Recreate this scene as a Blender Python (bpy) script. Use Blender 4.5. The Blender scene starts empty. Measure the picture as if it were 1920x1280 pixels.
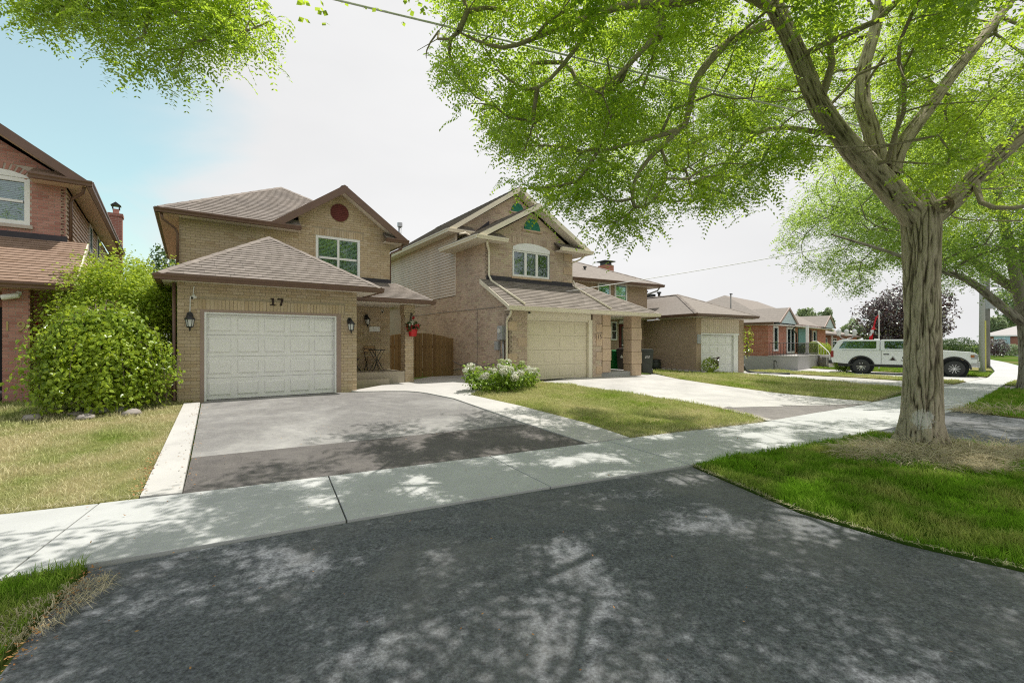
import bpy, bmesh, math, random
import numpy as np
from mathutils import Vector, Matrix, noise as mnoise

random.seed(7)
rng = np.random.default_rng(11)
S = bpy.context.scene
COL = S.collection

# ------------------------------------------------------------------ camera, sky, sun, exposure
CAMH = 1.75
FPX = 863.0
cam = bpy.data.cameras.new('camera')
cam.sensor_width = 36.0
cam.lens = FPX / 1920.0 * 36.0
cam.shift_y = 3.0 / 1920.0
cam.clip_start = 0.05
cam.clip_end = 2000.0
camo = bpy.data.objects.new('camera', cam)
camo.location = (0, 0, CAMH)
camo.rotation_euler = (math.radians(90), 0, 0)
COL.objects.link(camo)
S.camera = camo

SUN_EL = 66.0
SUN_DIR = Vector((0.765 * math.cos(math.radians(SUN_EL)), 0.644 * math.cos(math.radians(SUN_EL)), math.sin(math.radians(SUN_EL)))).normalized()
sun = bpy.data.lights.new('sun', 'SUN')
sun.energy = 3.8
sun.angle = math.radians(0.5)
sun.color = (1.0, 0.95, 0.87)
suno = bpy.data.objects.new('sun', sun)
suno.rotation_euler = SUN_DIR.to_track_quat('Z', 'Y').to_euler()
suno.location = (20, 20, 40)
COL.objects.link(suno)

W = bpy.data.worlds.new('World')
S.world = W
W.use_nodes = True
nt = W.node_tree
nt.nodes.clear()
wo = nt.nodes.new('ShaderNodeOutputWorld')
bg = nt.nodes.new('ShaderNodeBackground')
bg.inputs['Strength'].default_value = 0.1
sky = nt.nodes.new('ShaderNodeTexSky')
sky.sky_type = 'NISHITA'
sky.sun_disc = False
sky.sun_elevation = math.radians(SUN_EL)
sky.sun_rotation = math.atan2(SUN_DIR.x, SUN_DIR.y)
sky.air_density = 1.0
sky.dust_density = 1.5
tc = nt.nodes.new('ShaderNodeTexCoord')
def wn(t, **k):
    n = nt.nodes.new(t)
    for a, b in k.items(): setattr(n, a, b)
    return n
# broad blue opening in the overcast towards the left; thin bright cloud everywhere else
dot = wn('ShaderNodeVectorMath', operation='DOT_PRODUCT')
bd = Vector((-1.0, 0.12, 0.32)).normalized()
dot.inputs[1].default_value = bd
nt.links.new(tc.outputs['Generated'], dot.inputs[0])
mp = wn('ShaderNodeMapping')
mp.inputs['Scale'].default_value = (1.0, 1.0, 2.6)
mp.inputs['Rotation'].default_value = (0.0, 0.5, 0.0)
nt.links.new(tc.outputs['Generated'], mp.inputs[0])
n1 = wn('ShaderNodeTexNoise')
n1.inputs['Scale'].default_value = 2.1
n1.inputs['Detail'].default_value = 9
n1.inputs['Roughness'].default_value = 0.5
n1.inputs['Distortion'].default_value = 0.5
nt.links.new(mp.outputs[0], n1.inputs['Vector'])
ma = wn('ShaderNodeMath', operation='MULTIPLY_ADD')
ma.inputs[1].default_value = -0.44
nt.links.new(n1.outputs[0], ma.inputs[0])
nt.links.new(dot.outputs['Value'], ma.inputs[2])
mr = wn('ShaderNodeMapRange')
mr.interpolation_type = 'SMOOTHSTEP'
mr.inputs['From Min'].default_value = 0.42
mr.inputs['From Max'].default_value = 0.58
mr.inputs['To Max'].default_value = 0.76
nt.links.new(ma.outputs[0], mr.inputs['Value'])
cr = wn('ShaderNodeValToRGB')
cr.color_ramp.elements[0].position = 0.30
cr.color_ramp.elements[0].color = (5.55, 5.57, 5.62, 1)
cr.color_ramp.elements[1].position = 0.75
cr.color_ramp.elements[1].color = (6.55, 6.55, 6.55, 1)
n2 = wn('ShaderNodeTexNoise')
n2.inputs['Scale'].default_value = 1.3
n2.inputs['Detail'].default_value = 5
nt.links.new(mp.outputs[0], n2.inputs['Vector'])
nt.links.new(n2.outputs[0], cr.inputs[0])
tint = wn('ShaderNodeMixRGB', blend_type='MULTIPLY')
tint.inputs[0].default_value = 1.0
tint.inputs[2].default_value = (1.55, 1.85, 1.35, 1)
nt.links.new(sky.outputs[0], tint.inputs[1])
mx = wn('ShaderNodeMixRGB')
nt.links.new(mr.outputs[0], mx.inputs[0])
nt.links.new(cr.outputs[0], mx.inputs[1])
nt.links.new(tint.outputs[0], mx.inputs[2])
nt.links.new(mx.outputs[0], bg.inputs['Color'])
nt.links.new(bg.outputs[0], wo.inputs[0])

S.view_settings.view_transform = 'Standard'
S.view_settings.look = 'None'
S.view_settings.exposure = 0.52
S.view_settings.gamma = 1.0
S.view_settings.use_curve_mapping = False
S.render.engine = 'CYCLES'
S.cycles.max_bounces = 8
S.cycles.diffuse_bounces = 3
S.cycles.transparent_max_bounces = 12
S.cycles.use_denoising = False
S.cycles.filter_width = 1.15
S.cycles.sample_clamp_indirect = 2.0
S.cycles.use_adaptive_sampling = False
W.cycles.sampling_method = 'MANUAL'
W.cycles.sample_map_resolution = 512

# ------------------------------------------------------------------ terrain
FE = np.array([(-40, -12), (-14, 0.9), (-5.2, 4.68), (-3.81, 5.3), (-.49, 7.02), (2.15, 8.44), (5.71, 10.27), (9.5, 12.75),
               (13.2, 15.5), (15.6, 17.2), (24.1, 23.3), (30, 28.6), (36, 34.6), (44, 43), (70, 74)], float)
def sdist(x, y):
    """signed distance from the house-side edge of the sidewalk, + towards the houses"""
    x = np.asarray(x, float); y = np.asarray(y, float)
    best = np.full(x.shape, 1e9); sg = np.ones(x.shape)
    for a, b in zip(FE[:-1], FE[1:]):
        d = b - a
        k = np.clip(((x - a[0]) * d[0] + (y - a[1]) * d[1]) / (d @ d), 0, 1)
        e = np.hypot(x - a[0] - k * d[0], y - a[1] - k * d[1])
        s = np.where(d[0] * (y - a[1]) - d[1] * (x - a[0]) > 0, 1.0, -1.0)
        m = e < best - 1e-9
        best = np.where(m, e, best); sg = np.where(m, s, sg)
    return best * sg
def terr(x, y):
    A = np.interp(x, [2, 6, 10, 16], [.40, .34, .2, 0.])
    return A * np.clip(sdist(x, y) / 6.2, 0, 1)
def tz(x, y): return float(terr(np.array([x]), np.array([y]))[0])
def proj(p):
    return (960 + FPX * p[0] / p[1], 643 - FPX * (p[2] - CAMH) / p[1])
def unpx(px, py, depth):
    return Vector(((px - 960) / FPX * depth, depth, CAMH + (643 - py) / FPX * depth))
def inpoly(x, y, poly):
    x = np.asarray(x, float); y = np.asarray(y, float)
    r = np.zeros(x.shape, bool); n = len(poly); j = n - 1
    for i in range(n):
        xi, yi = poly[i]; xj, yj = poly[j]
        if yi != yj:
            c = ((yi > y) != (yj > y)) & (x < (xj - xi) * (y - yi) / (yj - yi) + xi)
            r ^= c
        j = i
    return r

# ------------------------------------------------------------------ mesh helpers
class MB:
    def __init__(s): s.v = []; s.f = []; s.mi = []; s.cm = 0
    def add(s, vs, fs):
        n = len(s.v)
        s.v += [tuple(v) for v in vs]
        s.f += [tuple(i + n for i in f) for f in fs]
        s.mi += [s.cm] * len(fs)
        return s
    def box(s, x0, x1, y0, y1, z0, z1):
        return s.add([(x0, y0, z0), (x1, y0, z0), (x1, y1, z0), (x0, y1, z0), (x0, y0, z1), (x1, y0, z1), (x1, y1, z1), (x0, y1, z1)],
                     [(0, 3, 2, 1), (4, 5, 6, 7), (0, 1, 5, 4), (1, 2, 6, 5), (2, 3, 7, 6), (3, 0, 4, 7)])
    def obox(s, c, ax, ay, az):
        """box centred at c with half-axis vectors"""
        c = Vector(c); ax = Vector(ax); ay = Vector(ay); az = Vector(az)
        P = [c + ax * i + ay * j + az * k for k in (-1, 1) for i, j in ((-1, -1), (1, -1), (1, 1), (-1, 1))]
        return s.add(P, [(0, 3, 2, 1), (4, 5, 6, 7), (0, 1, 5, 4), (1, 2, 6, 5), (2, 3, 7, 6), (3, 0, 4, 7)])
    def prism(s, pts, vec):
        n = len(pts); vec = Vector(vec)
        P = [Vector(p) for p in pts]
        Q = [p + vec for p in P]
        fs = [tuple(range(n))[::-1], tuple(range(n, 2 * n))]
        for i in range(n): fs.append((i, (i + 1) % n, n + (i + 1) % n, n + i))
        return s.add(P + Q, fs)
    def face(s, pts): return s.add(pts, [tuple(range(len(pts)))])
    def tube(s, pts, r, n=8, cap=True, flat=1.0):
        pts = [Vector(p) for p in pts]; m = len(pts)
        rs = r if hasattr(r, '__len__') else [r] * m
        vs = []; fs = []; up = None
        for i, p in enumerate(pts):
            d = (pts[min(i + 1, m - 1)] - pts[max(i - 1, 0)]).normalized()
            if up is None:
                a = Vector((0, 0, 1)) if abs(d.z) < .9 else Vector((1, 0, 0))
                up = (a - d * a.dot(d)).normalized()
            else:
                up = (up - d * up.dot(d)).normalized()
            w = d.cross(up)
            for k in range(n):
                t = 2 * math.pi * k / n
                vs.append(p + (up * math.cos(t) + w * math.sin(t) * flat) * rs[i])
        for i in range(m - 1):
            for k in range(n):
                a = i * n + k; b = i * n + (k + 1) % n
                fs.append((a, b, b + n, a + n))
        if cap:
            fs.append(tuple(range(n))[::-1]); fs.append(tuple(range((m - 1) * n, m * n)))
        return s.add(vs, fs)
    def lathe(s, prof, n=16, c=(0, 0, 0), axis='z', ex=1.0, cap=True):
        vs = []; fs = []; m = len(prof)
        for r, h in prof:
            for k in range(n):
                t = 2 * math.pi * k / n
                a, b = r * math.cos(t), r * math.sin(t) * ex
                if axis == 'z': q = (a, b, h)
                elif axis == 'y': q = (a, h, b)
                else: q = (h, a, b)
                vs.append((q[0] + c[0], q[1] + c[1], q[2] + c[2]))
        for i in range(m - 1):
            for k in range(n):
                a = i * n + k; b = i * n + (k + 1) % n
                fs.append((a, b, b + n, a + n))
        if cap: fs.append(tuple(range(n))[::-1]); fs.append(tuple(range((m - 1) * n, m * n)))
        return s.add(vs, fs)
    def blob(s, c, r, nu=8, nv=6, jit=0.0):
        r = r if hasattr(r, '__len__') else (r, r, r)
        prof = [(math.sin(math.pi * (i + .02) / (nv + .04)), -math.cos(math.pi * (i + .02) / (nv + .04))) for i in range(nv + 1)]
        vs = []; fs = []
        for rr, h in prof:
            for k in range(nu):
                t = 2 * math.pi * k / nu
                j = 1 + random.uniform(-jit, jit)
                vs.append((c[0] + rr * math.cos(t) * r[0] * j, c[1] + rr * math.sin(t) * r[1] * j, c[2] + h * r[2] * j))
        for i in range(nv):
            for k in range(nu):
                a = i * nu + k; b = i * nu + (k + 1) % nu
                fs.append((a, b, b + nu, a + nu))
        fs.append(tuple(range(nu))[::-1]); fs.append(tuple(range(nv * nu, nv * nu + nu)))
        return s.add(vs, fs)
    def build(s, name, mat, parent=None, smooth=False, fix=True, bevel=0.0, loc=None):
        me = bpy.data.meshes.new(name)
        me.from_pydata(s.v, [], s.f)
        for m in (mat if isinstance(mat, (list, tuple)) else [mat]): me.materials.append(m)
        if any(s.mi): me.polygons.foreach_set('material_index', s.mi)
        if fix or bevel:
            bm = bmesh.new(); bm.from_mesh(me)
            if fix: bmesh.ops.recalc_face_normals(bm, faces=bm.faces)
            if bevel:
                bmesh.ops.bevel(bm, geom=[e for e in bm.edges if len(e.link_faces) == 2 and e.calc_face_angle() > .5], offset=bevel, segments=2, affect='EDGES', profile=.6)
            bm.to_mesh(me); bm.free()
        if smooth: me.polygons.foreach_set('use_smooth', [True] * len(me.polygons))
        o = bpy.data.objects.new(name, me); COL.objects.link(o)
        if parent: o.parent = parent
        if loc is not None: o.location = loc
        return o
def raw_mesh(name, V, Fs, mat, parent=None, smooth=False):
    """V (n,3) array, Fs (m,k) array of equal-size faces"""
    me = bpy.data.meshes.new(name)
    V = np.asarray(V, np.float32); Fs = np.asarray(Fs, np.int32)
    m, k = Fs.shape
    me.vertices.add(len(V)); me.vertices.foreach_set('co', V.ravel())
    me.loops.add(m * k); me.loops.foreach_set('vertex_index', Fs.ravel())
    me.polygons.add(m); me.polygons.foreach_set('loop_start', np.arange(0, m * k, k, dtype=np.int32))
    me.polygons.foreach_set('loop_total', np.full(m, k, np.int32))
    if smooth: me.polygons.foreach_set('use_smooth', np.ones(m, bool))
    me.update(calc_edges=True)
    for q in (mat if isinstance(mat, (list, tuple)) else [mat]): me.materials.append(q)
    o = bpy.data.objects.new(name, me); COL.objects.link(o)
    if parent: o.parent = parent
    return o
def tag(o, label=None, cat=None, group=None, kind=None):
    if label: o['label'] = label
    if cat: o['category'] = cat
    if group: o['group'] = group
    if kind: o['kind'] = kind
    return o
def thing(name, label, cat, loc=(0, 0, 0), rz=0.0, group=None):
    o = bpy.data.objects.new(name, None); COL.objects.link(o)
    o.location = loc; o.rotation_euler = (0, 0, rz)
    o.empty_display_size = .2
    return tag(o, label, cat, group)
def copy_tree(o, parent=None):
    c = o.copy(); COL.objects.link(c)
    if parent: c.parent = parent
    for ch in list(o.children): copy_tree(ch, c)
    return c
def wmat(o):
    """world matrix of an unevaluated empty without parents"""
    return Matrix.LocRotScale(o.location, o.rotation_euler, o.scale)

# ------------------------------------------------------------------ materials
def newmat(name):
    m = bpy.data.materials.new(name); m.use_nodes = True
    t = m.node_tree; t.nodes.clear()
    out = t.nodes.new('ShaderNodeOutputMaterial')
    return m, t, out
def N(t, ty, **k):
    n = t.nodes.new(ty)
    for a, b in k.items(): setattr(n, a, b)
    return n
def coords(t, scale=(1, 1, 1), kind='Object'):
    c = N(t, 'ShaderNodeTexCoord'); m = N(t, 'ShaderNodeMapping')
    m.inputs['Scale'].default_value = scale
    t.links.new(c.outputs[kind], m.inputs[0])
    return m.outputs[0]
def noise_node(t, vec, scale, detail=5, rough=.55, dist=0):
    n = N(t, 'ShaderNodeTexNoise')
    n.inputs['Scale'].default_value = scale; n.inputs['Detail'].default_value = detail
    n.inputs['Roughness'].default_value = rough; n.inputs['Distortion'].default_value = dist
    if vec is not None: t.links.new(vec, n.inputs['Vector'])
    return n.outputs[0]
def ramp(t, fac, stops):
    r = N(t, 'ShaderNodeValToRGB'); e = r.color_ramp.elements
    while len(e) < len(stops): e.new(.5)
    for i, (p, c) in enumerate(stops):
        e[i].position = p; e[i].color = tuple(c) + (1,) if len(c) == 3 else c
    t.links.new(fac, r.inputs[0])
    return r.outputs[0]
def mixc(t, fac, a, b, mode='MIX'):
    m = N(t, 'ShaderNodeMixRGB', blend_type=mode)
    for i, q in ((0, fac), (1, a), (2, b)):
        if hasattr(q, 'links') or hasattr(q, 'is_linked'): t.links.new(q, m.inputs[i])
        elif i == 0: m.inputs[0].default_value = q
        else: m.inputs[i].default_value = tuple(q) + (1,) if len(q) == 3 else q
    return m.outputs[0]
def island(t):
    g = N(t, 'ShaderNodeNewGeometry'); o = N(t, 'ShaderNodeObjectInfo')
    a = N(t, 'ShaderNodeMath', operation='ADD'); f = N(t, 'ShaderNodeMath', operation='FRACT')
    t.links.new(g.outputs['Random Per Island'], a.inputs[0]); t.links.new(o.outputs['Random'], a.inputs[1])
    t.links.new(a.outputs[0], f.inputs[0])
    return f.outputs[0]
def bump(t, h, strength=.3, dist=.01):
    b = N(t, 'ShaderNodeBump'); b.inputs['Strength'].default_value = strength; b.inputs['Distance'].default_value = dist
    t.links.new(h, b.inputs['Height'])
    return b.outputs[0]
def finish(t, out, col, rough=.8, nrm=None, spec=.3, metal=0.0, coat=0.0):
    p = N(t, 'ShaderNodeBsdfPrincipled')
    if hasattr(col, 'links'): t.links.new(col, p.inputs['Base Color'])
    else: p.inputs['Base Color'].default_value = tuple(col) + (1,)
    if hasattr(rough, 'links'): t.links.new(rough, p.inputs['Roughness'])
    else: p.inputs['Roughness'].default_value = rough
    p.inputs['Specular IOR Level'].default_value = spec
    p.inputs['Metallic'].default_value = metal
    p.inputs['Coat Weight'].default_value = coat
    if nrm is not None: t.links.new(nrm, p.inputs['Normal'])
    t.links.new(p.outputs[0], out.inputs[0])
    return p
def simple(name, col, rough=.6, var=.12, scale=6.0, bmp=.0, bscale=60, spec=.3, metal=0.0, coat=0.0, dirt=0.0):
    """a paint-like surface with uneven tone, faint relief and optional grime"""
    m, t, out = newmat(name)
    v = coords(t)
    n = noise_node(t, v, scale, 6, .6)
    a = tuple(c * (1 - var) for c in col); b = tuple(min(1, c * (1 + var)) for c in col)
    c = ramp(t, n, [(.3, a), (.7, b)])
    if dirt:
        d = noise_node(t, v, scale * 2.7, 8, .7)
        k = ramp(t, d, [(.52, (0, 0, 0)), (.75, (dirt, dirt, dirt))])
        c = mixc(t, k, c, tuple(q * .45 for q in col))
    nr = None
    if bmp: nr = bump(t, noise_node(t, v, bscale, 4, .6), bmp, .004)
    finish(t, out, c, rough, nr, spec, metal, coat)
    return m
def pieces_mat(name, cols, rough=.85, bscale=45, bmp=.5, fine=.25, spec=.2):
    """bricks, shingles, boards: every piece its own tone, plus grain"""
    m, t, out = newmat(name)
    v = coords(t)
    r = island(t)
    n = len(cols)
    c = ramp(t, r, [((i + .0) / max(1, n - 1), q) for i, q in enumerate(cols)])
    g = noise_node(t, v, bscale, 6, .65)
    k = ramp(t, g, [(.25, (1 - fine,) * 3), (.75, (1 + fine * .6,) * 3)])
    c = mixc(t, 1.0, c, k, 'MULTIPLY')
    big = noise_node(t, v, .9, 4, .6)
    kb = ramp(t, big, [(.25, (.78, .78, .79)), (.75, (1.13, 1.11, 1.08))])
    c = mixc(t, 1.0, c, kb, 'MULTIPLY')
    finish(t, out, c, rough, bump(t, g, bmp, .004), spec)
    return m
def brickwall_mat(name, c1, c2, mortar, bw=.24, bh=.08):
    """far brick walls whose single bricks the photograph no longer shows"""
    m, t, out = newmat(name)
    tcn = N(t, 'ShaderNodeTexCoord'); sep = N(t, 'ShaderNodeSeparateXYZ'); add = N(t, 'ShaderNodeMath', operation='ADD')
    t.links.new(tcn.outputs['Object'], sep.inputs[0])
    t.links.new(sep.outputs[0], add.inputs[0]); t.links.new(sep.outputs[1], add.inputs[1])
    cb = N(t, 'ShaderNodeCombineXYZ'); t.links.new(add.outputs[0], cb.inputs[0]); t.links.new(sep.outputs[2], cb.inputs[1])
    b = N(t, 'ShaderNodeTexBrick')
    b.inputs['Scale'].default_value = 1.0
    b.inputs['Brick Width'].default_value = bw; b.inputs['Row Height'].default_value = bh
    b.inputs['Mortar Size'].default_value = .006; b.inputs['Mortar Smooth'].default_value = .2
    b.inputs['Color1'].default_value = tuple(c1) + (1,); b.inputs['Color2'].default_value = tuple(c2) + (1,); b.inputs['Mortar'].default_value = tuple(mortar) + (1,)
    t.links.new(cb.outputs[0], b.inputs['Vector'])
    g = noise_node(t, tcn.outputs['Object'], 12, 6, .65)
    k = ramp(t, g, [(.3, (.8, .8, .8)), (.7, (1.12, 1.1, 1.08))])
    c = mixc(t, 1.0, b.outputs[0], k, 'MULTIPLY')
    inv = N(t, 'ShaderNodeMath', operation='SUBTRACT'); inv.inputs[0].default_value = 1; t.links.new(b.outputs['Fac'], inv.inputs[1])
    finish(t, out, c, .88, bump(t, inv.outputs[0], .6, .008), .2)
    return m
def farroof_mat(name, c1, c2):
    m, t, out = newmat(name)
    v = coords(t, (3.2, 3.2, 7))
    n = noise_node(t, v, 2.2, 8, .75)
    c = ramp(t, n, [(.3, c1), (.7, c2)])
    w = N(t, 'ShaderNodeTexWave', wave_type='BANDS', bands_direction='Z', wave_profile='SAW')
    w.inputs['Scale'].default_value = 2.3; w.inputs['Distortion'].default_value = .3
    t.links.new(coords(t), w.inputs['Vector'])
    k = ramp(t, w.outputs[0], [(.0, (.82, .82, .82)), (.25, (1, 1, 1)), (1, (1.06, 1.05, 1.04))])
    finish(t, out, mixc(t, 1.0, c, k, 'MULTIPLY'), .92, bump(t, n, .5, .01), .15)
    return m
def leaf_mat(name, dark, light, trans, tw=.5, vary=1.4, gloss=.12, rough=.5):
    m, t, out = newmat(name)
    r = island(t)
    v = coords(t)
    c = ramp(t, r, [(0, dark), (1, light)])
    big = noise_node(t, v, vary, 3, .5)
    k = ramp(t, big, [(.3, (.8, .84, .8)), (.7, (1.15, 1.1, 1.0))])
    c = mixc(t, 1.0, c, k, 'MULTIPLY')
    tr = mixc(t, 1.0, ramp(t, r, [(0, tuple(q * .5 for q in trans)), (1, trans)]), k, 'MULTIPLY')
    d = N(t, 'ShaderNodeBsdfDiffuse'); tl = N(t, 'ShaderNodeBsdfTranslucent'); g = N(t, 'ShaderNodeBsdfGlossy')
    g.inputs['Roughness'].default_value = rough; g.inputs['Color'].default_value = (.9, .95, .9, 1)
    t.links.new(c, d.inputs[0]); t.links.new(tr, tl.inputs[0])
    m1 = N(t, 'ShaderNodeMixShader'); m1.inputs[0].default_value = tw
    t.links.new(d.outputs[0], m1.inputs[1]); t.links.new(tl.outputs[0], m1.inputs[2])
    fr = N(t, 'ShaderNodeFresnel'); fr.inputs[0].default_value = 1.45
    ml = N(t, 'ShaderNodeMath', operation='MULTIPLY'); ml.inputs[1].default_value = gloss * 6
    t.links.new(fr.outputs[0], ml.inputs[0])
    m2 = N(t, 'ShaderNodeMixShader')
    t.links.new(ml.outputs[0], m2.inputs[0]); t.links.new(m1.outputs[0], m2.inputs[1]); t.links.new(g.outputs[0], m2.inputs[2])
    t.links.new(m2.outputs[0], out.inputs[0])
    return m
def grass_mat(name, green1, green2, dry1, dry2, dry_amount, scale=.8):
    m, t, out = newmat(name)
    r = island(t); v = coords(t)
    g = ramp(t, r, [(0, green1), (1, green2)]); d = ramp(t, r, [(0, dry1), (1, dry2)])
    n = noise_node(t, v, scale, 6, .62)
    a = .72 - dry_amount * .5
    k = ramp(t, n, [(max(0, a - .13), (0, 0, 0)), (min(1, a + .13), (1, 1, 1))])
    c = mixc(t, k, g, d)
    df = N(t, 'ShaderNodeBsdfDiffuse'); tl = N(t, 'ShaderNodeBsdfTranslucent'); mm = N(t, 'ShaderNodeMixShader')
    mm.inputs[0].default_value = .35
    t.links.new(c, df.inputs[0]); t.links.new(c, tl.inputs[0])
    t.links.new(df.outputs[0], mm.inputs[1]); t.links.new(tl.outputs[0], mm.inputs[2]); t.links.new(mm.outputs[0], out.inputs[0])
    return m
def glass_mat(name, refl=.35, tint=(.75, .85, .85), rcol=(.9, .95, 1)):
    m, t, out = newmat(name)
    tr = N(t, 'ShaderNodeBsdfTransparent'); tr.inputs[0].default_value = tuple(tint) + (1,)
    g = N(t, 'ShaderNodeBsdfGlossy'); g.inputs['Roughness'].default_value = .02; g.inputs['Color'].default_value = tuple(rcol) + (1,)
    v = coords(t)
    t.links.new(bump(t, noise_node(t, v, 1.6, 2), .04, .05), g.inputs['Normal'])
    mm = N(t, 'ShaderNodeMixShader'); mm.inputs[0].default_value = refl
    t.links.new(tr.outputs[0], mm.inputs[1]); t.links.new(g.outputs[0], mm.inputs[2]); t.links.new(mm.outputs[0], out.inputs[0])
    return m
def asphalt_mat(name, base, stain, amount, speck=.5, fine=140, bmp=.7, big=.55):
    m, t, out = newmat(name)
    v = coords(t)
    a = noise_node(t, v, fine, 3, .7)
    vo = N(t, 'ShaderNodeTexVoronoi'); vo.inputs['Scale'].default_value = fine * .55; t.links.new(v, vo.inputs['Vector'])
    c = ramp(t, a, [(.3, tuple(q * (1 - speck) for q in base)), (.5, base), (.72, tuple(min(1, q * (1 + speck * 1.3)) for q in base))])
    vs = ramp(t, vo.outputs['Color'], [(.0, (.55, .55, .56)), (.35, (1, 1, 1)), (.9, (1.1, 1.1, 1.1)), (1.0, (1.9, 1.85, 1.75))])
    c = mixc(t, .75, c, vs, 'MULTIPLY')
    n = noise_node(t, v, big, 7, .62, .6)
    k = ramp(t, n, [(.46, (0, 0, 0)), (.72, (amount,) * 3)])
    c = mixc(t, k, c, stain)
    n3 = noise_node(t, v, 5, 5, .6)
    c = mixc(t, 1.0, c, ramp(t, n3, [(.3, (.84, .84, .85)), (.7, (1.12, 1.12, 1.1))]), 'MULTIPLY')
    hb = mixc(t, .5, a, vo.outputs['Distance'])
    finish(t, out, c, .82, bump(t, hb, bmp, .006), .3)
    return m
def concrete_mat(name, base, var=.08, stain=.25, bmp=.2):
    m, t, out = newmat(name)
    v = coords(t)
    n = noise_node(t, v, 1.1, 8, .62)
    c = ramp(t, n, [(.3, tuple(q * (1 - var) for q in base)), (.7, tuple(q * (1 + var) for q in base))])
    f = noise_node(t, v, 90, 4, .7)
    c = mixc(t, 1.0, c, ramp(t, f, [(.25, (.88, .88, .88)), (.75, (1.06, 1.06, 1.05))]), 'MULTIPLY')
    s = noise_node(t, v, 3.1, 9, .72, .8)
    c = mixc(t, ramp(t, s, [(.56, (0, 0, 0)), (.8, (stain,) * 3)]), c, tuple(q * .55 for q in base))
    b = noise_node(t, coords(t, (14, 160, 60)), 1.0, 3, .6)
    finish(t, out, c, .85, bump(t, b, bmp, .003), .25)
    return m

M = {}
M['brick17'] = pieces_mat('tan_brick', [(.49, .37, .235), (.56, .44, .295), (.59, .48, .345), (.53, .415, .275), (.57, .455, .32)])
M['mortar17'] = simple('tan_mortar', (.40, .33, .24), .9, .12, 9, .3)
M['brick15'] = pieces_mat('pinkish_buff_brick', [(.57, .435, .35), (.62, .495, .40), (.60, .51, .375), (.58, .45, .355), (.62, .50, .40), (.45, .34, .27), (.61, .49, .385)])
M['mortar15'] = simple('buff_mortar', (.46, .37, .29), .9, .12, 9, .3)
M['brick19'] = pieces_mat('red_brick', [(.44, .20, .165), (.53, .27, .225), (.48, .235, .20), (.56, .31, .26), (.40, .19, .16), (.54, .30, .255)])
M['mortar19'] = simple('pale_mortar', (.50, .44, .39), .9, .12, 9, .3)
M['stone15'] = pieces_mat('buff_stone', [(.56, .42, .30), (.60, .46, .33), (.58, .44, .33)], bscale=14, fine=.2)
M['shingle17'] = pieces_mat('grey_brown_shingle', [(.215, .188, .168), (.27, .238, .213), (.24, .212, .19), (.30, .265, .24)], bscale=120, bmp=.7, fine=.35)
M['shingle15'] = pieces_mat('grey_tan_shingle', [(.195, .172, .15), (.285, .252, .222), (.24, .212, .186), (.325, .29, .255)], bscale=120, bmp=.7, fine=.35)
M['shingle19'] = pieces_mat('brown_shingle', [(.27, .185, .135), (.33, .235, .18), (.30, .21, .16)], bscale=120, bmp=.7, fine=.35)
M['roofdeck'] = simple('dark_roof_felt', (.09, .075, .065), .95, .2, 12)
M['farroof'] = farroof_mat('grey_brown_far_shingles', (.185, .165, .148), (.30, .27, .243))
M['paleroof'] = farroof_mat('pale_far_shingles', (.36, .34, .33), (.46, .44, .43))
M['wall13'] = brickwall_mat('brown_brick_wall', (.42, .31, .225), (.48, .36, .27), (.44, .36, .285))
M['wallred'] = brickwall_mat('red_brick_wall', (.36, .13, .085), (.46, .20, .14), (.50, .41, .35), .26, .09)
M['wall17'] = brickwall_mat('tan_brick_wall', (.38, .28, .17), (.44, .33, .21), (.40, .33, .25))
M['wall15'] = brickwall_mat('buff_brick_wall', (.42, .31, .235), (.46, .36, .27), (.44, .35, .28))
M['wall19'] = brickwall_mat('red_house_brick_wall', (.32, .13, .10), (.39, .18, .14), (.46, .40, .35))
M['brown'] = simple('brown_aluminium', (.155, .088, .062), .42, .12, 4, .0, spec=.5)
M['maroon'] = simple('maroon_paint', (.14, .035, .03), .6, .15, 8)
M['soffit'] = simple('pale_soffit', (.72, .66, .58), .6, .06, 5)
M['soffit_tan'] = simple('tan_soffit', (.62, .48, .38), .6, .06, 5)
M['white'] = simple('white_paint', (.80, .80, .79), .45, .04, 5, spec=.4)
M['door17'] = simple('white_garage_paint', (.83, .82, .80), .48, .05, 2.5, dirt=.12)
M['cream'] = simple('cream_aluminium', (.76, .69, .55), .45, .06, 4, spec=.4, dirt=.08)
M['beige'] = simple('beige_garage_paint', (.70, .62, .47), .5, .05, 2.5, dirt=.1)
M['taupe'] = simple('taupe_trim', (.34, .25, .21), .5, .08, 5)
M['sid15'] = pieces_mat('buff_siding', [(.66, .56, .46), (.70, .59, .49), (.68, .57, .475)], .55, 8, .05, .05, .3)
M['sid19'] = pieces_mat('tan_siding_board', [(.60, .46, .35), (.65, .50, .39), (.62, .48, .37)], .55, 8, .05, .05, .3)
M['black'] = simple('black_metal', (.018, .018, .019), .4, .2, 9, spec=.5)
M['flash'] = simple('dark_flashing', (.045, .04, .05), .5, .2, 5)
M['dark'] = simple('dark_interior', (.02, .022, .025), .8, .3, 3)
M['interior'] = simple('grey_interior', (.10, .10, .10), .8, .3, 2)
M['glass'] = glass_mat('window_glass', .12)
M['skyglass'] = glass_mat('sky_tinted_window_glass', .5, (.1, .2, .25), (.62, .9, 1))  # blue put into the glass colour in place of reflected sky
M['lampglass'] = simple('frosted_lamp_glass', (.62, .62, .60), .2, .05, 9, spec=.6)
M['blind'] = simple('white_blind', (.72, .72, .70), .6, .03, 5)
M['green'] = simple('green_vent_paint', (.03, .20, .13), .5, .15, 8)
M['concrete'] = concrete_mat('light_concrete', (.46, .45, .435), .10, .4)
M['walk'] = concrete_mat('sidewalk_concrete', (.435, .445, .445), .10, .42, .3)
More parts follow.
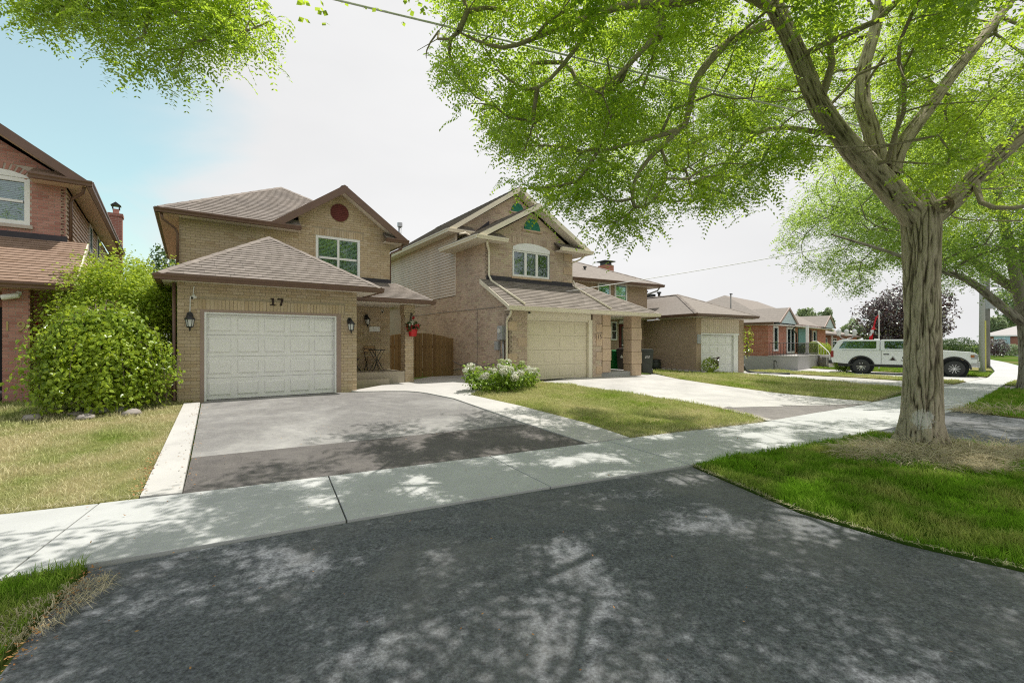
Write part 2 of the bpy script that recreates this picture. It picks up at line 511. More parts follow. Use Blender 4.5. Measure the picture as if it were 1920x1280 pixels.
M['oldconc'] = concrete_mat('weathered_concrete', (.40, .35, .28), .12, .5)
M['greyconc'] = concrete_mat('grey_concrete', (.40, .39, .385), .1, .35)
M['gravelconc'] = concrete_mat('worn_pale_paving', (.44, .43, .415), .18, .65)
M['asphalt'] = asphalt_mat('dark_asphalt', (.094, .102, .113), (.165, .163, .162), .75, .6, 50, 1.0)
M['asphalt17'] = asphalt_mat('worn_driveway_asphalt', (.178, .173, .170), (.38, .375, .365), .75, .3, 120, .5, .45)
M['patch17'] = asphalt_mat('brown_grey_asphalt', (.105, .097, .093), (.16, .15, .145), .5, .42, 110, .7)
M['patch15'] = asphalt_mat('grey_patch_asphalt', (.16, .148, .142), (.30, .28, .27), .5, .35, 100, .6)
M['soil'] = simple('dry_soil', (.19, .145, .10), .95, .3, 7, .6, 40)
M['lawnbase'] = grass_mat('lawn_soil', (.12, .17, .03), (.16, .21, .04), (.33, .28, .14), (.40, .34, .19), .5, .55)
M['groundbase'] = grass_mat('ground_grass', (.07, .13, .02), (.10, .17, .03), (.20, .18, .08), (.24, .21, .10), .25, .15)
M['blade_dry'] = grass_mat('dry_lawn_blades', (.24, .34, .06), (.38, .47, .11), (.56, .51, .29), (.74, .68, .45), .58, .55)
M['blade_mid'] = grass_mat('lawn_blades', (.24, .34, .05), (.38, .48, .10), (.56, .53, .25), (.68, .64, .36), .44, .5)
M['blade_green'] = grass_mat('green_blades', (.11, .24, .015), (.21, .38, .03), (.36, .38, .09), (.50, .48, .18), .26, 1.3)
M['straw'] = grass_mat('dead_straw', (.42, .37, .24), (.58, .52, .36), (.48, .43, .28), (.62, .57, .42), .5, 2)
M['wood'] = pieces_mat('weathered_fence_board', [(.24, .145, .065), (.32, .20, .09), (.28, .175, .08), (.35, .225, .105)], .8, 22, .4, .4)
M['slatwood'] = simple('pale_wood_slat', (.42, .27, .14), .6, .15, 14)
M['binblack'] = simple('black_bin_plastic', (.022, .024, .027), .5, .2, 5, spec=.5)
M['binbrown'] = simple('charcoal_brown_bin_plastic', (.05, .036, .033), .5, .2, 5, spec=.5)
M['bingreen'] = simple('dark_green_bin_plastic', (.03, .037, .03), .5, .2, 5, spec=.5)
M['green_bin'] = simple('green_bin_plastic', (.01, .22, .06), .5, .15, 5, spec=.5)
M['grey'] = simple('grey_metal', (.36, .37, .38), .45, .1, 6, spec=.5)
M['galv'] = simple('galvanised_pipe', (.42, .43, .44), .35, .12, 9, spec=.5, metal=.6)
M['red'] = simple('red_plastic', (.50, .015, .02), .4, .1, 8, spec=.5)
M['redflower'] = leaf_mat('red_petals', (.42, .01, .015), (.60, .03, .03), (.45, .01, .01), .3)
M['whiteflower'] = leaf_mat('white_petals', (.74, .74, .64), (.86, .85, .80), (.7, .7, .55), .4)
M['limeflower'] = leaf_mat('greenish_petals', (.45, .52, .22), (.66, .70, .42), (.4, .5, .15), .35)
M['brass'] = simple('pale_brass', (.42, .33, .12), .4, .1, 9, spec=.5)
M['digit'] = simple('dark_brown_numeral', (.028, .014, .012), .5, .15, 9)
M['truck'] = simple('white_truck_paint', (.78, .80, .82), .25, .02, 1.5, spec=.5, coat=.6)
M['tyre'] = simple('black_tyre_rubber', (.05, .05, .052), .75, .15, 12)
M['rim'] = simple('black_alloy', (.03, .03, .033), .3, .1, 5, spec=.6)
M['chrome'] = simple('bright_metal', (.6, .6, .62), .2, .05, 5, spec=.6, metal=.8)
M['tglass'] = glass_mat('tinted_truck_glass', .35, (.10, .14, .17), (.65, .85, 1))
M['amber'] = simple('amber_lens', (.35, .12, .02), .3, .1, 8, spec=.5)
M['redlens'] = simple('red_lens', (.25, .01, .01), .3, .1, 8, spec=.5)
M['flagred'] = simple('flag_red', (.62, .02, .03), .7, .05, 8)
M['pole'] = concrete_mat('utility_pole_concrete', (.44, .44, .43), .06, .2)
M['polewood'] = simple('weathered_pole_wood', (.22, .21, .20), .85, .2, 5)
M['yellow'] = simple('yellow_guard', (.62, .56, .14), .5, .06, 6)
M['cable'] = simple('grey_cable', (.74, .74, .74), .5, .05, 6)
M['cabledark'] = simple('dark_cable', (.20, .20, .21), .6, .05, 6)
M['rock'] = simple('grey_rock', (.30, .27, .25), .9, .3, 6, .6, 18)
M['litter'] = pieces_mat('dead_leaf_litter', [(.28, .13, .05), (.40, .22, .08), (.20, .09, .04), (.45, .30, .13)], .8, 30, .1, .2)
M['leaf1'] = leaf_mat('honey_locust_leaf', (.10, .19, .015), (.20, .31, .03), (.66, .90, .07), .62, .8, .02)
M['leaf2'] = leaf_mat('far_honey_locust_leaf', (.09, .19, .03), (.17, .28, .05), (.54, .76, .12), .6, .5, .02)
M['leafbush'] = leaf_mat('bright_bush_leaf', (.22, .35, .03), (.44, .56, .06), (.72, .88, .07), .52, 1.2, .05)
M['leafmul'] = leaf_mat('mulberry_leaf', (.17, .29, .02), (.42, .54, .06), (.68, .84, .06), .5, 1.5, .10, .32)
M['leafdark'] = leaf_mat('deep_green_leaf', (.03, .075, .015), (.075, .14, .03), (.10, .19, .03), .35, .6, .08)
M['leafpurple'] = leaf_mat('purple_leaf', (.045, .025, .04), (.13, .085, .105), (.12, .05, .05), .25, .6, .16)
M['leaffar'] = leaf_mat('hazy_green_leaf', (.20, .27, .15), (.30, .38, .20), (.36, .48, .2), .35, .4, .08)  # greens lightened in the colour to stand in for distance haze
M['leafhyd'] = leaf_mat('hydrangea_leaf', (.14, .26, .02), (.28, .42, .05), (.42, .60, .06), .45, 3, .05)

# ------------------------------------------------------------------ laying pieces (bricks, shingles, boards)
class Frame:
    def __init__(s, O, U, V):
        s.O = Vector(O); s.U = Vector(U).normalized(); s.V = Vector(V).normalized(); s.N = s.U.cross(s.V).normalized()
    def at(s, u, v, n=0.0): return s.O + s.U * u + s.V * v + s.N * n
    def to2(s, p):
        d = Vector(p) - s.O
        return (d.dot(s.U), d.dot(s.V))
def front(t, s0=0, z0=0): return Frame((s0, t, z0), (1, 0, 0), (0, 0, 1))
def leftside(s, t0=0, z0=0): return Frame((s, t0, z0), (0, -1, 0), (0, 0, 1))
def rightside(s, t0=0, z0=0): return Frame((s, t0, z0), (0, 1, 0), (0, 0, 1))
def clip_half(poly, a, b, c):
    """keep a*u+b*v+c >= 0"""
    out = []; n = len(poly)
    for i in range(n):
        p, q = poly[i], poly[(i + 1) % n]
        dp = a * p[0] + b * p[1] + c; dq = a * q[0] + b * q[1] + c
        if dp >= 0: out.append(p)
        if (dp >= 0) != (dq >= 0):
            k = dp / (dp - dq); out.append((p[0] + (q[0] - p[0]) * k, p[1] + (q[1] - p[1]) * k))
    return out
def clip_convex(poly, conv):
    n = len(conv)
    for i in range(n):
        p, q = conv[i], conv[(i + 1) % n]
        a = -(q[1] - p[1]); b = q[0] - p[0]
        poly = clip_half(poly, a, b, -(a * p[0] + b * p[1]))
        if len(poly) < 3: return []
    return poly
def area2(p): return .5 * sum(p[i][0] * p[(i + 1) % len(p)][1] - p[(i + 1) % len(p)][0] * p[i][1] for i in range(len(p)))
def courses(poly, w, h, gap=.01, openings=(), v0=None, bond=.5, jit=0.0, minw=.03, u0=None):
    """rows of pieces covering a convex polygon (counter-clockwise) minus axis-aligned openings -> (poly2, is_full, row_bottom)"""
    if area2(poly) < 0: poly = poly[::-1]
    us = [p[0] for p in poly]; vs = [p[1] for p in poly]
    ua, ub, va, vb = min(us), max(us), min(vs), max(vs)
    base = va if v0 is None else v0
    k0 = math.floor((va - base) / h + 1e-6); k1 = math.ceil((vb - base) / h - 1e-6)
    ustart = ua if u0 is None else u0
    res = []
    for k in range(k0, k1):
        r0 = base + k * h; r1 = r0 + h - gap
        if r1 <= va: continue
        ivs = [(ua, ub)]
        for (o0, o1, p0, p1) in openings:
            if r1 > p0 + .004 and r0 < p1 - .004:
                nv = []
                for a, b in ivs:
                    if o1 <= a or o0 >= b: nv.append((a, b)); continue
                    if o0 - a > minw: nv.append((a, o0))
                    if b - o1 > minw: nv.append((o1, b))
                ivs = nv
        off = (k % 2) * bond * w if bond != 'rand' else random.uniform(0, w)
        for a, b in ivs:
            i0 = math.floor((a - ustart - off) / w)
            u = ustart + off + i0 * w
            while u < b - 1e-6:
                x0, x1 = max(u, a), min(u + w - gap, b)
                u += w
                if x1 - x0 < minw: continue
                q = clip_convex([(x0, r0), (x1, r0), (x1, r1), (x0, r1)], poly)
                if len(q) < 3 or abs(area2(q)) < .06 * w * h: continue
                full = len(q) == 4 and abs(x1 - x0 - (w - gap)) < 1e-5 and abs(area2(q) - (w - gap) * (h - gap)) < 1e-6
                res.append((q, full, r0))
    return res
class Pieces:
    """the pieces of one kind on one thing: the 300 that show largest become parts, the rest one joined part"""
    def __init__(s, parent, root, name, rest, mat, most=300, minpx=9.0):
        s.parent = parent; s.M = wmat(root); s.name = name; s.rest = rest; s.mat = mat; s.most = most; s.L = []; s.minpx = minpx; s.root = root
    def add(s, fr, poly, n0, n1, full=None, tilt=None):
        """n0..n1 along the frame normal; tilt=(row_bottom,row_height,low) lets the top edge sink to low"""
        s.L.append((fr, poly, n0, n1, full, tilt))
    def lay(s, fr, poly, w, h, n0, n1, gap=.01, openings=(), jit=.0, tilt=False, **k):
        for q, full, r0 in courses(poly, w, h, gap, openings, **k):
            j = random.uniform(-jit, jit) if jit else 0
            s.add(fr, q, n0, n1 + j, (round(w, 3), round(h, 3), round(n1 - n0, 4), tilt) if full and not jit else ((round(w, 3), round(h, 3), round(n1 - n0, 4), tilt) if full else None),
                  (r0, h, n0 + .3 * (n1 - n0)) if tilt else None)
    def geom(s, q, n0, n1, tilt, org=(0, 0)):
        n = len(q)
        def hi(p): return n1 if tilt is None else n1 + (tilt[2] - n1) * max(0, min(1, (p[1] - tilt[0]) / tilt[1]))
        V = [(p[0] - org[0], p[1] - org[1], n0) for p in q] + [(p[0] - org[0], p[1] - org[1], hi(p)) for p in q]
        F = [tuple(range(n, 2 * n))] + [(i, (i + 1) % n, n + (i + 1) % n, n + i) for i in range(n)]
        return V, F
    def finish(s):
        sc = []
        for i, (fr, q, n0, n1, full, tilt) in enumerate(s.L):
            c = fr.at(sum(p[0] for p in q) / len(q), sum(p[1] for p in q) / len(q), n1)
            wc = s.M @ c; wn_ = s.M.to_3x3() @ fr.N
            d = wc - Vector((0, 0, CAMH))
            if d.y < .5: sc.append(0); continue
            px, py = proj(wc)
            if not (-5 < px < 1925 and -5 < py < 1285): sc.append(0); continue
            cs = -d.normalized().dot(wn_)
            if cs <= .02: sc.append(0); continue
            ext = (max(p[0] for p in q) - min(p[0] for p in q)) * FPX / d.y * .8
            sc.append(abs(area2(q)) * cs / d.length_squared if ext >= s.minpx * .7 else 0)
        order = sorted(range(len(s.L)), key=lambda i: -sc[i])
        pick = set(i for i in order[:s.most] if sc[i] > 0)
        shared = {}; mb = MB()
        for i, (fr, q, n0, n1, full, tilt) in enumerate(s.L):
            if i in pick:
                org = (min(p[0] for p in q), min(p[1] for p in q)) if not full else q[0]
                if full and full in shared: me = shared[full]
                else:
                    V, F = s.geom(q, n0, n1, tilt, org)
                    me = bpy.data.meshes.new(s.name); me.from_pydata(V, [], F); me.materials.append(s.mat)
                    if full: shared[full] = me
                o = bpy.data.objects.new(s.name, me); COL.objects.link(o); o.parent = s.parent
                R = Matrix((fr.U, fr.V, fr.N)).transposed().to_4x4()
                o.matrix_basis = Matrix.Translation(fr.at(org[0], org[1], 0)) @ R
            else:
                V, F = s.geom(q, n0, n1, tilt)
                mb.add([fr.at(*v) for v in V], F)
        if mb.v:
            o = mb.build(s.rest, s.mat, s.parent, fix=False); o['kind'] = 'stuff'
def strips(poly, openings):
    """cut a convex polygon with rectangular openings into convex pieces"""
    es = sorted(set([min(p[1] for p in poly), max(p[1] for p in poly)] + [e for o in openings for e in o[2:]]))
    res = []
    for a, b in zip(es[:-1], es[1:]):
        if b - a < .003: continue
        for q, f, r in courses(poly, 100, b - a, 0.0, [o for o in openings if o[2] < b - .002 and o[3] > a + .002], v0=a, bond=0, u0=-50):
            ys = [p[1] for p in q]
            if max(ys) <= b + 1e-4 and min(ys) >= a - 1e-4: res.append(q)
    return res
def veneer(mb, fr, poly, openings, n0, n1):
    if area2(poly) < 0: poly = poly[::-1]
    es = sorted(set([min(p[1] for p in poly), max(p[1] for p in poly)] + [min(max(e, min(p[1] for p in poly)), max(p[1] for p in poly)) for o in openings for e in o[2:]]))
    us = [p[0] for p in poly]; ua, ub = min(us), max(us)
    for a, b in zip(es[:-1], es[1:]):
        if b - a < .003: continue
        ivs = [(ua, ub)]
        for (o0, o1, p0, p1) in openings:
            if b > p0 + .002 and a < p1 - .002:
                nv = []
                for x, y in ivs:
                    if o1 <= x or o0 >= y: nv.append((x, y)); continue
                    if o0 - x > .002: nv.append((x, o0))
                    if y - o1 > .002: nv.append((o1, y))
                ivs = nv
        for x, y in ivs:
            q = clip_convex([(x, a), (y, a), (y, b), (x, b)], poly)
            if len(q) > 2: mb.prism([fr.at(p[0], p[1], n0) for p in q], fr.N * (n1 - n0))
def roof_plane(house, pcs, deck, pts, w=.30, h=.145, thick=.02):
    """pts: eave left, eave right (seen from outside), then the rest counter-clockwise"""
    pts = [Vector(p) for p in pts]
    U = (pts[1] - pts[0]).normalized()
    n = None
    for k in range(2, len(pts)):
        n = U.cross(pts[k] - pts[0])
        if n.length > .01: break
    n.normalize(); V = n.cross(U)
    fr = Frame(pts[0], U, V)
    poly = [fr.to2(p) for p in pts]
    deck.prism([p - fr.N * .05 for p in pts], fr.N * .045)
    if pcs is not None:
        pcs.lay(fr, poly, w, h, -.003, thick, .004, tilt=True, bond='rand', minw=.02)
    return fr
def window(parent, fr, w, h, cols=1, rows=1, fw=.07, mid=.05, mat=None, blind=True, glass=None, depth=.07, name='window', inside=None, rowat=None):
    """frame with its lower left corner at the frame origin, facing N"""
    mat = mat or M['white']; glass = glass or M['glass']
    mb = MB()
    def bar(u0, u1, v0, v1, n0, n1): mb.prism([fr.at(u0, v0, n0), fr.at(u1, v0, n0), fr.at(u1, v1, n0), fr.at(u0, v1, n0)], fr.N * (n1 - n0))
    bar(0, w, 0, fw, 0, depth); bar(0, w, h - fw, h, 0, depth); bar(0, fw, fw, h - fw, 0, depth); bar(w - fw, w, fw, h - fw, 0, depth)
    ce = [fw + (w - 2 * fw) * i / cols for i in range(cols + 1)]
    re = [fw + (h - 2 * fw) * i / rows for i in range(rows + 1)]
    if rowat: re = [fw, rowat, h - fw]
    for c in ce[1:-1]: bar(c - mid / 2, c + mid / 2, fw, h - fw, .005, depth - .012)
    for c0, c1 in zip(ce[:-1], ce[1:]):
        for r in re[1:-1]: bar(c0 + mid / 2, c1 - mid / 2, r - mid / 2, r + mid / 2, .005, depth - .02)
    o = mb.build(name, mat, parent)
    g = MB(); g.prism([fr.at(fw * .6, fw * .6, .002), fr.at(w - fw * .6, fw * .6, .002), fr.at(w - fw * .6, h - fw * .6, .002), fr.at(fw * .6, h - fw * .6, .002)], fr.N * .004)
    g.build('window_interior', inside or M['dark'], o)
    for i in range(cols):
        for j in range(len(re) - 1):
            p = MB(); a0 = ce[i] + (mid / 2 if i else 0); a1 = ce[i + 1] - (mid / 2 if i < cols - 1 else 0)
            b0 = re[j] + (mid / 2 if j else 0); b1 = re[j + 1] - (mid / 2 if j < len(re) - 2 else 0)
            p.prism([fr.at(a0, b0, .036), fr.at(a1, b0, .036), fr.at(a1, b1, .036), fr.at(a0, b1, .036)], fr.N * .006)
            p.build('pane', glass, o)
    if blind:
        b = MB(); z = fw + .02
        while z < h - fw - .02:
            b.prism([fr.at(fw + .01, z, .012), fr.at(w - fw - .01, z, .012), fr.at(w - fw - .01, z + .018, .024), fr.at(fw + .01, z + .018, .024)], fr.N * .003)
            z += .045
        b.build('blind', M['blind'], o)
    return o
def gutter(mb, pts, h=.12, d=.11):
    """a K-style gutter run along a level polyline of outer eave points, hanging below and outside"""
    for p, q in zip(pts[:-1], pts[1:]):
        p = Vector(p); q = Vector(q); u = (q - p).normalized(); o = Vector((u.y, -u.x, 0))
        prof = [(0, 0), (d * .55, -h), (d * .75, -h * .55), (d, -h * .3), (d, 0)]
        prof = [(-.05, -h), (d * .62, -h), (d * .7, -h * .6), (d, -h * .28), (d, 0), (d - .012, 0), (-.05, -.012)]
        mb.prism([p + o * a + Vector((0, 0, b)) - u * .0 for a, b in prof], q - p)
def add_text(parent, txt, fr, size, mat, name, depth=.012, shear=0.0, n=.0, align='CENTER'):
    cu = bpy.data.curves.new(name, 'FONT'); cu.body = txt; cu.size = size; cu.extrude = depth; cu.shear = shear
    cu.align_x = align; cu.align_y = 'CENTER'; cu.resolution_u = 3
    tmp = bpy.data.objects.new(name, cu); COL.objects.link(tmp)
    dg = bpy.context.evaluated_depsgraph_get(); dg.update()
    me = bpy.data.meshes.new_from_object(tmp.evaluated_get(dg))
    bpy.data.objects.remove(tmp); bpy.data.curves.remove(cu)
    me.materials.clear(); me.materials.append(mat); me.name = name
    o = bpy.data.objects.new(name, me); COL.objects.link(o); o.parent = parent
    R = Matrix((fr.U, fr.V, fr.N)).transposed().to_4x4()
    o.matrix_basis = Matrix.Translation(fr.at(0, 0, n)) @ R
    return o

# ------------------------------------------------------------------ the ground
def sheet(name, poly, off, mat, kind='structure', step=.8, skirt=.0, label=None):
    bm = bmesh.new()
    f = bm.faces.new([bm.verts.new((x, y, 0)) for x, y in poly])
    bmesh.ops.triangulate(bm, faces=[f])
    xs = [p[0] for p in poly]; ys = [p[1] for p in poly]
    for ax, a, b in ((0, min(xs), max(xs)), (1, min(ys), max(ys))):
        v = a + step
        while v < b:
            co = (v, 0, 0) if ax == 0 else (0, v, 0); no = (1, 0, 0) if ax == 0 else (0, 1, 0)
            bmesh.ops.bisect_plane(bm, geom=bm.verts[:] + bm.edges[:] + bm.faces[:], plane_co=co, plane_no=no)
            v += step
    X = np.array([v.co.x for v in bm.verts]); Y = np.array([v.co.y for v in bm.verts])
    Z = terr(X, Y) + off
    for v, z in zip(bm.verts, Z): v.co.z = z
    if skirt:
        be = [e for e in bm.edges if e.is_boundary]
        r = bmesh.ops.extrude_edge_only(bm, edges=be)
        for v in [g for g in r['geom'] if isinstance(g, bmesh.types.BMVert)]: v.co.z -= skirt
    bmesh.ops.recalc_face_normals(bm, faces=bm.faces)
    up = sum(f.normal.z * f.calc_area() for f in bm.faces)
    if up < 0: bmesh.ops.reverse_faces(bm, faces=bm.faces)
    me = bpy.data.meshes.new(name); bm.to_mesh(me); bm.free(); me.materials.append(mat)
    o = bpy.data.objects.new(name, me); COL.objects.link(o)
    if kind: o['kind'] = kind
    return o
gx = np.unique(np.concatenate([np.linspace(-400, -20, 14), np.arange(-20, 45, 1.0), np.linspace(46, 500, 16)]))
gy = np.unique(np.concatenate([np.linspace(-300, -6, 10), np.arange(-6, 50, 1.0), np.linspace(52, 700, 18)]))
GX, GY = np.meshgrid(gx, gy)
GZ = terr(GX.ravel(), GY.ravel()) - .09
nxg = len(gx); idx = np.arange(len(gx) * len(gy)).reshape(len(gy), nxg)
gr = raw_mesh('ground', np.stack([GX.ravel(), GY.ravel(), GZ], 1), np.stack([idx[:-1, :-1], idx[:-1, 1:], idx[1:, 1:], idx[1:, :-1]], -1).reshape(-1, 4), M['groundbase'])
gr['kind'] = 'structure'

# street behind the camera, along the verge
def offs(pts, d):
    r = []
    for i, p in enumerate(pts):
        a = pts[max(i - 1, 0)]; b = pts[min(i + 1, len(pts) - 1)]
        t = (b - a) / np.linalg.norm(b - a); r.append(p + np.array([t[1], -t[0]]) * d)
    return r
NEAR = [np.array(p, float) for p in [(-40, -13.9), (-13.2, -.7), (-4.6, 3.02), (-3.3, 3.63), (-1.66, 4.51), (.39, 5.55), (2.62, 6.63), (5.2, 7.95), (7.7, 9.4), (11.62, 12.05), (14.2, 14.0), (20.6, 19.3), (25.2, 22.7), (31.2, 27.4), (37.2, 33.4), (45, 42), (71, 73)]]
ROADE = offs(NEAR, 5.2); ROADF = offs(NEAR, 13.5)
sheet('road', [tuple(p) for p in ROADE] + [tuple(p) for p in ROADF[::-1]], -.06, M['asphalt'], step=6)
kb = MB()
for a, b in zip(ROADE[:-1], ROADE[1:]):
    d = (b - a) / np.linalg.norm(b - a); n = np.array([d[1], -d[0]]) * .15
    kb.prism([(a[0], a[1], -.09), (a[0] + n[0], a[1] + n[1], -.09), (a[0] + n[0], a[1] + n[1], -.005), (a[0], a[1], -.0)], (b[0] - a[0], b[1] - a[1], 0))
kb.build('kerb', M['greyconc'])['kind'] = 'structure'

# sidewalk slabs with open joints
FEL = [np.array(p) for p in FE]
def along(line, L):
    acc = 0
    for a, b in zip(line[:-1], line[1:]):
        l = np.linalg.norm(b - a)
        if acc + l >= L: return a + (b - a) * (L - acc) / l, (b - a) / l
        acc += l
    return line[-1], (line[-1] - line[-2]) / np.linalg.norm(line[-1] - line[-2])
def near_hit(p, t):
    """point of the street-side edge straight across from p"""
    n = np.array([t[1], -t[0]]); best = None
    for a, b in zip(NEAR[:-1], NEAR[1:]):
        d = b - a; den = n[0] * d[1] - n[1] * d[0]
        if abs(den) < 1e-9: continue
        k = ((a[0] - p[0]) * d[1] - (a[1] - p[1]) * d[0]) / den
        s = ((a[0] - p[0]) * n[1] - (a[1] - p[1]) * n[0]) / den
        if 0 <= s <= 1 and .5 < k < 4: best = p + n * k
    return best
bedmb = sheet('sidewalk_bed', [tuple(p) for p in FEL] + [tuple(p) for p in NEAR[::-1]], -.045, M['soil'], step=8)
walk = bpy.data.objects.new('sidewalk', None); COL.objects.link(walk); walk['kind'] = 'structure'
# arc lengths of the two joints that the photograph shows, then a regular spacing
L0 = 0
for a, b in zip(FEL[:4], FEL[1:4]): L0 += np.linalg.norm(b - a)
tot = sum(np.linalg.norm(b - a) for a, b in zip(FEL[:-1], FEL[1:]))
Lj = L0 + math.hypot(-2.4 + 3.81, 6.02 - 5.3)
cuts = [Lj + 2.32 * k for k in range(-22, 42)]
rest = MB(); nsl = 0
for a, b in zip(cuts[:-1], cuts[1:]):
    g = .008
    ps = []
    for L in (a + g, (a + b) / 2, b - g):
        p, t = along(FEL, L); q = near_hit(p, t)
        if q is not None: ps.append((p + np.array([t[1], -t[0]]) * .006, q))
    if len(ps) < 3: continue
    dz = random.uniform(-.004, .004)
    top = [(p[0], p[1], .012 + dz) for p, q in ps] + [(q[0], q[1], .012 + dz * .5) for p, q in ps[::-1]]
    if ps[0][0][1] > -6 and ps[0][0][1] < 34:
        mb = MB(); mb.prism(top, (0, 0, -.12)); mb.build('slab', M['walk'], walk, bevel=.006); nsl += 1
    else: rest.prism(top, (0, 0, -.12))
rest.build('far_slabs', M['walk'], walk)['kind'] = 'stuff'

# driveway and paving of number 17
P_strip = [(-4.18, 5.17), (-7.33, 10.29), (-7.06, 10.42), (-3.81, 5.31)]
P_up17 = [(-4.62, 6.63), (-7.05, 10.45), (-7.16, 10.9), (-4.74, 12.6), (-4.26, 12.66), (-3.5, 12.79), (-2.97, 12.8), (-2.6, 12.7), (-2.32, 12.54), (-1.51, 11.86), (0.27, 9.32)]
P_patch17 = [(-3.8, 5.31), (-4.61, 6.62), (.28, 9.31), (1.3, 8.0), (-.49, 7.03)]
sheet('driveway_strip', P_strip, .028, M['concrete'], skirt=.1)
sheet('driveway', P_up17, .0, M['asphalt17'])
sheet('driveway_apron', P_patch17, .006, M['patch17'], skirt=.03)
P_path17 = [(2.15, 8.45), (1.31, 8.0), (0.28, 9.33), (-1.5, 11.88), (-2.31, 12.56), (-2.6, 12.72), (-2.97, 12.82), (-3.5, 12.81), (-4.25, 12.68), (-4.5, 12.9), (-3.2, 18.3), (1.0, 21), (-.6, 16.2), (-.45, 15.4), (-1.15, 12.5), (0.19, 11.16), (1.54, 9.51)]
sheet('concrete_path', P_path17, .022, M['concrete'], skirt=.1)
# lawns
P_lawnL = [(-4.2, 5.17), (-5.2, 4.7), (-14, .92), (-24, -4), (-32, 14), (-14, 20), (-7.75, 11.7), (-7.35, 10.3)]
sheet('lawn_dry', P_lawnL, .0, M['lawnbase'], skirt=.05)
P_lawnC = [(2.17, 8.46), (3.9, 9.36), (5.35, 10.1), (5.68, 10.35), (5.75, 10.7), (5.62, 11.03), (5.25, 11.92), (3.76, 13.54), (0.92, 15.8), (-.43, 15.4), (-1.13, 12.5), (0.21, 11.16), (1.56, 9.51)]
sheet('lawn_between_driveways', P_lawnC, .0, M['lawnbase'], skirt=.05)
P_l13 = [(6.6, 19.4), (6.6, 18.3), (8.73, 15.25), (10.2, 14.05), (10.75, 13.75), (14.16, 16.68), (15.3, 18.1), (14.3, 20.6), (13.0, 22.9), (11.6, 24.5), (9.9, 24.0), (8.5, 25.8), (7.0, 24.5)]
sheet('lawn_beside_drive', P_l13, .01, M['lawnbase'], skirt=.07)
# driveway of number 15: pale worn paving, grey asphalt patch at the sidewalk
P_patch15 = [(5.4, 11.8), (5.95, 10.42), (10.13, 13.2), (8.97, 14.88)]
P_d15 = [(0.92, 15.82), (3.76, 13.56), (5.25, 11.93), (5.4, 11.82), (8.97, 14.9), (10.15, 13.22), (10.7, 13.7), (10.2, 14.0), (8.7, 15.22), (6.55, 18.3), (6.55, 21), (4, 20)]
sheet('driveway_pale', P_d15, .012, M['gravelconc'], skirt=.05)
sheet('driveway_pale_border', [(5.4, 11.79), (5.27, 11.9), (5.65, 11.03), (5.78, 10.7), (5.72, 10.33), (5.93, 10.41)], .012, M['gravelconc'])
sheet('driveway_patch', P_patch15, .006, M['patch15'])
# paving further along
P_d13 = [(9.95, 23.9), (11.7, 24.55), (13.05, 23.0), (14.35, 20.65), (15.36, 18.1), (15.2, 17.4), (18.6, 19.4), (17.2, 23.0), (14.0, 27.5), (11, 27)]
sheet('driveway_long', P_d13, .008, M['gravelconc'], skirt=.05)
P_s13 = [(14.1, 27.5), (17.25, 23.05), (18.65, 19.45), (20.4, 20.7), (19.2, 24.3), (16.4, 29.4)]
sheet('grass_strip', P_s13, .04, M['lawnbase'], skirt=.13)
P_dt = [(16.5, 29.4), (19.3, 24.3), (20.5, 20.75), (24.0, 23.3), (23.9, 24.6), (22.0, 28.0), (20.4, 31.5)]
sheet('driveway_truck', P_dt, .006, M['concrete'], skirt=.05)
P_lt = [(20.5, 31.5), (22.1, 28.0), (24.0, 24.6), (24.3, 23.55), (27.2, 26.2), (27, 33), (24, 37)]
sheet('lawn_behind_truck', P_lt, .04, M['lawnbase'], skirt=.13)
# foreground apron, verges
P_fg = [(-3.28, 3.6), (-1.66, 4.49), (.39, 5.53), (2.56, 6.55), (2.98, 4.76), (3.44, 4.01), (3.93, 3.54), (4.7, 2.9), (5.6, 2.2), (3.9, .55), (1, -.9), (-1.9, -2.25), (-2.3, -.3), (-2.45, 1.2), (-2.72, 2.45), (-2.93, 2.81)]
sheet('asphalt_apron', P_fg, -.012, M['asphalt'], step=.6)
P_vg = [(2.6, 6.6), (5.2, 7.93), (7.05, 9.0), (7.5, 8.6), (7.71, 8.16), (8.32, 7.48), (9.6, 6.2), (9.1, 4.3), (5.75, 2.25), (4.75, 2.95), (3.97, 3.58), (3.48, 4.05), (3.02, 4.8)]
sheet('verge', P_vg, .0, M['groundbase'], step=.6, skirt=.06)
P_ap15 = [(7.08, 9.02), (7.7, 9.38), (11.6, 12.03), (11.75, 10.9), (13.4, 9.0), (9.65, 6.2), (8.36, 7.5), (7.75, 8.2), (7.53, 8.62)]
sheet('asphalt_apron_far', P_ap15, -.01, M['asphalt'], step=1)
P_v3 = [(11.66, 12.03), (14.2, 13.97), (18.2, 17.2), (19.1, 16.5), (21.5, 14), (15.5, 9.6), (13.45, 9.05), (11.8, 10.95)]
sheet('verge_far', P_v3, .01, M['groundbase'], step=1, skirt=.08)
P_v4 = [(20.3, 18.95), (22.9, 20.95), (23.8, 20.0), (20.9, 17.8)]
sheet('verge_small', P_v4, .03, M['groundbase'], step=1, skirt=.1)
sheet('driveway_end', [(18.25, 17.25), (20.25, 18.9), (21.3, 17.4), (24, 15), (22, 13.9), (19.15, 16.5)], .0, M['patch15'], step=1)
P_vl = [(-3.32, 3.6), (-4.62, 3.0), (-9, 1.1), (-13, -.65), (-11.5, -5), (-3.2, -2.6), (-1.95, -2.25), (-2.35, -.3), (-2.5, 1.2), (-2.76, 2.43), (-2.97, 2.8)]
sheet('verge_near', P_vl, .0, M['groundbase'], step=.6, skirt=.05)
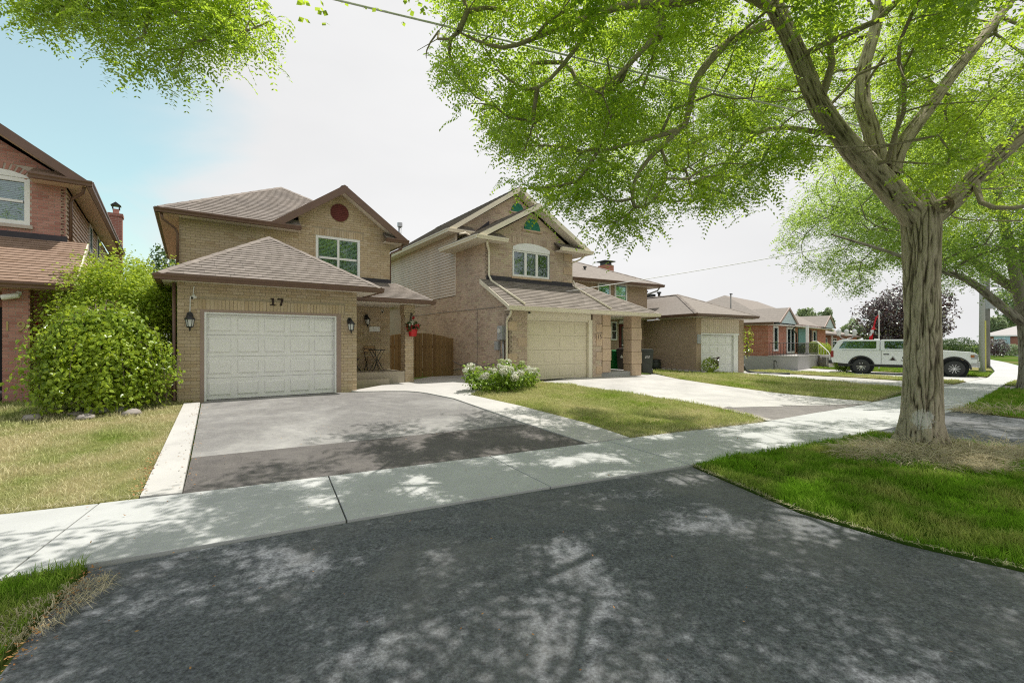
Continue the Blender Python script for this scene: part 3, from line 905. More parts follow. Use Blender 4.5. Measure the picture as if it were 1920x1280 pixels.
# small pavement and lawn pieces towards the far end of the street
sheet('lawn_far', [(30.3, 29), (36, 34.9), (44, 43.3), (70, 74.5), (60, 84), (30, 50), (27, 36)], .0, M['lawnbase'], step=6)

# ------------------------------------------------------------------ shared fittings
def lantern(parent_xyz, rz, label, group, s=1.0):
    """wall lantern: back plate, curved arm, roofed glass body with finial; faces local -y"""
    o = thing('wall_lantern', label, 'wall lamp', parent_xyz, rz, group)
    b = MB(); b.lathe([(.0, -.012), (.055, -.012), (.055, .0), (.0, .0)], 14, (0, -.006, .05), 'y', 1.5)
    b.build('back_plate', M['black'], o)
    a = MB(); a.tube([(0, -.01, .06), (0, -.06, .10), (0, -.11, .11), (0, -.135, .075)], .011, 8); a.build('arm', M['black'], o, True)
    r = MB(); r.lathe([(.0, .095), (.018, .09), (.022, .06), (.045, .045), (.085, -.005), (.085, -.02), (.0, -.02)], 6, (0, -.135, 0)); r.build('cap', M['black'], o)
    g = MB(); g.lathe([(.0, -.02), (.068, -.02), (.048, -.15), (.0, -.15)], 6, (0, -.135, 0)); g.build('glass', M['lampglass'], o)
    c = MB()
    for k in range(6):
        t = math.pi / 3 * k
        c.tube([(.071 * math.cos(t), -.135 + .071 * math.sin(t), -.02), (.05 * math.cos(t), -.135 + .05 * math.sin(t), -.152)], .006, 5)
    c.lathe([(.0, -.15), (.056, -.15), (.05, -.168), (.02, -.175), (.012, -.20), (.016, -.212), (.006, -.235), (.0, -.237)], 8, (0, -.135, 0))
    c.build('cage', M['black'], o)
    o.scale = (s, s, s)
    return o
def garage_door(parent, fr, w, h, cols, rows, mat, pw=.78, ph=.64, proud=.012, name='garage_door'):
    """sectional door: one slab per section, raised field panels as sub-parts"""
    mb = MB()
    sh = h / rows
    for r in range(rows):
        mb.prism([fr.at(0, r * sh + .004, 0), fr.at(w, r * sh + .004, 0), fr.at(w, (r + 1) * sh - .004, 0), fr.at(0, (r + 1) * sh - .004, 0)], fr.N * .035)
    mb.prism([fr.at(0, 0, -.02), fr.at(w, 0, -.02), fr.at(w, h, -.02), fr.at(0, h, -.02)], fr.N * .025)
    d = mb.build(name, mat, parent)
    me = None
    cw = w / cols
    a, b = cw * pw / 2, sh * ph / 2
    V = []; F = []
    g_ = proud * .35
    rings = [(1.0, 0.0), (.99, -g_), (.95, -g_), (.93, proud * .3), (.80, proud)]
    pm = MB()
    for k, (f, n) in enumerate(rings):
        aa = a - (1 - f) * b * 1.0; bb = b - (1 - f) * b
        V += [(-aa, -bb, n), (aa, -bb, n), (aa, bb, n), (-aa, bb, n)]
    for k in range(len(rings) - 1):
        for i in range(4):
            F.append((k * 4 + i, k * 4 + (i + 1) % 4, k * 4 + 4 + (i + 1) % 4, k * 4 + 4 + i))
    k = (len(rings) - 1) * 4
    F.append((k, k + 1, k + 2, k + 3))
    me = bpy.data.meshes.new('panel'); me.from_pydata(V, [], F); me.materials.append(mat)
    R = Matrix((fr.U, fr.V, fr.N)).transposed().to_4x4()
    for r in range(rows):
        for c in range(cols):
            o = bpy.data.objects.new('panel', me); COL.objects.link(o); o.parent = d
            o.matrix_basis = Matrix.Translation(fr.at((c + .5) * cw, (r + .5) * sh, .041)) @ R
    return d
def downpipe(parent, pts, mat, r=.036, name='downpipe'):
    m = MB(); m.tube(pts, r, 8); return m.build(name, mat, parent, True)

# ------------------------------------------------------------------ house 17
H17 = thing('brick_house', 'tan brick two-storey house numbered 17 with white garage door', 'house', (-7.3155, 10.94, 0), math.radians(35.05))
h = H17
wm = MB()
wm.box(-.52, 3.58, .16, 3.30, .1, 3.2)
wm.box(-.53, 5.72, 3.32, 11.0, .1, 5.46)
wm.prism([(2.64, 3.32, 5.46), (5.72, 3.32, 5.46), (5.72, 3.32, 5.62), (4.0, 3.32, 6.82), (2.64, 3.32, 5.86)], (0, 2.0, 0))
wm.build('wall', M['wall17'], h)
f0 = front(0.0); f3 = front(3.2)
op0 = [(-.08, 3.15, -1, 2.55)]
sol = [(-.20, 3.26, 2.55, 2.80)]
gw = [(-.52, .28), (3.58, .28), (3.58, 3.2), (-.52, 3.2)]
wl = [(-.53, 3.50), (1.64, 4.84), (1.64, 5.42), (-.53, 5.42)]
wm_ = [(1.64, 4.84), (2.64, 4.22), (2.64, 5.42), (1.64, 5.42)]
wg = [(2.64, 4.22), (3.12, 3.92), (5.72, 3.92), (5.72, 5.66), (4.0, 6.86), (2.64, 5.90)]
opg = [(3.17, 4.64, 4.02, 5.37)]
solg = [(3.05, 4.76, 5.37, 5.61)]
pb = [(3.58, .78), (5.72, .78), (5.72, 3.06), (3.58, 3.06)]
mm = MB()
veneer(mm, f0, gw, op0, -.15, -.009)
for q in (wl, wm_, pb): veneer(mm, f3, q, [], -.11, -.009)
veneer(mm, f3, wg, opg, -.11, -.009)
mm.build('mortar', M['mortar17'], h)['kind'] = 'stuff'
bp = Pieces(h, h, 'brick', 'brickwork', M['brick17'])
BW, BH = .24, .08
for c, (fr, q, o) in enumerate(((f0, gw, op0 + sol), (f3, wl, []), (f3, wm_, []), (f3, wg, opg + solg), (f3, pb, []))):
    bp.lay(fr, q, BW, BH, -.04, 0.0, .009, o, v0=.30, u0=-.5)
for fr, (a, b, c, d) in ((f0, sol[0]), (f3, solg[0])):
    bp.lay(fr, [(a, c), (b, c), (b, d - .009), (a, d - .009)], BH, d - c, -.04, .003, .009, bond=0)
# porch pillar, with a corbelled head
px0, px1, pt0, pt1 = 5.69, 6.02, 1.70, 2.06
pm = MB(); pm.box(px0 + .009, px1 - .009, pt0 + .009, pt1 - .009, .2, 3.05)
pm.box(px0 - .02, px1 + .02, pt0 - .02, pt1 + .02, 2.86, 3.05)
pm.build('pillar', M['mortar17'], h)
for fr, u0, u1 in ((front(pt0), px0, px1), (leftside(px0), -pt1, -pt0), (rightside(px1), pt0, pt1)):
    bp.lay(fr, [(u0, .3), (u1, .3), (u1, 2.7), (u0, 2.7)], BW, BH, -.03, 0, .009, v0=.30, u0=u0)
    e = .03
    bp.lay(Frame(fr.at(0, 0, e), fr.U, fr.V), [(u0 - e, 2.7), (u1 + e, 2.7), (u1 + e, 3.04), (u0 - e, 3.04)], BW, BH, -.05, 0, .009, v0=2.7, u0=u0)
bp.finish()
# garage door with its trim
tr = MB()
tr.box(-.08, .0, -.012, .14, .3, 2.49); tr.box(3.03, 3.15, -.012, .14, .3, 2.49); tr.box(-.08, 3.15, -.012, .14, 2.49, 2.55)
tr.build('door_trim', M['taupe'], h)
st = MB(); st.box(.0, .045, .0, .05, .34, 2.45); st.box(2.985, 3.03, .0, .05, .34, 2.45); st.box(.0, 3.03, .0, .05, 2.45, 2.49)
st.build('door_stop', M['white'], h)
garage_door(h, Frame((0.02, .115, .385), (1, 0, 0), (0, 0, 1)), 2.99, 2.08, 5, 4, M['door17'], proud=.014)
sl = MB(); sl.box(.0, 3.03, .06, .13, .36, .392); sl.build('door_seal', M['black'], h)
# numerals
def numeral(parent, polys, fr, mat, name='numeral', d=.02):
    mb = MB()
    for p in polys: mb.prism([fr.at(u, v, 0) for u, v in p], fr.N * d)
    return mb.build(name, mat, parent)
fn = Frame((1.40, -.004, 2.71), (1, 0, 0), (0, 0, 1))
numeral(h, [[(.0, .0), (.12, .0), (.12, .025), (.0, .025)], [(.04, .025), (.082, .025), (.082, .185), (.04, .185)], [(.005, .15), (.04, .165), (.04, .185), (.005, .168)]], fn, M['digit'])
numeral(h, [[(.165, .145), (.185, .145), (.19, .185), (.165, .185)], [(.19, .15), (.30, .15), (.30, .185), (.19, .185)], [(.215, .0), (.262, .0), (.30, .15), (.255, .15)]], fn, M['digit'])
# upper window
window(h, Frame((3.17, 3.29, 4.02), (1, 0, 0), (0, 0, 1)), 1.47, 1.35, 2, 2, .085, .07, rowat=.62, depth=.085)
si = MB(); si.box(3.12, 4.69, 3.165, 3.29, 3.96, 4.02); si.build('window_sill', M['mortar17'], h)
# round louvred vent
v = MB(); v.lathe([(.0, -.02), (.30, -.02), (.30, .02), (.0, .02)], 32, (3.94, 3.19, 6.22), 'y'); vo = v.build('round_vent', M['maroon'], h)
v = MB()
for k in range(-4, 5):
    zz = k * .062; ww = math.sqrt(max(.0, .28 ** 2 - zz ** 2))
    if ww > .04: v.obox((3.94, 3.168, 6.22 + zz), (ww, 0, 0), (0, .012, .012), (0, -.004, .022))
v.build('louvre', M['maroon'], vo)
# roofs
sp = Pieces(h, h, 'shingle', 'shingle_field', M['shingle17'])
dk = MB()
A, B, AP, AQ = (-.86, -.4, 3.3), (4.14, -.4, 3.3), (1.64, 2.1, 4.87), (1.64, 3.3, 4.87)
roof_plane(h, sp, dk, [A, B, AP]); roof_plane(h, None, dk, [(-.86, 3.3, 3.3), A, AP, AQ]); roof_plane(h, sp, dk, [B, (4.14, 3.2, 3.3), AQ, AP])
E0, E1, E2, E3 = (-1.0, 2.8, 5.5), (6.2, 2.8, 5.5), (6.2, 11.6, 5.5), (-1.0, 11.6, 5.5)
R0, R1 = (2.6, 6.4, 7.71), (2.6, 8.0, 7.71)
roof_plane(h, sp, dk, [E0, (1.8, 2.8, 5.5), (3.85, 5.15, 6.943), R0])
roof_plane(h, sp, dk, [(1.8, 2.8, 5.5), (2.64, 2.8, 5.5), (2.64, 3.2, 5.746), (2.14, 3.2, 5.746)])
roof_plane(h, None, dk, [E1, E2, R1, R0]); roof_plane(h, None, dk, [E2, E3, R1]); roof_plane(h, None, dk, [E3, E0, R0, R1])
roof_plane(h, None, dk, [(6.2, 2.78, 5.5), (6.2, 5.2, 5.5), (4.0, 5.35, 7.05), (4.0, 2.78, 7.05)])
roof_plane(h, sp, dk, [(1.8, 3.4, 5.5), (1.8, 2.78, 5.5), (4.0, 2.78, 7.05), (4.0, 5.35, 7.05)])
roof_plane(h, sp, dk, [(5.45, 2.8, 5.5), (6.2, 2.8, 5.5), (5.85, 3.2, 5.74), (5.45, 3.2, 5.74)])
roof_plane(h, sp, dk, [(3.7, 1.3, 3.2), (6.55, 1.3, 3.2), (5.92, 3.2, 3.93), (3.7, 3.2, 3.93)])
roof_plane(h, sp, dk, [(6.55, 1.3, 3.2), (6.55, 3.3, 3.2), (5.92, 3.2, 3.93)])
dk.build('roof', M['roofdeck'], h, fix=True)
sp.finish()
# ridge and hip caps
def cap(mb, p, q, w=.12, t=.016):
    p = Vector(p); q = Vector(q); d = (q - p); n = max(2, int(d.length / .22)); u = d.normalized()
    s = u.cross(Vector((0, 0, 1))).normalized(); up = s.cross(u)
    for i in range(n):
        c = p + d * ((i + .5) / n)
        for sg in (-1, 1):
            a = s * sg * math.cos(.42) - up * math.sin(.42)
            mb.obox(c + a * w / 2 + up * (.02 + .006 * (i % 2)), u * (d.length / n * .52), a * w / 2, up * t / 2)
def caprow(p, q, mat, par=None):
    m = MB(); cap(m, p, q); o = m.build('ridge_cap_row', mat, par or h); o['kind'] = 'stuff'
for p, q in ((A, AP), (B, AP), (E0, R0), (E1, R0), ((6.55, 1.3, 3.2), (5.92, 3.2, 3.93)), ((4.0, 2.78, 7.05), (4.0, 5.3, 7.05)), (AP, AQ)): caprow(p, q, M['shingle17'])
def fascia(mb, p, q, hh=.10):
    p = Vector(p); q = Vector(q); u = (q - p).normalized(); o = Vector((u.y, -u.x, 0))
    mb.prism([p - o * .03, p, p + Vector((0, 0, -hh)), p - o * .03 + Vector((0, 0, -hh))], q - p)
gt = MB()
for run in ([(-.86, 3.2, 3.285), (-.86, -.4, 3.285)], [(-.93, -.4, 3.285), (4.21, -.4, 3.285)], [(4.14, -.4, 3.285), (4.14, 1.28, 3.285)], [(3.9, 1.3, 3.185), (6.62, 1.3, 3.185)], [(6.55, 1.3, 3.185), (6.55, 3.3, 3.185)],
            [(-1.07, 2.8, 5.485), (2.64, 2.8, 5.485)], [(5.45, 2.8, 5.485), (6.27, 2.8, 5.485)], [(6.2, 2.8, 5.485), (6.2, 11.6, 5.485)], [(-1.0, 11.6, 5.485), (-1.0, 2.8, 5.485)]):
    gutter(gt, run, .125, .10)
gt.build('gutter', M['brown'], h)
for pts in ([(1.70, 5.44), (4.0, 7.07), (4.0, 6.80), (2.04, 5.42)], [(4.0, 7.07), (6.30, 5.45), (6.22, 5.30), (5.98, 5.40), (4.0, 6.80)]):
    b = MB(); b.prism([(a, 2.745, z) for a, z in pts], (0, .035, 0)); b.build('rake_fascia', M['brown'], h)
so = MB()
so.box(-.80, 4.08, -.34, -.005, 3.17, 3.19); so.box(-.80, -.525, 0, 3.2, 3.17, 3.19); so.box(3.585, 4.08, 0, 3.2, 3.168, 3.188)
so.box(3.62, 6.5, 1.36, 3.19, 3.05, 3.075)
so.box(-.94, 2.64, 2.84, 3.19, 5.36, 5.385); so.box(5.45, 6.14, 2.84, 3.19, 5.36, 5.385); so.box(5.725, 6.14, 3.19, 11.5, 5.36, 5.385)
for (a, z0), (b, z1) in (((2.0, 5.46), (4.0, 6.855)), ((4.0, 6.855), (6.0, 5.46))):
    so.prism([(a, 2.782, z0), (b, 2.782, z1), (b, 2.782, z1 + .02), (a, 2.782, z0 + .02)], (0, .41, 0))
so.build('soffit', M['soffit'], h)
so = MB(); so.box(-.99, -.535, 2.842, 11.5, 5.358, 5.384); so.build('side_soffit', M['soffit_tan'], h)
fl = MB(); fl.box(3.2, 5.74, 3.16, 3.196, 3.90, 4.06); fl.build('flashing', M['flash'], h)
downpipe(h, [(-.93, 2.86, 5.37), (-.9, 2.9, 5.2), (-.62, 3.1, 5.02), (-.57, 3.14, 4.9), (-.57, 3.14, 3.5)], M['brown'])
downpipe(h, [(6.1, 2.9, 5.36), (6.08, 3.0, 5.2), (5.80, 3.3, 5.05), (5.77, 3.3, 4.9), (5.77, 3.3, 3.9)], M['brown'])
downpipe(h, [(-.58, .06, 3.15), (-.58, .06, .55), (-.58, -.03, .42)], M['brown'])
# porch slab and steps
pf = MB(); pf.box(3.585, 5.66, 1.64, 3.19, .1, .80); pf.build('porch_floor', M['oldconc'], h, bevel=.012)
pf = MB(); pf.box(3.585, 5.0, 1.28, 1.635, .1, .60); pf.build('porch_step', M['oldconc'], h, bevel=.012)
pq = MB(); pq.box(4.95, 5.33, 3.15, 3.196, 2.16, 2.34); pq.build('mailbox_plate', M['white'], h, bevel=.006)
def h17(s, t, z): return wmat(H17) @ Vector((s, t, z))
R17 = math.radians(35.05)
lantern(h17(-.28, .0, 2.32), R17, 'black lantern left of the white garage door of house 17', 'lanterns on house 17', 1.25)
lantern(h17(3.38, .0, 2.30), R17, 'black lantern right of the white garage door of house 17', 'lanterns on house 17', 1.25)
lantern(h17(4.85, 3.2, 2.60), R17, 'black lantern above the white plate on the porch wall of house 17', 'lanterns on house 17', 1.25)
def security_camera(p, rz, label, wire=None, s=1.0):
    o = thing('security_camera', label, 'camera', p, rz, 'security cameras')
    m = MB(); m.lathe([(0, 0), (.03, 0), (.03, .025), (0, .025)], 10, (0, -.025, 0), 'y'); m.tube([(0, -.02, 0), (0, -.05, -.03)], .012, 6); m.build('mount', M['white'], o)
    m = MB(); m.lathe([(0, -.075), (.028, -.07), (.034, -.05), (.034, .07), (.026, .085), (0, .085)], 12, (0, 0, 0), 'y'); b = m.build('camera_body', M['white'], o, True)
    b.location = (.0, -.10, -.045); b.rotation_euler = (.25, 0, -.5)
    m = MB(); m.lathe([(0, -.083), (.026, -.083), (.028, -.072), (0, -.072)], 12, (0, 0, 0), 'y'); m.build('lens', M['black'], b)
    if wire: m = MB(); m.tube(wire, .01, 6); m.build('conduit', M['white'], o)
    o.scale = (s, s, s)
    return o
security_camera(h17(-.20, .0, 2.86), R17, 'white security camera on a conduit above the left garage lantern', [(0, -.012, .22), (-.02, -.012, .0), (-.07, -.012, -.02), (-.08, -.012, -.42)])
security_camera(h17(5.42, 3.2, 2.92), R17, 'white security camera under the porch soffit of house 17')

# ------------------------------------------------------------------ house 15
H15 = thing('brick_house', 'pinkish buff brick two-storey house numbered 15 with beige garage door', 'house', (.5473, 16.5, 0), math.radians(34))
h = H15
wm = MB()
wm.box(-.66, 3.58, .30, 4.45, .0, 2.98)
wm.box(-.66, 3.36, 1.67, 4.45, 2.9, 5.6)
wm.box(-.66, 5.6, 4.42, 13.0, .0, 6.45)
wm.prism([(-.66, 4.42, 6.4), (5.6, 4.42, 6.4), (2.42, 4.42, 8.5)], (0, 8.5, 0))
wm.prism([(-.66, 1.67, 5.5), (3.36, 1.67, 5.5), (3.36, 1.67, 5.85), (1.385, 1.67, 6.95), (-.66, 1.67, 5.85)], (0, 2.8, 0))
wm.build('wall', M['wall15'], h)
g0 = front(0.0); g1 = front(1.55); g4 = front(4.3); ls = leftside(-.77); rs = rightside(5.7); rs1 = rightside(3.47)
lp = [(-.77, .2), (.0, .2), (.0, 2.9), (-.77, 2.9)]
rp = [(3.22, .2), (3.7, .2), (3.7, 2.9), (3.22, 2.9)]
ug = [(-.77, 4.02), (3.47, 4.02), (3.47, 5.75), (1.385, 6.99), (-.77, 5.75)]
opu = [(.40, 2.28, 4.36, 5.41)]
mg = [(-.77, 6.2), (5.7, 6.2), (5.7, 6.55), (2.42, 8.6), (-.77, 6.55)]
mr_ = [(3.47, 4.2), (5.7, 4.2), (5.7, 6.3), (3.47, 6.3)]
lw1 = [(-1.55, .15), (.0, .15), (.0, 2.95), (-1.55, 3.95)]             # u = -t on the left side
lw2 = [(-4.1, .15), (-1.55, .15), (-1.55, 5.56), (-4.1, 5.56)]
lw3 = [(-9.0, .15), (-4.1, .15), (-4.1, 3.74), (-9.0, 3.74)]
mm = MB()
veneer(mm, g0, lp, [], -.32, -.007); veneer(mm, g0, rp, [], -.32, -.007); veneer(mm, g1, ug, opu, -.14, -.007); veneer(mm, g4, mg, [], -.14, -.007); veneer(mm, g4, mr_, [], -.14, -.007)
for q in (lw1, lw2, lw3): veneer(mm, ls, q, [], -.12, -.007)
mm.build('mortar', M['mortar15'], h)['kind'] = 'stuff'
bp = Pieces(h, h, 'brick', 'brickwork', M['brick15'])
sol5 = [(.34, 2.34, 5.70, 5.94)]
for fr, q, o in ((g0, lp, []), (g0, rp, []), (g1, ug, opu + sol5), (g4, mg, []), (g4, mr_, []), (ls, lw1, []), (ls, lw2, []), (ls, lw3, [])):
    bp.lay(fr, q, BW, BH, -.03, 0.0, .008, o, v0=.16, u0=0)
bp.lay(g1, [(.34, 5.70), (2.34, 5.70), (2.34, 5.93), (.34, 5.93)], .08, .24, -.03, .003, .008, bond=0)
bp.finish()
# raised quoin blocks at the right corners and on the pillars
qm = []
for k in range(3):
    z = 4.10 + k * .56
    qm.append((3.02, 3.49, 1.53, 1.60, z, z + .30))
    qm.append((5.25, 5.72, 4.28, 4.35, z + .15, z + .45))
for k in range(4):
    z = .52 + k * .56
    qm.append((3.40, 3.72, -.02, .06, z, z + .30))
    qm.append((-.79, -.45, -.02, .06, z, z + .30) if k % 2 else (-.40, -.02, -.02, .06, z, z + .30))
for q in qm:
    b = MB(); b.box(*q); b.build('quoin', M['stone15'], h, bevel=.008)
# stone porch pillars of stacked blocks
def stone_pillar(s0, s1, t0, t1, z0, z1, n, name='stone_pillar'):
    p = MB(); p.box(s0 + .02, s1 - .02, t0 + .02, t1 - .02, z0, z1); po = p.build(name, M['stone15'], h)
    hh = (z1 - z0) / n
    for k in range(n):
        b = MB(); e = .018 if k % 2 else 0; b.box(s0 - e, s1 + e, t0 - e, t1 + e, z0 + k * hh + .006, z0 + (k + 1) * hh - .006)
        b.build('stone_block', M['stone15'], po, bevel=.012)
stone_pillar(3.74, 4.2, -.02, .42, .56, 2.9, 5)
stone_pillar(5.45, 6.06, -.02, .44, .35, 2.9, 5)
ps = MB(); ps.box(3.72, 6.0, .05, 2.4, .1, .56); ps.build('porch_floor', M['greyconc'], h, bevel=.012)
# garage: header panel, jambs, door
hd = MB(); hd.box(.0, 3.1, -.01, .1, 2.66, 2.93); hd.box(-.05, 3.16, -.035, .0, 2.90, 2.95); hd.build('door_header', M['cream'], h, bevel=.004)
jb = MB(); jb.box(3.02, 3.22, .02, .12, .35, 2.66); jb.box(.0, .05, .06, .12, .35, 2.66); jb.box(.05, 3.02, .06, .12, 2.58, 2.66); jb.build('door_jamb', M['cream'], h)
garage_door(h, Frame((.05, .17, .40), (1, 0, 0), (0, 0, 1)), 2.97, 2.18, 4, 4, M['beige'], .80, .62, .003)
sl = MB(); sl.box(.0, 3.05, .10, .19, .38, .405); sl.build('door_seal', M['black'], h)
pl = MB(); pl.box(3.39, 3.70, -.05, -.02, 1.86, 2.12); plo = pl.build('number_plaque', M['stone15'], h, bevel=.005)
add_text(plo, '15', Frame((3.545, -.05, 1.99), (1, 0, 0), (0, 0, 1)), .24, M['digit'], 'numeral', .006)
# siding boards on the left wall
spc = Pieces(h, h, 'siding_board', 'siding', M['sid15'])
z = 3.76
fl_ = Frame((-.77, 0, 0), (0, -1, 0), (0, 0, 1))
while z < 6.34:
    spc.add(fl_, [(-12.9, z), (-4.1, z), (-4.1, min(z + .118, 6.36)), (-12.9, min(z + .118, 6.36))], -.08, .03, None, (z, .12, .004)); z += .12
spc.finish()
cb = MB(); cb.box(-.80, -.76, 4.03, 4.10, 3.74, 6.36); cb.build('corner_trim', M['sid15'], h)
# upper window with arched head panel
wo_ = window(h, Frame((.42, 1.66, 4.38), (1, 0, 0), (0, 0, 1)), 1.84, 1.04, 3, 1, .075, .11, blind=False, depth=.10)
ah = MB(); ah.prism([(.42, 1.53, 5.41), (2.26, 1.53, 5.41), (2.26, 1.53, 5.54), (2.0, 1.53, 5.65), (1.66, 1.53, 5.715), (1.34, 1.53, 5.73), (1.02, 1.53, 5.715), (.68, 1.53, 5.65), (.42, 1.53, 5.54)], (0, .08, 0))
ah.build('arched_head', M['white'], h)
si = MB(); si.box(.34, 2.32, 1.49, 1.60, 4.28, 4.37); si.build('window_sill', M['stone15'], h, bevel=.006)
# half-round vents
def half_vent(cx, t, z, r, rz):
    arc = [(cx + r * math.cos(math.pi * k / 16), z + rz * math.sin(math.pi * k / 16)) for k in range(17)]
    b = MB(); b.prism([(a, t - .01, q) for a, q in arc], (0, .06, 0)); vo = b.build('half_round_vent', M['green'], h)
    l = MB(); k = .03
    while k < rz * .93:
        w = r * math.sqrt(max(0, 1 - (k / rz) ** 2)) - .02
        if w > .04: l.obox((cx, t - .018, z + k), (w, 0, 0), (0, .01, .01), (0, -.004, .02))
        k += .055
    l.build('louvre', M['green'], vo)
    s_ = MB(); s_.box(cx - r - .1, cx + r + .1, t - .05, t + .02, z - .07, z - .005); s_.build('vent_sill', M['stone15'], h, bevel=.005)
half_vent(1.36, 1.54, 6.28, .40, .45)
half_vent(2.55, 4.29, 7.85, .36, .42)
# roofs
sp = Pieces(h, h, 'shingle', 'shingle_field', M['shingle15'])
dk = MB()
za = 3.02
def zl(t): return za + .56 * (t + .45)
roof_plane(h, sp, dk, [(-1.05, -.45, za), (6.67, -.45, za), (4.17, 2.05, zl(2.05)), (3.47, 2.05, zl(2.05)), (3.47, 1.56, zl(1.56)), (-1.05, 1.56, zl(1.56))][:2] + [(5.12, 1.1, zl(1.1)), (-1.05, 1.1, zl(1.1))])
roof_plane(h, sp, dk, [(-1.05, 1.1, zl(1.1)), (3.47, 1.1, zl(1.1)), (3.47, 1.56, zl(1.56)), (-1.05, 1.56, zl(1.56))])
roof_plane(h, sp, dk, [(3.47, 1.1, zl(1.1)), (5.12, 1.1, zl(1.1)), (4.17, 2.05, zl(2.05)), (3.47, 2.05, zl(2.05))])
roof_plane(h, None, dk, [(6.67, -.45, za), (6.67, 4.35, za), (4.17, 4.35, zl(2.05)), (4.17, 2.05, zl(2.05))])
dk.prism([(3.47, 2.05, zl(2.05) - .02), (4.17, 2.05, zl(2.05) - .02), (4.17, 4.35, zl(2.05) - .02), (3.47, 4.35, zl(2.05) - .02)], (0, 0, .03))
FEZ, FA = 5.68, 7.25
roof_plane(h, sp, dk, [(-1.42, 4.35, FEZ), (-1.42, 1.1, FEZ), (1.385, 1.1, FA), (1.385, 4.35, FA)])
roof_plane(h, sp, dk, [(4.19, 1.1, FEZ), (4.19, 4.35, FEZ), (1.385, 4.35, FA), (1.385, 1.1, FA)])
ME, MA = 6.5, 8.89
roof_plane(h, sp, dk, [(-1.2, 13, ME), (-1.2, 3.85, ME), (2.42, 3.85, MA), (2.42, 13, MA)])
roof_plane(h, sp, dk, [(6.04, 3.85, ME), (6.04, 13, ME), (2.42, 13, MA), (2.42, 3.85, MA)])
roof_plane(h, sp, dk, [(-1.2, 3.85, ME), (.1, 3.85, ME), (.1, 4.3, 6.8), (-.75, 4.3, 6.8)])
roof_plane(h, sp, dk, [(-1.42, 1.1, FEZ), (-.12, 1.1, FEZ), (-.12, 1.55, 5.93), (-.9, 1.55, 5.93)])
roof_plane(h, sp, dk, [(2.5, 1.1, FEZ), (4.19, 1.1, FEZ), (3.6, 1.55, 5.93), (2.5, 1.55, 5.93)])
dk.build('roof', M['roofdeck'], h)
sp.finish()
for p, q in (((6.67, -.45, za), (4.17, 2.05, zl(2.05))), ((1.385, 1.1, FA), (1.385, 4.3, FA)), ((2.42, 3.85, MA), (2.42, 12.9, MA))): caprow(p, q, M['shingle15'])
gt = MB()
for run in ([(-1.12, -.45, za - .01), (6.74, -.45, za - .01)], [(6.67, -.45, za - .01), (6.67, 4.3, za - .01)], [(-1.42, 4.2, FEZ - .01), (-1.42, 1.1, FEZ - .01)], [(-1.49, 1.1, FEZ - .01), (-.12, 1.1, FEZ - .01)],
            [(2.5, 1.1, FEZ - .01), (4.26, 1.1, FEZ - .01)], [(4.19, 1.1, FEZ - .01), (4.19, 4.3, FEZ - .01)], [(-1.2, 13, ME - .01), (-1.2, 3.85, ME - .01)], [(-1.27, 3.85, ME - .01), (.1, 3.85, ME - .01)], [(6.04, 3.85, ME - .01), (6.04, 13, ME - .01)]):
    gutter(gt, run, .13, .10)
gt.build('gutter', M['cream'], h)
def rake(pts, t, mat):
    b = MB(); b.prism([(a, t, z) for a, z in pts], (0, .035, 0)); b.build('rake_fascia', mat, h)
rake([(-1.44, 5.66), (1.385, 7.26), (1.385, 7.06), (-1.10, 5.66)], 1.065, M['cream']); rake([(1.385, 7.26), (4.21, 5.66), (3.87, 5.66), (1.385, 7.06)], 1.065, M['cream'])
rake([(-1.22, 6.5), (2.42, 8.9), (2.42, 8.68), (-.90, 6.5)], 3.815, M['cream']); rake([(2.42, 8.9), (6.06, 6.5), (5.74, 6.5), (2.42, 8.68)], 3.815, M['cream'])
b = MB(); b.prism([(-1.05, -.45, za - .005), (-1.05, 1.56, zl(1.56) - .005), (-1.05, 1.56, zl(1.56) - .17), (-1.05, -.45, za - .13)], (-.03, 0, 0)); b.build('rake_fascia', M['cream'], h)
so = MB()
so.box(-1.0, 6.6, -.40, -.04, 2.885, 2.905); so.box(3.25, 6.6, -.04, 4.3, 2.886, 2.906)
so.box(-1.36, -.775, 1.14, 4.3, 5.55, 5.57); so.box(-.775, -.12, 1.14, 1.545, 5.55, 5.57); so.box(2.5, 4.14, 1.14, 1.545, 5.55, 5.57); so.box(3.475, 4.14, 1.545, 4.3, 5.55, 5.57)
so.box(-1.14, -.775, 3.89, 13, 6.37, 6.39); so.box(-.775, .1, 3.89, 4.29, 6.37, 6.39); so.box(5.705, 5.98, 3.89, 13, 6.37, 6.39)
for (a, z0), (b_, z1), t in (((-1.1, 5.68), (1.385, 7.09), 1.10), ((1.385, 7.09), (3.87, 5.68), 1.10), ((-.9, 6.52), (2.42, 8.71), 3.85), ((2.42, 8.71), (5.74, 6.52), 3.85)):
    so.prism([(a, t, z0), (b_, t, z1), (b_, t, z1 + .02), (a, t, z0 + .02)], (0, .445, 0))
so.prism([(-1.0, -.4, 2.90), (-1.0, 1.54, 3.98), (-1.0, 1.54, 4.0), (-1.0, -.4, 2.92)], (.22, 0, 0))
so.build('soffit', M['soffit'], h)
fl = MB(); fl.box(-.79, 3.49, 1.51, 1.546, zl(1.5) + .02, zl(1.5) + .20); fl.build('flashing', M['flash'], h)
fl = MB(); fl.box(3.47, 5.72, 4.26, 4.296, zl(2.05), zl(2.05) + .16); fl.build('flashing', M['flash'], h)
fl = MB(); fl.prism([(-.66, 4.27, 6.2), (.0, 4.27, 6.42), (1.0, 4.27, 7.22), (1.0, 4.27, 7.02), (-.3, 4.27, 6.2)], (0, .025, 0)); fl.build('flashing', M['flash'], h)
zz = lambda t: zl(t) + .06
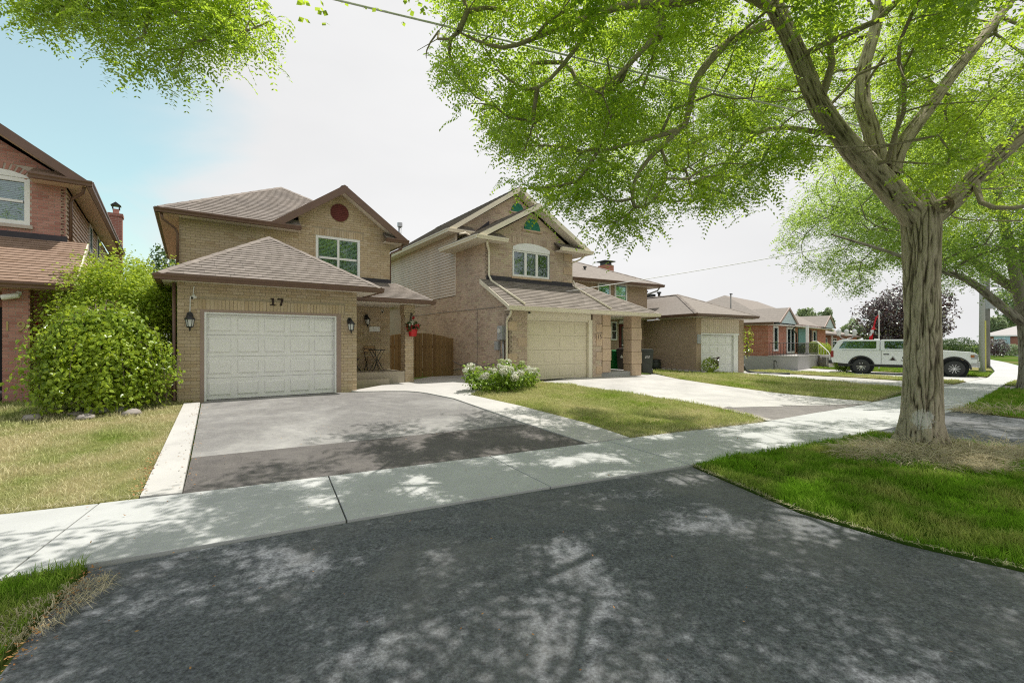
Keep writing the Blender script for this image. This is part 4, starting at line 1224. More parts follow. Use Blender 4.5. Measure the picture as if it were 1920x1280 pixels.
downpipe(h, [(-.95, 1.2, 5.55), (-.92, 1.25, 5.40), (-.72, 1.46, 5.22), (-.70, 1.49, 5.1), (-.70, 1.49, 4.30), (-.66, 1.38, zz(1.35)), (-.40, -.40, zz(-.40))], M['cream'], .042)
downpipe(h, [(3.56, 1.56, zz(1.5) + .25), (3.60, 1.45, zz(1.42)), (3.84, -.38, zz(-.38))], M['cream'], .042)
downpipe(h, [(4.05, 1.3, 5.55), (3.9, 1.5, 5.35), (3.56, 1.62, 5.2), (3.53, 1.62, 5.0), (3.53, 1.62, 4.4)], M['cream'], .036)
downpipe(h, [(-.95, -.38, 2.88), (-.93, -.3, 2.72), (-.86, -.02, 2.60), (-.83, .07, 2.5), (-.83, .07, .5), (-.87, -.02, .42)], M['cream'], .042)
downpipe(h, [(-.0, 3.84, 6.36), (-.1, 3.7, 6.2), (-1.0, 2.8, 6.12), (-1.3, 2.7, 6.02)], M['cream'], .036)
# vent pipe on the main roof
downpipe(h, [(-.55, 11.3, 6.9), (-.55, 11.3, 8.2)], M['galv'], .09, 'flue_pipe')
b = MB(); b.lathe([(0, 8.2), (.14, 8.2), (.14, 8.42), (0, 8.44)], 12, (-.55, 11.3, 0)); b.build('flue_cap', M['galv'], h)
# electric meter, junction box and conduits on the left wall
b = MB(); b.box(-.95, -.775, .22, .52, 1.86, 2.36); b.build('meter_box', M['grey'], h, bevel=.01)
b = MB(); b.lathe([(0, -.99), (.08, -.99), (.085, -.95), (.11, -.95), (.11, -.94), (0, -.94)], 18, (0, .37, 2.18), 'x'); b.build('meter_dial', M['lampglass'], h)
b = MB(); b.box(-.86, -.775, .62, .86, 1.50, 1.82); b.build('junction_box', M['grey'], h, bevel=.01)
downpipe(h, [(-.83, .30, 1.86), (-.83, .30, .5)], M['galv'], .035, 'conduit'); downpipe(h, [(-.80, .56, 1.9), (-.80, .56, .6)], M['cabledark'], .012, 'conduit'); downpipe(h, [(-.80, .56, 1.35), (-.80, .3, 1.3)], M['cabledark'], .012, 'conduit')
downpipe(h, [(-.79, 9.0, 3.12), (-.79, 5, 3.10), (-.79, .3, 3.04)], M['cabledark'], .008, 'wall_cable')
downpipe(h, [(-.785, 2.25, .3), (-.785, 2.25, 3.08)], M['cabledark'], .008, 'wall_cable')
for zc in (.62, .92):
    downpipe(h, [(-.81, 4.3 - k * .36, zc + .07 * math.sin(k * 1.3 + zc * 9)) for k in range(12)], M['cabledark'], .014, 'garden_cable')
b = MB(); b.lathe([(0, -.08), (.035, -.075), (.035, -.02), (0, -.02)], 10, (.06, .0, 2.84), 'y'); b.build('eave_camera', M['black'], h)

# ------------------------------------------------------------------ house 19
H19 = thing('brick_house', 'red brick house numbered 19 with tan side siding and brown roof', 'house', (-11.977, 12.36, 0), math.radians(37))
h = H19
wm = MB(); wm.box(-7, -.11, .11, 12, .1, 6.0); wm.box(-7, -.35, -1.0, .2, .1, 3.2)
wm.prism([(-7, .11, 6.0), (-.11, .11, 6.0), (-.11, .11, 6.15), (-3.3, .11, 8.2), (-7, .11, 6.15)], (0, 11.5, 0))
wm.build('wall', M['wall19'], h)
k0 = front(0.0)
ua = [(-3.0, 4.42), (.0, 4.42), (.0, 6.13), (-3.0, 8.0)]
opw = [(-2.0, -.68, 4.80, 6.01)]
mm = MB(); veneer(mm, k0, ua, opw, -.11, -.009)
pil = (-.80, -.36, -1.92, -1.50)
mm.box(pil[0] + .009, pil[1] - .009, pil[2] + .009, pil[3] - .009, .25, 3.0)
pw = [(-3.2, .4), (-.1, .4), (-.1, 3.0), (-3.2, 3.0)]; k1 = front(-1.0)
mm.build('mortar', M['mortar19'], h)['kind'] = 'stuff'
bp = Pieces(h, h, 'brick', 'brickwork', M['brick19'])
bp.lay(k0, ua, .215, .075, -.03, 0, .011, opw + [(-2.0, -.62, 6.0, 6.3)], v0=.4, u0=0)
# arched soldier bricks over the window
for k in range(14):
    a = math.pi * (.30 + .40 * k / 13); cx, cz, r0, r1 = -1.34, 5.20, .97, 1.17
    d = .030 / 1.07
    bp.add(k0, [(cx - r0 * math.cos(a - d), cz + r0 * math.sin(a - d)), (cx - r0 * math.cos(a + d), cz + r0 * math.sin(a + d)), (cx - r1 * math.cos(a + d), cz + r1 * math.sin(a + d)), (cx - r1 * math.cos(a - d), cz + r1 * math.sin(a - d))][::-1], -.03, .006)
bp.lay(front(pil[2]), [(pil[0], .3), (pil[1], .3), (pil[1], 2.98), (pil[0], 2.98)], .215, .075, -.03, 0, .011, v0=.3, u0=pil[0])
bp.lay(rightside(pil[1]), [(pil[2], .3), (pil[3], .3), (pil[3], 2.98), (pil[2], 2.98)], .215, .075, -.03, 0, .011, v0=.3, u0=pil[2])
bp.lay(Frame((0, -1.0, 0), (1, 0, 0), (0, 0, 1)), [(-.36, .4), (-.1, .4), (-.1, 2.98), (-.36, 2.98)], .215, .075, -.03, 0.0, .011, v0=.3)
bp.finish()
b = MB(); b.box(-.34, -.1, -.98, .1, .2, 3.0); b.build('porch_wall', M['mortar19'], h)
add_text(h, '1', Frame((-.72, pil[2], 2.12), (1, 0, 0), (0, 0, 1)), .32, M['brass'], 'numeral', .014)
add_text(h, '9', Frame((-.50, pil[2], 2.12), (1, 0, 0), (0, 0, 1)), .32, M['brass'], 'numeral', .014)
wo_ = window(h, Frame((-2.0, .10, 4.80), (1, 0, 0), (0, 0, 1)), 1.32, 1.20, 1, 2, .10, .06, depth=.10)
ah = MB(); ah.prism([(-2.0, -.015, 6.005), (-.68, -.015, 6.005), (-.74, -.015, 6.07), (-1.0, -.015, 6.145), (-1.34, -.015, 6.17), (-1.7, -.015, 6.145), (-1.94, -.015, 6.07)], (0, .06, 0)); ah.build('arched_head', M['white'], h)
si = MB(); si.box(-2.05, -.62, -.06, .04, 4.70, 4.79); si.build('window_sill', M['mortar19'], h, bevel=.006)
sd = Pieces(h, h, 'siding_board', 'siding', M['sid19'])
z = .5; fr_ = rightside(0.0)
b = MB(); b.box(-.10, -.03, .0, 12, .3, 5.9); b.build('sheathing', M['sid19'], h)
while z < 5.9:
    e = min(z + .118, 5.9)
    for a0, a1 in (((.02, 4.3), (5.15, 6.55), (7.4, 12)) if 4.85 < z + .06 < 5.86 else ((.02, 12),)):
        sd.add(fr_, [(a0, z), (a1, z), (a1, e), (a0, e)], -.04, .03, None, (z, .12, .004))
    z += .12
sd.finish()
for t0, t1 in ((4.3, 5.15), (6.55, 7.4)):
    window(h, Frame((.0, t0, 4.87), (0, 1, 0), (0, 0, 1)), t1 - t0, 1.0, 1, 1, .09, .05, depth=.06)
sp = Pieces(h, h, 'shingle', 'shingle_field', M['shingle19'])
dk = MB()
roof_plane(h, sp, dk, [(-3.4, -2.25, 3.12), (.42, -2.25, 3.12), (.42, .0, 4.47), (-3.4, .0, 4.47)])
roof_plane(h, None, dk, [(.5, -.5, 6.06), (.5, 12, 6.06), (-3.3, 12, 8.62), (-3.3, -.5, 8.62)])
roof_plane(h, None, dk, [(-7.1, 12, 6.06), (-7.1, -.5, 6.06), (-3.3, -.5, 8.62), (-3.3, 12, 8.62)])
roof_plane(h, sp, dk, [(-.62, -.5, 6.06), (.5, -.5, 6.06), (.1, 0, 6.3), (-.62, 0, 6.3)])
dk.build('roof', M['roofdeck'], h); sp.finish()
gt = MB()
for run in ([(-3.4, -2.25, 3.11), (.45, -2.25, 3.11)], [(-.62, -.5, 6.05), (.58, -.5, 6.05)], [(.5, -.5, 6.05), (.5, 12, 6.05)]): gutter(gt, run, .13, .10)
gt.build('gutter', M['brown'], h)
b = MB(); b.prism([(.52, -.54, 6.02), (-3.3, -.54, 8.64), (-3.3, -.54, 8.38), (.18, -.54, 6.0)], (0, .035, 0)); b.build('rake_fascia', M['brown'], h)
b = MB(); b.prism([(.42, -2.25, 3.11), (.42, .0, 4.46), (.42, .0, 4.30), (.42, -2.25, 2.98)], (.03, 0, 0)); b.build('rake_fascia', M['cream'], h)
so = MB(); so.box(-.62, .44, -.46, -.005, 5.92, 5.94); so.box(.035, .44, -.005, 12, 5.921, 5.941); so.box(-3.4, .40, -2.2, -1.0, 2.98, 3.0)
so.prism([(.2, -.5, 6.04), (-3.3, -.5, 8.41), (-3.3, -.5, 8.43), (.2, -.5, 6.06)], (0, .5, 0))
so.prism([(.38, -2.2, 3.03), (.38, .0, 4.36), (.38, .0, 4.38), (.38, -2.2, 3.05)], (-.38, 0, 0)); so.build('soffit', M['soffit_tan'], h)
fl = MB(); fl.box(-3.0, .03, -.05, -.002, 4.44, 4.60); fl.build('flashing', M['flash'], h)
downpipe(h, [(.40, -.35, 5.93), (.36, -.25, 5.78), (.10, .12, 5.66), (.075, .14, 5.55), (.075, .14, 4.45)], M['brown'], .04)
downpipe(h, [(.075, .14, 4.2), (.075, .14, .5)], M['brown'], .04)
b = MB(); b.box(-3.2, -.85, -1.02, -.98, .45, 2.6); b.build('front_door', M['dark'], h)
b = MB(); b.box(-3.3, -.86, -1.9, -1.02, .2, .62); b.build('porch_floor', M['greyconc'], h, bevel=.01)
b = MB(); b.box(.05, .52, 11.0, 11.6, .3, 7.72); b.box(.01, .56, 10.96, 11.64, 7.62, 7.76); b.build('chimney', M['wall19'], h)
b = MB(); b.box(.18, .40, 11.18, 11.42, 7.76, 8.0); b.build('chimney_flue', M['brick19'], h)
b = MB(); b.prism([(.10, 11.1, 8.16), (.48, 11.1, 8.16), (.29, 11.1, 8.32)], (0, .4, 0))
for a in (.15, .39):
    for c in (11.14, 11.42): b.box(a, a + .04, c, c + .04, 8.0, 8.17)
b.build('chimney_cowl', M['black'], h)
b = MB(); b.box(-.19, -.17, -1.06, -1.04, 1.2, 2.2); b.box(-.02, .0, -1.06, -1.04, 1.2, 2.2); b.box(-.19, .0, -1.06, -1.04, 1.3, 1.32); b.build('porch_rail', M['black'], h)
def h19(s, t, z): return wmat(H19) @ Vector((s, t, z))
security_camera(h19(-.52, -1.92, 2.88), math.radians(37) - .9, 'white bullet camera at the top of the red brick pillar', None, 1.9)

# ------------------------------------------------------------------ house 13: two-storey block with a garage wing
H13 = thing('brick_house', 'brown brick house with low garage wing and pale vertical cladding above its door', 'house', (9.8725, 24.0, 0), math.radians(30))
h = H13
wm = MB()
wm.box(-.40, -.03, .0, .3, .0, 3.05); wm.box(3.15, 3.6, .0, .3, .0, 3.05); wm.box(-.40, 3.6, .3, 6.0, .0, 3.05)
wm.box(-9.0, -.16, 3.6, 11, .0, 5.06)
wm.build('wall', M['wall13'], h)
b = MB(); b.box(-.43, -.02, -.03, .02, .0, .32); b.box(-.43, -.38, .02, 6, .0, .34); b.build('footing', M['greyconc'], h)
cl = MB(); cl.box(-.03, 3.15, .04, .2, 2.24, 3.06); bo = cl.build('cladding', M['sid15'], h)
for k in range(19):
    b = MB(); s = -.02 + k * .167; b.box(s, s + .155, -.01, .05, 2.28, 3.04); b.build('cladding_board', M['sid15'], bo)
b = MB(); b.box(-.03, .04, -.02, .1, .05, 2.2); b.box(2.68, 2.80, -.02, .1, .05, 2.2); b.box(-.03, 3.15, -.025, .06, 2.18, 2.27); b.box(2.80, 3.15, .03, .12, .05, 2.2); b.build('door_trim', M['white'], h)
garage_door(h, Frame((.05, .12, .10), (1, 0, 0), (0, 0, 1)), 2.62, 2.06, 4, 4, M['white'], .8, .62, .008)
dk = MB()
EZ = 3.26
roof_plane(h, None, dk, [(-.9, -.45, EZ), (4.15, -.45, EZ), (1.62, 2.9, 4.62)])
roof_plane(h, None, dk, [(-.9, 6.3, EZ), (-.9, -.45, EZ), (1.62, 2.9, 4.62), (1.62, 6.3, 4.62)])
roof_plane(h, None, dk, [(4.15, -.45, EZ), (4.15, 6.3, EZ), (1.62, 6.3, 4.62), (1.62, 2.9, 4.62)])
UZ = 5.15; k = 4.75
roof_plane(h, None, dk, [(-9.6, 3.05, UZ), (.55, 3.05, UZ), (.55 - k, 3.05 + k, UZ + .44 * k), (-9.6 + k, 3.05 + k, UZ + .44 * k)])
roof_plane(h, None, dk, [(.55, 3.05, UZ), (.55, 12, UZ), (.55 - k, 12 - 3.5, UZ + .44 * k), (.55 - k, 3.05 + k, UZ + .44 * k)])
roof_plane(h, None, dk, [(-9.6, 12, UZ), (-9.6, 3.05, UZ), (-9.6 + k, 3.05 + k, UZ + .44 * k), (-9.6 + k, 8.5, UZ + .44 * k)])
roof_plane(h, None, dk, [(.55, 12, UZ), (-9.6, 12, UZ), (-9.6 + k, 8.5, UZ + .44 * k), (.55 - k, 8.5, UZ + .44 * k)])
roof_plane(h, None, dk, [(-6, 2.3, 3.25), (-.9, 2.3, 3.25), (-.9, 3.6, 3.92), (-6, 3.6, 3.92)])
dk.build('roof', M['farroof'], h)
for p, q in (((-.9, -.45, EZ), (1.62, 2.9, 4.62)), ((4.15, -.45, EZ), (1.62, 2.9, 4.62)), ((1.62, 2.9, 4.62), (1.62, 6.2, 4.62)), ((.55, 3.05, UZ), (.55 - k, 3.05 + k, UZ + .44 * k))): caprow(p, q, M['shingle17'])
gt = MB()
for run in ([(-.9, 6.3, EZ - .01), (-.9, -.45, EZ - .01)], [(-.97, -.45, EZ - .01), (4.22, -.45, EZ - .01)], [(4.15, -.45, EZ - .01), (4.15, 6.3, EZ - .01)], [(-9.6, 3.05, UZ - .01), (.62, 3.05, UZ - .01)], [(.55, 3.05, UZ - .01), (.55, 12, UZ - .01)], [(-6, 2.3, 3.24), (-.9, 2.3, 3.24)]): gutter(gt, run, .14, .11)
gt.build('gutter', M['brown'], h)
so = MB(); so.box(-.84, 4.09, -.39, -.005, 3.07, 3.09); so.box(-.84, -.44, -.005, 6, 3.07, 3.09); so.box(-9.5, .5, 3.11, 3.59, 5.0, 5.02); so.box(-.155, .5, 3.59, 11.5, 5.0, 5.02); so.box(-6, -.45, 2.36, 3.59, 3.08, 3.10); so.build('soffit', M['soffit'], h)
for s0, s1 in ((-3.87, -3.12), (-2.64, -1.88)):
    window(h, Frame((s0 - .08, 3.60, 3.95), (1, 0, 0), (0, 0, 1)), s1 - s0 + .16, 1.12, 1, 2, .09, .05, blind=False, glass=M['skyglass'], rowat=.45)
window(h, Frame((-3.0, 3.60, 1.90), (1, 0, 0), (0, 0, 1)), .45, 1.05, 1, 2, .08, .05, blind=False)
b = MB(); b.box(-2.36, -1.45, 3.54, 3.60, .7, 2.82); d_ = b.build('front_door', M['maroon'], h)
b = MB(); b.box(-2.24, -1.57, 3.51, 3.54, .95, 2.68); b.build('storm_pane', M['skyglass'], d_)
b = MB(); b.box(-2.24, -1.57, 3.495, 3.51, 1.62, 1.67); b.box(-1.72, -1.68, 3.495, 3.51, .95, 2.68); b.build('door_bar', M['white'], d_)
b = MB(); b.box(-2.4, -1.4, 3.50, 3.6, 2.84, 3.04); b.build('door_awning', M['white'], h)
downpipe(h, [(.45, 3.2, 5.0), (.42, 3.35, 4.82), (.0, 3.75, 4.62), (-.08, 3.8, 4.5), (-.08, 3.8, 3.9)], M['grey'], .045)
b = MB(); b.box(-1.25, -.55, 6.0, 6.7, 5.3, 6.62); b.box(-1.32, -.48, 5.93, 6.77, 6.10, 6.2); b.build('chimney', M['wallred'], h)
b = MB(); b.box(-1.15, -.65, 6.1, 6.6, 6.62, 6.84); b.box(-1.32, -.45, 5.95, 6.75, 6.84, 6.90); b.build('chimney_cowl', M['black'], h)
b = MB(); b.lathe([(0, 5.75), (.09, 5.75), (.06, 5.8), (.05, 6.05), (.11, 6.07), (.10, 6.14), (0, 6.15)], 10, (-3.75, 4.9, 0)); b.build('roof_vent', M['black'], h)
b = MB()
for s in (1.4, 2.6): b.lathe([(0, 4.3), (.08, 4.3), (.08, 4.95), (.14, 4.96), (.14, 5.05), (0, 5.08)], 8, (s, 5.2, 0))
b.box(2.0, 2.5, 5.4, 5.8, 4.2, 4.92); b.build('roof_vents', M['black'], h)
b = MB(); b.box(-.36, -.10, -.05, -.01, 1.72, 2.2); b.build('lamp_plate', M['grey'], h)
def h13(s, t, z): return wmat(H13) @ Vector((s, t, z))

# ------------------------------------------------------------------ semi-detached red bungalow
HB = thing('bungalow', 'red brick bungalow with two pale blue gables and a raised concrete porch', 'house', (17.09, 30.71, 0), math.radians(45))
h = HB
wm = MB(); wm.box(0, 17, 0, 9, .0, 3.05); wm.build('wall', M['wallred'], h)
b = MB(); b.box(-.05, 5.6, -1.75, -.01, -.05, .88); b.box(-.05, -.005, -.01, 6, -.05, .88); b.build('porch_base', M['greyconc'], h)
b = MB(); b.box(-.08, 5.65, -1.80, -.01, .881, .93); b.build('porch_floor', M['concrete'], h)
dk = MB(); BZ = 3.14; r = 4.9
roof_plane(h, None, dk, [(-.45, -.45, BZ), (17.45, -.45, BZ), (17.45 - r, -.45 + r, BZ + .5 * r), (-.45 + r, -.45 + r, BZ + .5 * r)])
roof_plane(h, None, dk, [(-.45, 9.4, BZ), (-.45, -.45, BZ), (-.45 + r, -.45 + r, BZ + .5 * r)])
roof_plane(h, None, dk, [(17.45, -.45, BZ), (17.45, 9.4, BZ), (17.45 - r, -.45 + r, BZ + .5 * r)])
roof_plane(h, None, dk, [(17.45, 9.4, BZ), (-.45, 9.4, BZ), (-.45 + r, -.45 + r, BZ + .5 * r), (17.45 - r, -.45 + r, BZ + .5 * r)])
for s0 in (-.25, 12.6):
    c = s0 + 2.3; ap = BZ + 1.05
    roof_plane(h, None, dk, [(s0, 2.2, BZ), (s0, -.75, BZ), (c, -.75, ap), (c, 2.2, ap)])
    roof_plane(h, None, dk, [(s0 + 4.6, -.75, BZ), (s0 + 4.6, 2.2, BZ), (c, 2.2, ap), (c, -.75, ap)])
dk.build('roof', M['farroof'], h)
for s0 in (-.25, 12.6):
    c = s0 + 2.3; ap = BZ + 1.05
    b = MB(); b.prism([(s0 + .1, -.70, BZ - .05), (s0 + 4.5, -.70, BZ - .05), (c, -.70, ap - .07)], (0, .1, 0)); b.build('gable_panel', simple('pale_blue_cladding', (.50, .60, .64), .6, .04, 4), h)
    b = MB(); b.prism([(s0 - .03, -.79, BZ - .02), (c, -.79, ap + .03), (c, -.79, ap - .12), (s0 + .22, -.79, BZ - .08)], (0, .05, 0)); b.prism([(s0 + 4.63, -.79, BZ - .02), (c, -.79, ap + .03), (c, -.79, ap - .12), (s0 + 4.38, -.79, BZ - .08)], (0, .05, 0)); b.build('rake_fascia', M['taupe'], h)
gt = MB()
for run in ([(-.45, 9.4, BZ - .01), (-.45, -.45, BZ - .01)], [(4.35, -.45, BZ - .01), (12.6, -.45, BZ - .01)]): gutter(gt, run, .15, .11)
gt.build('gutter', M['brown'], h)
so = MB(); so.box(-.40, -.005, -.70, 9, 2.96, 2.98); so.box(-.005, 17.3, -.70, -.005, 2.96, 3.0); so.build('soffit', M['white'], h)
window(h, Frame((1.0, -.002, 1.2), (1, 0, 0), (0, 0, 1)), 1.05, 1.72, 1, 1, .12, .05, blind=False, name='window')
window(h, Frame((4.2, -.002, 1.0), (1, 0, 0), (0, 0, 1)), 2.1, 1.92, 2, 1, .14, .14, blind=False)
b = MB(); b.box(7.4, 10.2, -.06, .0, .95, 2.9); b.build('teal_panel', simple('teal_curtain', (.12, .27, .27), .5, .1, 3), h)
window(h, Frame((12.0, -.002, 1.3), (1, 0, 0), (0, 0, 1)), 1.1, 1.5, 1, 1, .08, .05, blind=False)
for s in (10.4, 11.2, 13.15):
    b = MB(); b.box(s, s + .4, -.05, .0, 1.2, 2.85); b.build('shutter', M['black'], h)
b = MB(); b.box(3.72, 3.88, -1.5, -1.34, .93, 2.97); b.box(3.66, 3.94, -1.56, -1.28, .93, 1.05); b.build('porch_post', M['white'], h)
for s, z0 in ((-.09, 1.25),):
    b = MB(); b.box(-.12, -.0, 2.6, 2.9, .95, 1.25); b.box(-.10, .0, 3.1, 3.35, .95, 1.15); b.box(-.1, 0, 1.1, 1.3, 1.15, 1.33); b.build('meter_box', M['grey'], h)
downpipe(h, [(-.1, 2.35, 5.2), (-.1, 2.35, .9)], M['polewood'], .05, 'service_mast'); b = MB(); b.box(-.2, .1, 2.3, 2.4, 5.15, 5.22); b.build('mast_head', M['black'], h)
downpipe(h, [(4.9, -.48, 3.0), (4.7, -.3, 2.75), (6.8, -.06, 2.5), (6.85, -.06, 1.0)], M['black'], .04)
# wrought iron porch railing
rl = MB()
for a, c in (((.0, -1.72), (5.5, -1.72)), ((.0, -1.72), (.0, -.1))):
    for z in (1.05, 1.75): rl.tube([(a[0], a[1], z), (c[0], c[1], z)], .02, 5)
    n = int(max(abs(c[0] - a[0]), abs(c[1] - a[1])) / .16)
    for i in range(n + 1): rl.tube([(a[0] + (c[0] - a[0]) * i / n, a[1] + (c[1] - a[1]) * i / n, .93), (a[0] + (c[0] - a[0]) * i / n, a[1] + (c[1] - a[1]) * i / n, 1.75)], .011, 4)
rl.build('porch_railing', M['black'], h)
# entrance steps, facing the front walk
stp = bpy.data.objects.new('entrance_steps', None); COL.objects.link(stp); stp.parent = h; stp.location = (5.65, -2.0, 0); stp.rotation_euler = (0, 0, math.radians(-45))
for i in range(5):
    b = MB(); b.box(-.35, 1.1, -1.25 + i * .27, .6, i * .18 - .02, (i + 1) * .18 - .012); b.build('step', M['oldconc' if i % 2 else 'greyconc'], stp, bevel=.008)
for s in (-.42, 1.12):
    rr = MB(); rr.tube([(s, -1.3, .0), (s, -1.3, .95), (s, -1.15, 1.15), (s, .0, 1.85), (s, .5, 1.9)], .03, 6)
    for i in range(4): rr.tube([(s, -1.0 + i * .3, .2 + i * .2), (s, -1.0 + i * .3, 1.22 + i * .18)], .013, 4)
    rr.build('handrail', M['white'], stp)
def hB(s, t, z): return wmat(HB) @ Vector((s, t, z))

# ------------------------------------------------------------------ houses further along
def far_house(x, y, rz, w, d, hh, rise, label, wallm, roofm, winx, porch=None):
    o = thing('far_bungalow', label, 'house', (x, y, 0), math.radians(rz))
    b = MB(); b.box(0, w, 0, d, -.1, hh); b.build('wall', wallm, o)
    k = MB(); e = .45; z = hh + .05; r_ = min(w, d) / 2 + e - .01; q = rise / r_
    roof_plane(o, None, k, [(-e, -e, z), (w + e, -e, z), (w + e - r_, -e + r_, z + rise), (-e + r_, -e + r_, z + rise)])
    roof_plane(o, None, k, [(-e, d + e, z), (-e, -e, z), (-e + r_, -e + r_, z + rise), (-e + r_, d + e - r_, z + rise)])
    roof_plane(o, None, k, [(w + e, -e, z), (w + e, d + e, z), (w + e - r_, d + e - r_, z + rise), (w + e - r_, -e + r_, z + rise)])
    roof_plane(o, None, k, [(w + e, d + e, z), (-e, d + e, z), (-e + r_, d + e - r_, z + rise), (w + e - r_, d + e - r_, z + rise)])
    k.build('roof', roofm, o)
    g = MB()
    for p, q_ in (((-e, d + e), (-e, -e)), ((-e, -e), (w + e, -e)), ((w + e, -e), (w + e, d + e))): g.box(min(p[0], q_[0]) - .03, max(p[0], q_[0]) + .03, min(p[1], q_[1]) - .03, max(p[1], q_[1]) + .03, z - .19, z - .015)
    g.build('gutter', M['brown'] if roofm is not M['paleroof'] else M['white'], o)
    for s, wd, z0, z1 in winx: window(o, Frame((s, -.002, z0), (1, 0, 0), (0, 0, 1)), wd, z1 - z0, 2, 1, .1, .08, blind=False)
    return o
fb = far_house(31.0, 46.6, 45, 11, 9, 2.7, 1.5, 'further red brick bungalow with brown hip roof beyond the gabled one', M['wallred'], M['farroof'], [(2.2, 1.6, 1.0, 2.3), (6.5, 2.2, 1.0, 2.3)])
b = MB(); b.box(1.0, 1.15, -.4, -.25, 0, 2.7); b.box(4.6, 4.75, -.4, -.25, 0, 2.7); b.build('porch_post', M['white'], fb)
fb2 = far_house(41.5, 58, 45, 12, 9, 2.7, 1.4, 'distant bungalow roof behind the purple tree', M['wallred'], M['farroof'], [(2.2, 1.6, 1.0, 2.3)])
fh = far_house(73, 71, -42, 9, 7.5, 2.9, 1.5, 'distant white roofed bungalow with a pale blue entrance', M['wallred'], M['paleroof'], [(3.6, 1.4, .9, 2.2)])
b = MB(); b.box(.9, 2.6, -.3, .0, .0, 2.85); b.build('entrance_bay', simple('pale_blue_siding', (.42, .60, .66), .6, .05, 4), fh)
b = MB(); b.box(1.4, 2.0, -.34, -.30, .7, 2.3); b.build('front_door', M['grey'], fh)
b = MB(); b.box(.8, .92, -.9, -.78, 0, 1.5); b.box(2.6, 2.72, -.9, -.78, 0, 1.5); b.build('entrance_post', M['white'], fh)
b = MB()
for i in range(4): b.box(1.1, 2.4, -1.6 + i * .3, -.3, 0, .16 * (i + 1))
b.build('entrance_steps', M['greyconc'], fh)

# ------------------------------------------------------------------ wooden gate between 17 and 15
GT = thing('wooden_gate', 'arched brown wooden board gate closing the gap between the two houses', 'gate', h17(5.74, 4.36, 0), R17)
GW = 3.24; zb = .36
def gtop(u):
    c = 1.55
    return 2.16 - .085 * ((u - c) ** 2) if u < 2.95 else 2.16 - .085 * (1.4 ** 2) - .03
u = .015; i = 0
while u < GW - .05:
    w = (.135, .118, .15, .128)[i % 4]; w = min(w, GW - u - .01); i += 1
    b = MB(); n = .0 if i % 3 else .018
    b.prism([(u, n, zb), (u + w, n, zb), (u + w, n, gtop(u + w)), (u, n, gtop(u))], (0, .022, 0)); b.build('gate_board', M['wood'], GT)
    u += w + .016
b = MB(); b.box(0, GW, .045, .09, .6, .70); b.box(0, GW, .045, .09, 1.55, 1.65); b.box(.0, .09, .045, .13, .3, 1.9); b.box(GW - .1, GW, .045, .13, .3, 1.95); b.box(1.5, 1.58, .045, .1, .4, 2.0); b.build('gate_frame', M['wood'], GT)
b = MB(); b.box(1.40, 1.72, .10, .12, .38, 2.1); b.build('backing_board', M['dark'], GT)

# ------------------------------------------------------------------ porch furniture of 17
ft = thing('bistro_table', 'small round black folding bistro table on the porch', 'table', h17(4.95, 2.35, .80), R17)
b = MB(); b.lathe([(0, .70), (.27, .70), (.275, .715), (.27, .73), (0, .73)], 24); b.build('tabletop', M['black'], ft)
for sx in (-1, 1):
    for y in (-.16, .16):
        b = MB(); b.tube([(.2 * sx, y, 0), (-.2 * sx, y, .70)], .011, 6); b.build('leg', M['black'], ft)
def folding_chair(p, rz, label):
    o = thing('folding_chair', label, 'chair', p, rz, 'folding chairs on the porch')
    for s in (-.19, .19):
        b = MB(); b.tube([(s, -.2, 0), (s, .1, .45), (s, .22, .86)], .011, 6); b.build('frame', M['black'], o)
        b = MB(); b.tube([(s * .9, .24, 0), (s * .9, -.16, .45)], .011, 6); b.build('leg', M['black'], o)
    for k in range(5): b = MB(); b.box(-.19, .19, -.19 + k * .075, -.13 + k * .075, .45, .465); b.build('seat_slat', M['slatwood'], o)
    for z in (.66, .78): b = MB(); b.obox((0, .165 + (z - .66) * .33, z + .03), (.20, 0, 0), (0, .006, 0), (0, .01, .032)); b.build('back_slat', M['slatwood'], o)
    return o
folding_chair(h17(4.95, 2.92, .80), R17, 'folding chair with two pale wooden back slats behind the bistro table')
folding_chair(h17(4.30, 2.75, .80), R17 + 1.4, 'folding chair side-on against the porch wall left of the table')

# ------------------------------------------------------------------ hanging basket on the pillar
def petals(center, r, n, size, V, F, up=.3):
    for _ in range(n):
        d = rng.normal(size=3); d[2] += up; d /= np.linalg.norm(d)
        c = np.array(center) + d * r * rng.uniform(.75, 1.05, 1)
        a = np.cross(d, rng.normal(size=3)); a /= np.linalg.norm(a); b_ = np.cross(d, a)
        tl = d * .3
        k = len(V)
        V += [c - a * size, c - b_ * size * .8 + tl * size, c + a * size, c + b_ * size * .8 + tl * size]
        F.append((k, k + 1, k + 2, k + 3))
bk = thing('hanging_basket', 'hanging red pot of red flowers on the brick porch pillar', 'flower basket', h17(5.90, 1.52, 2.28), R17)
b = MB(); b.lathe([(0, -.30), (.115, -.30), (.16, -.10), (.17, -.10), (.17, -.07), (.0, -.07)], 18); b.build('pot', M['red'], bk, False)
b = MB(); b.tube([(0, .15, .42), (0, .02, .46), (0, .0, .40), (0, 0, .33)], .010, 6); b.box(-.02, .02, .14, .16, .2, .5); b.build('bracket', M['black'], bk)
b = MB()
for k in range(3): t = 2.1 * k; b.tube([(0, 0, .34), (.15 * math.cos(t), .15 * math.sin(t), -.08)], .004, 4)
b.build('wire', M['black'], bk)
V = []; F = []
for _ in range(26): petals((rng.uniform(-.22, .22), rng.uniform(-.14, .10), rng.uniform(-.12, .22)), .07, 8, .035, V, F, 0)
raw_mesh('foliage', V, F, M['leafdark'], bk)
V = []; F = []
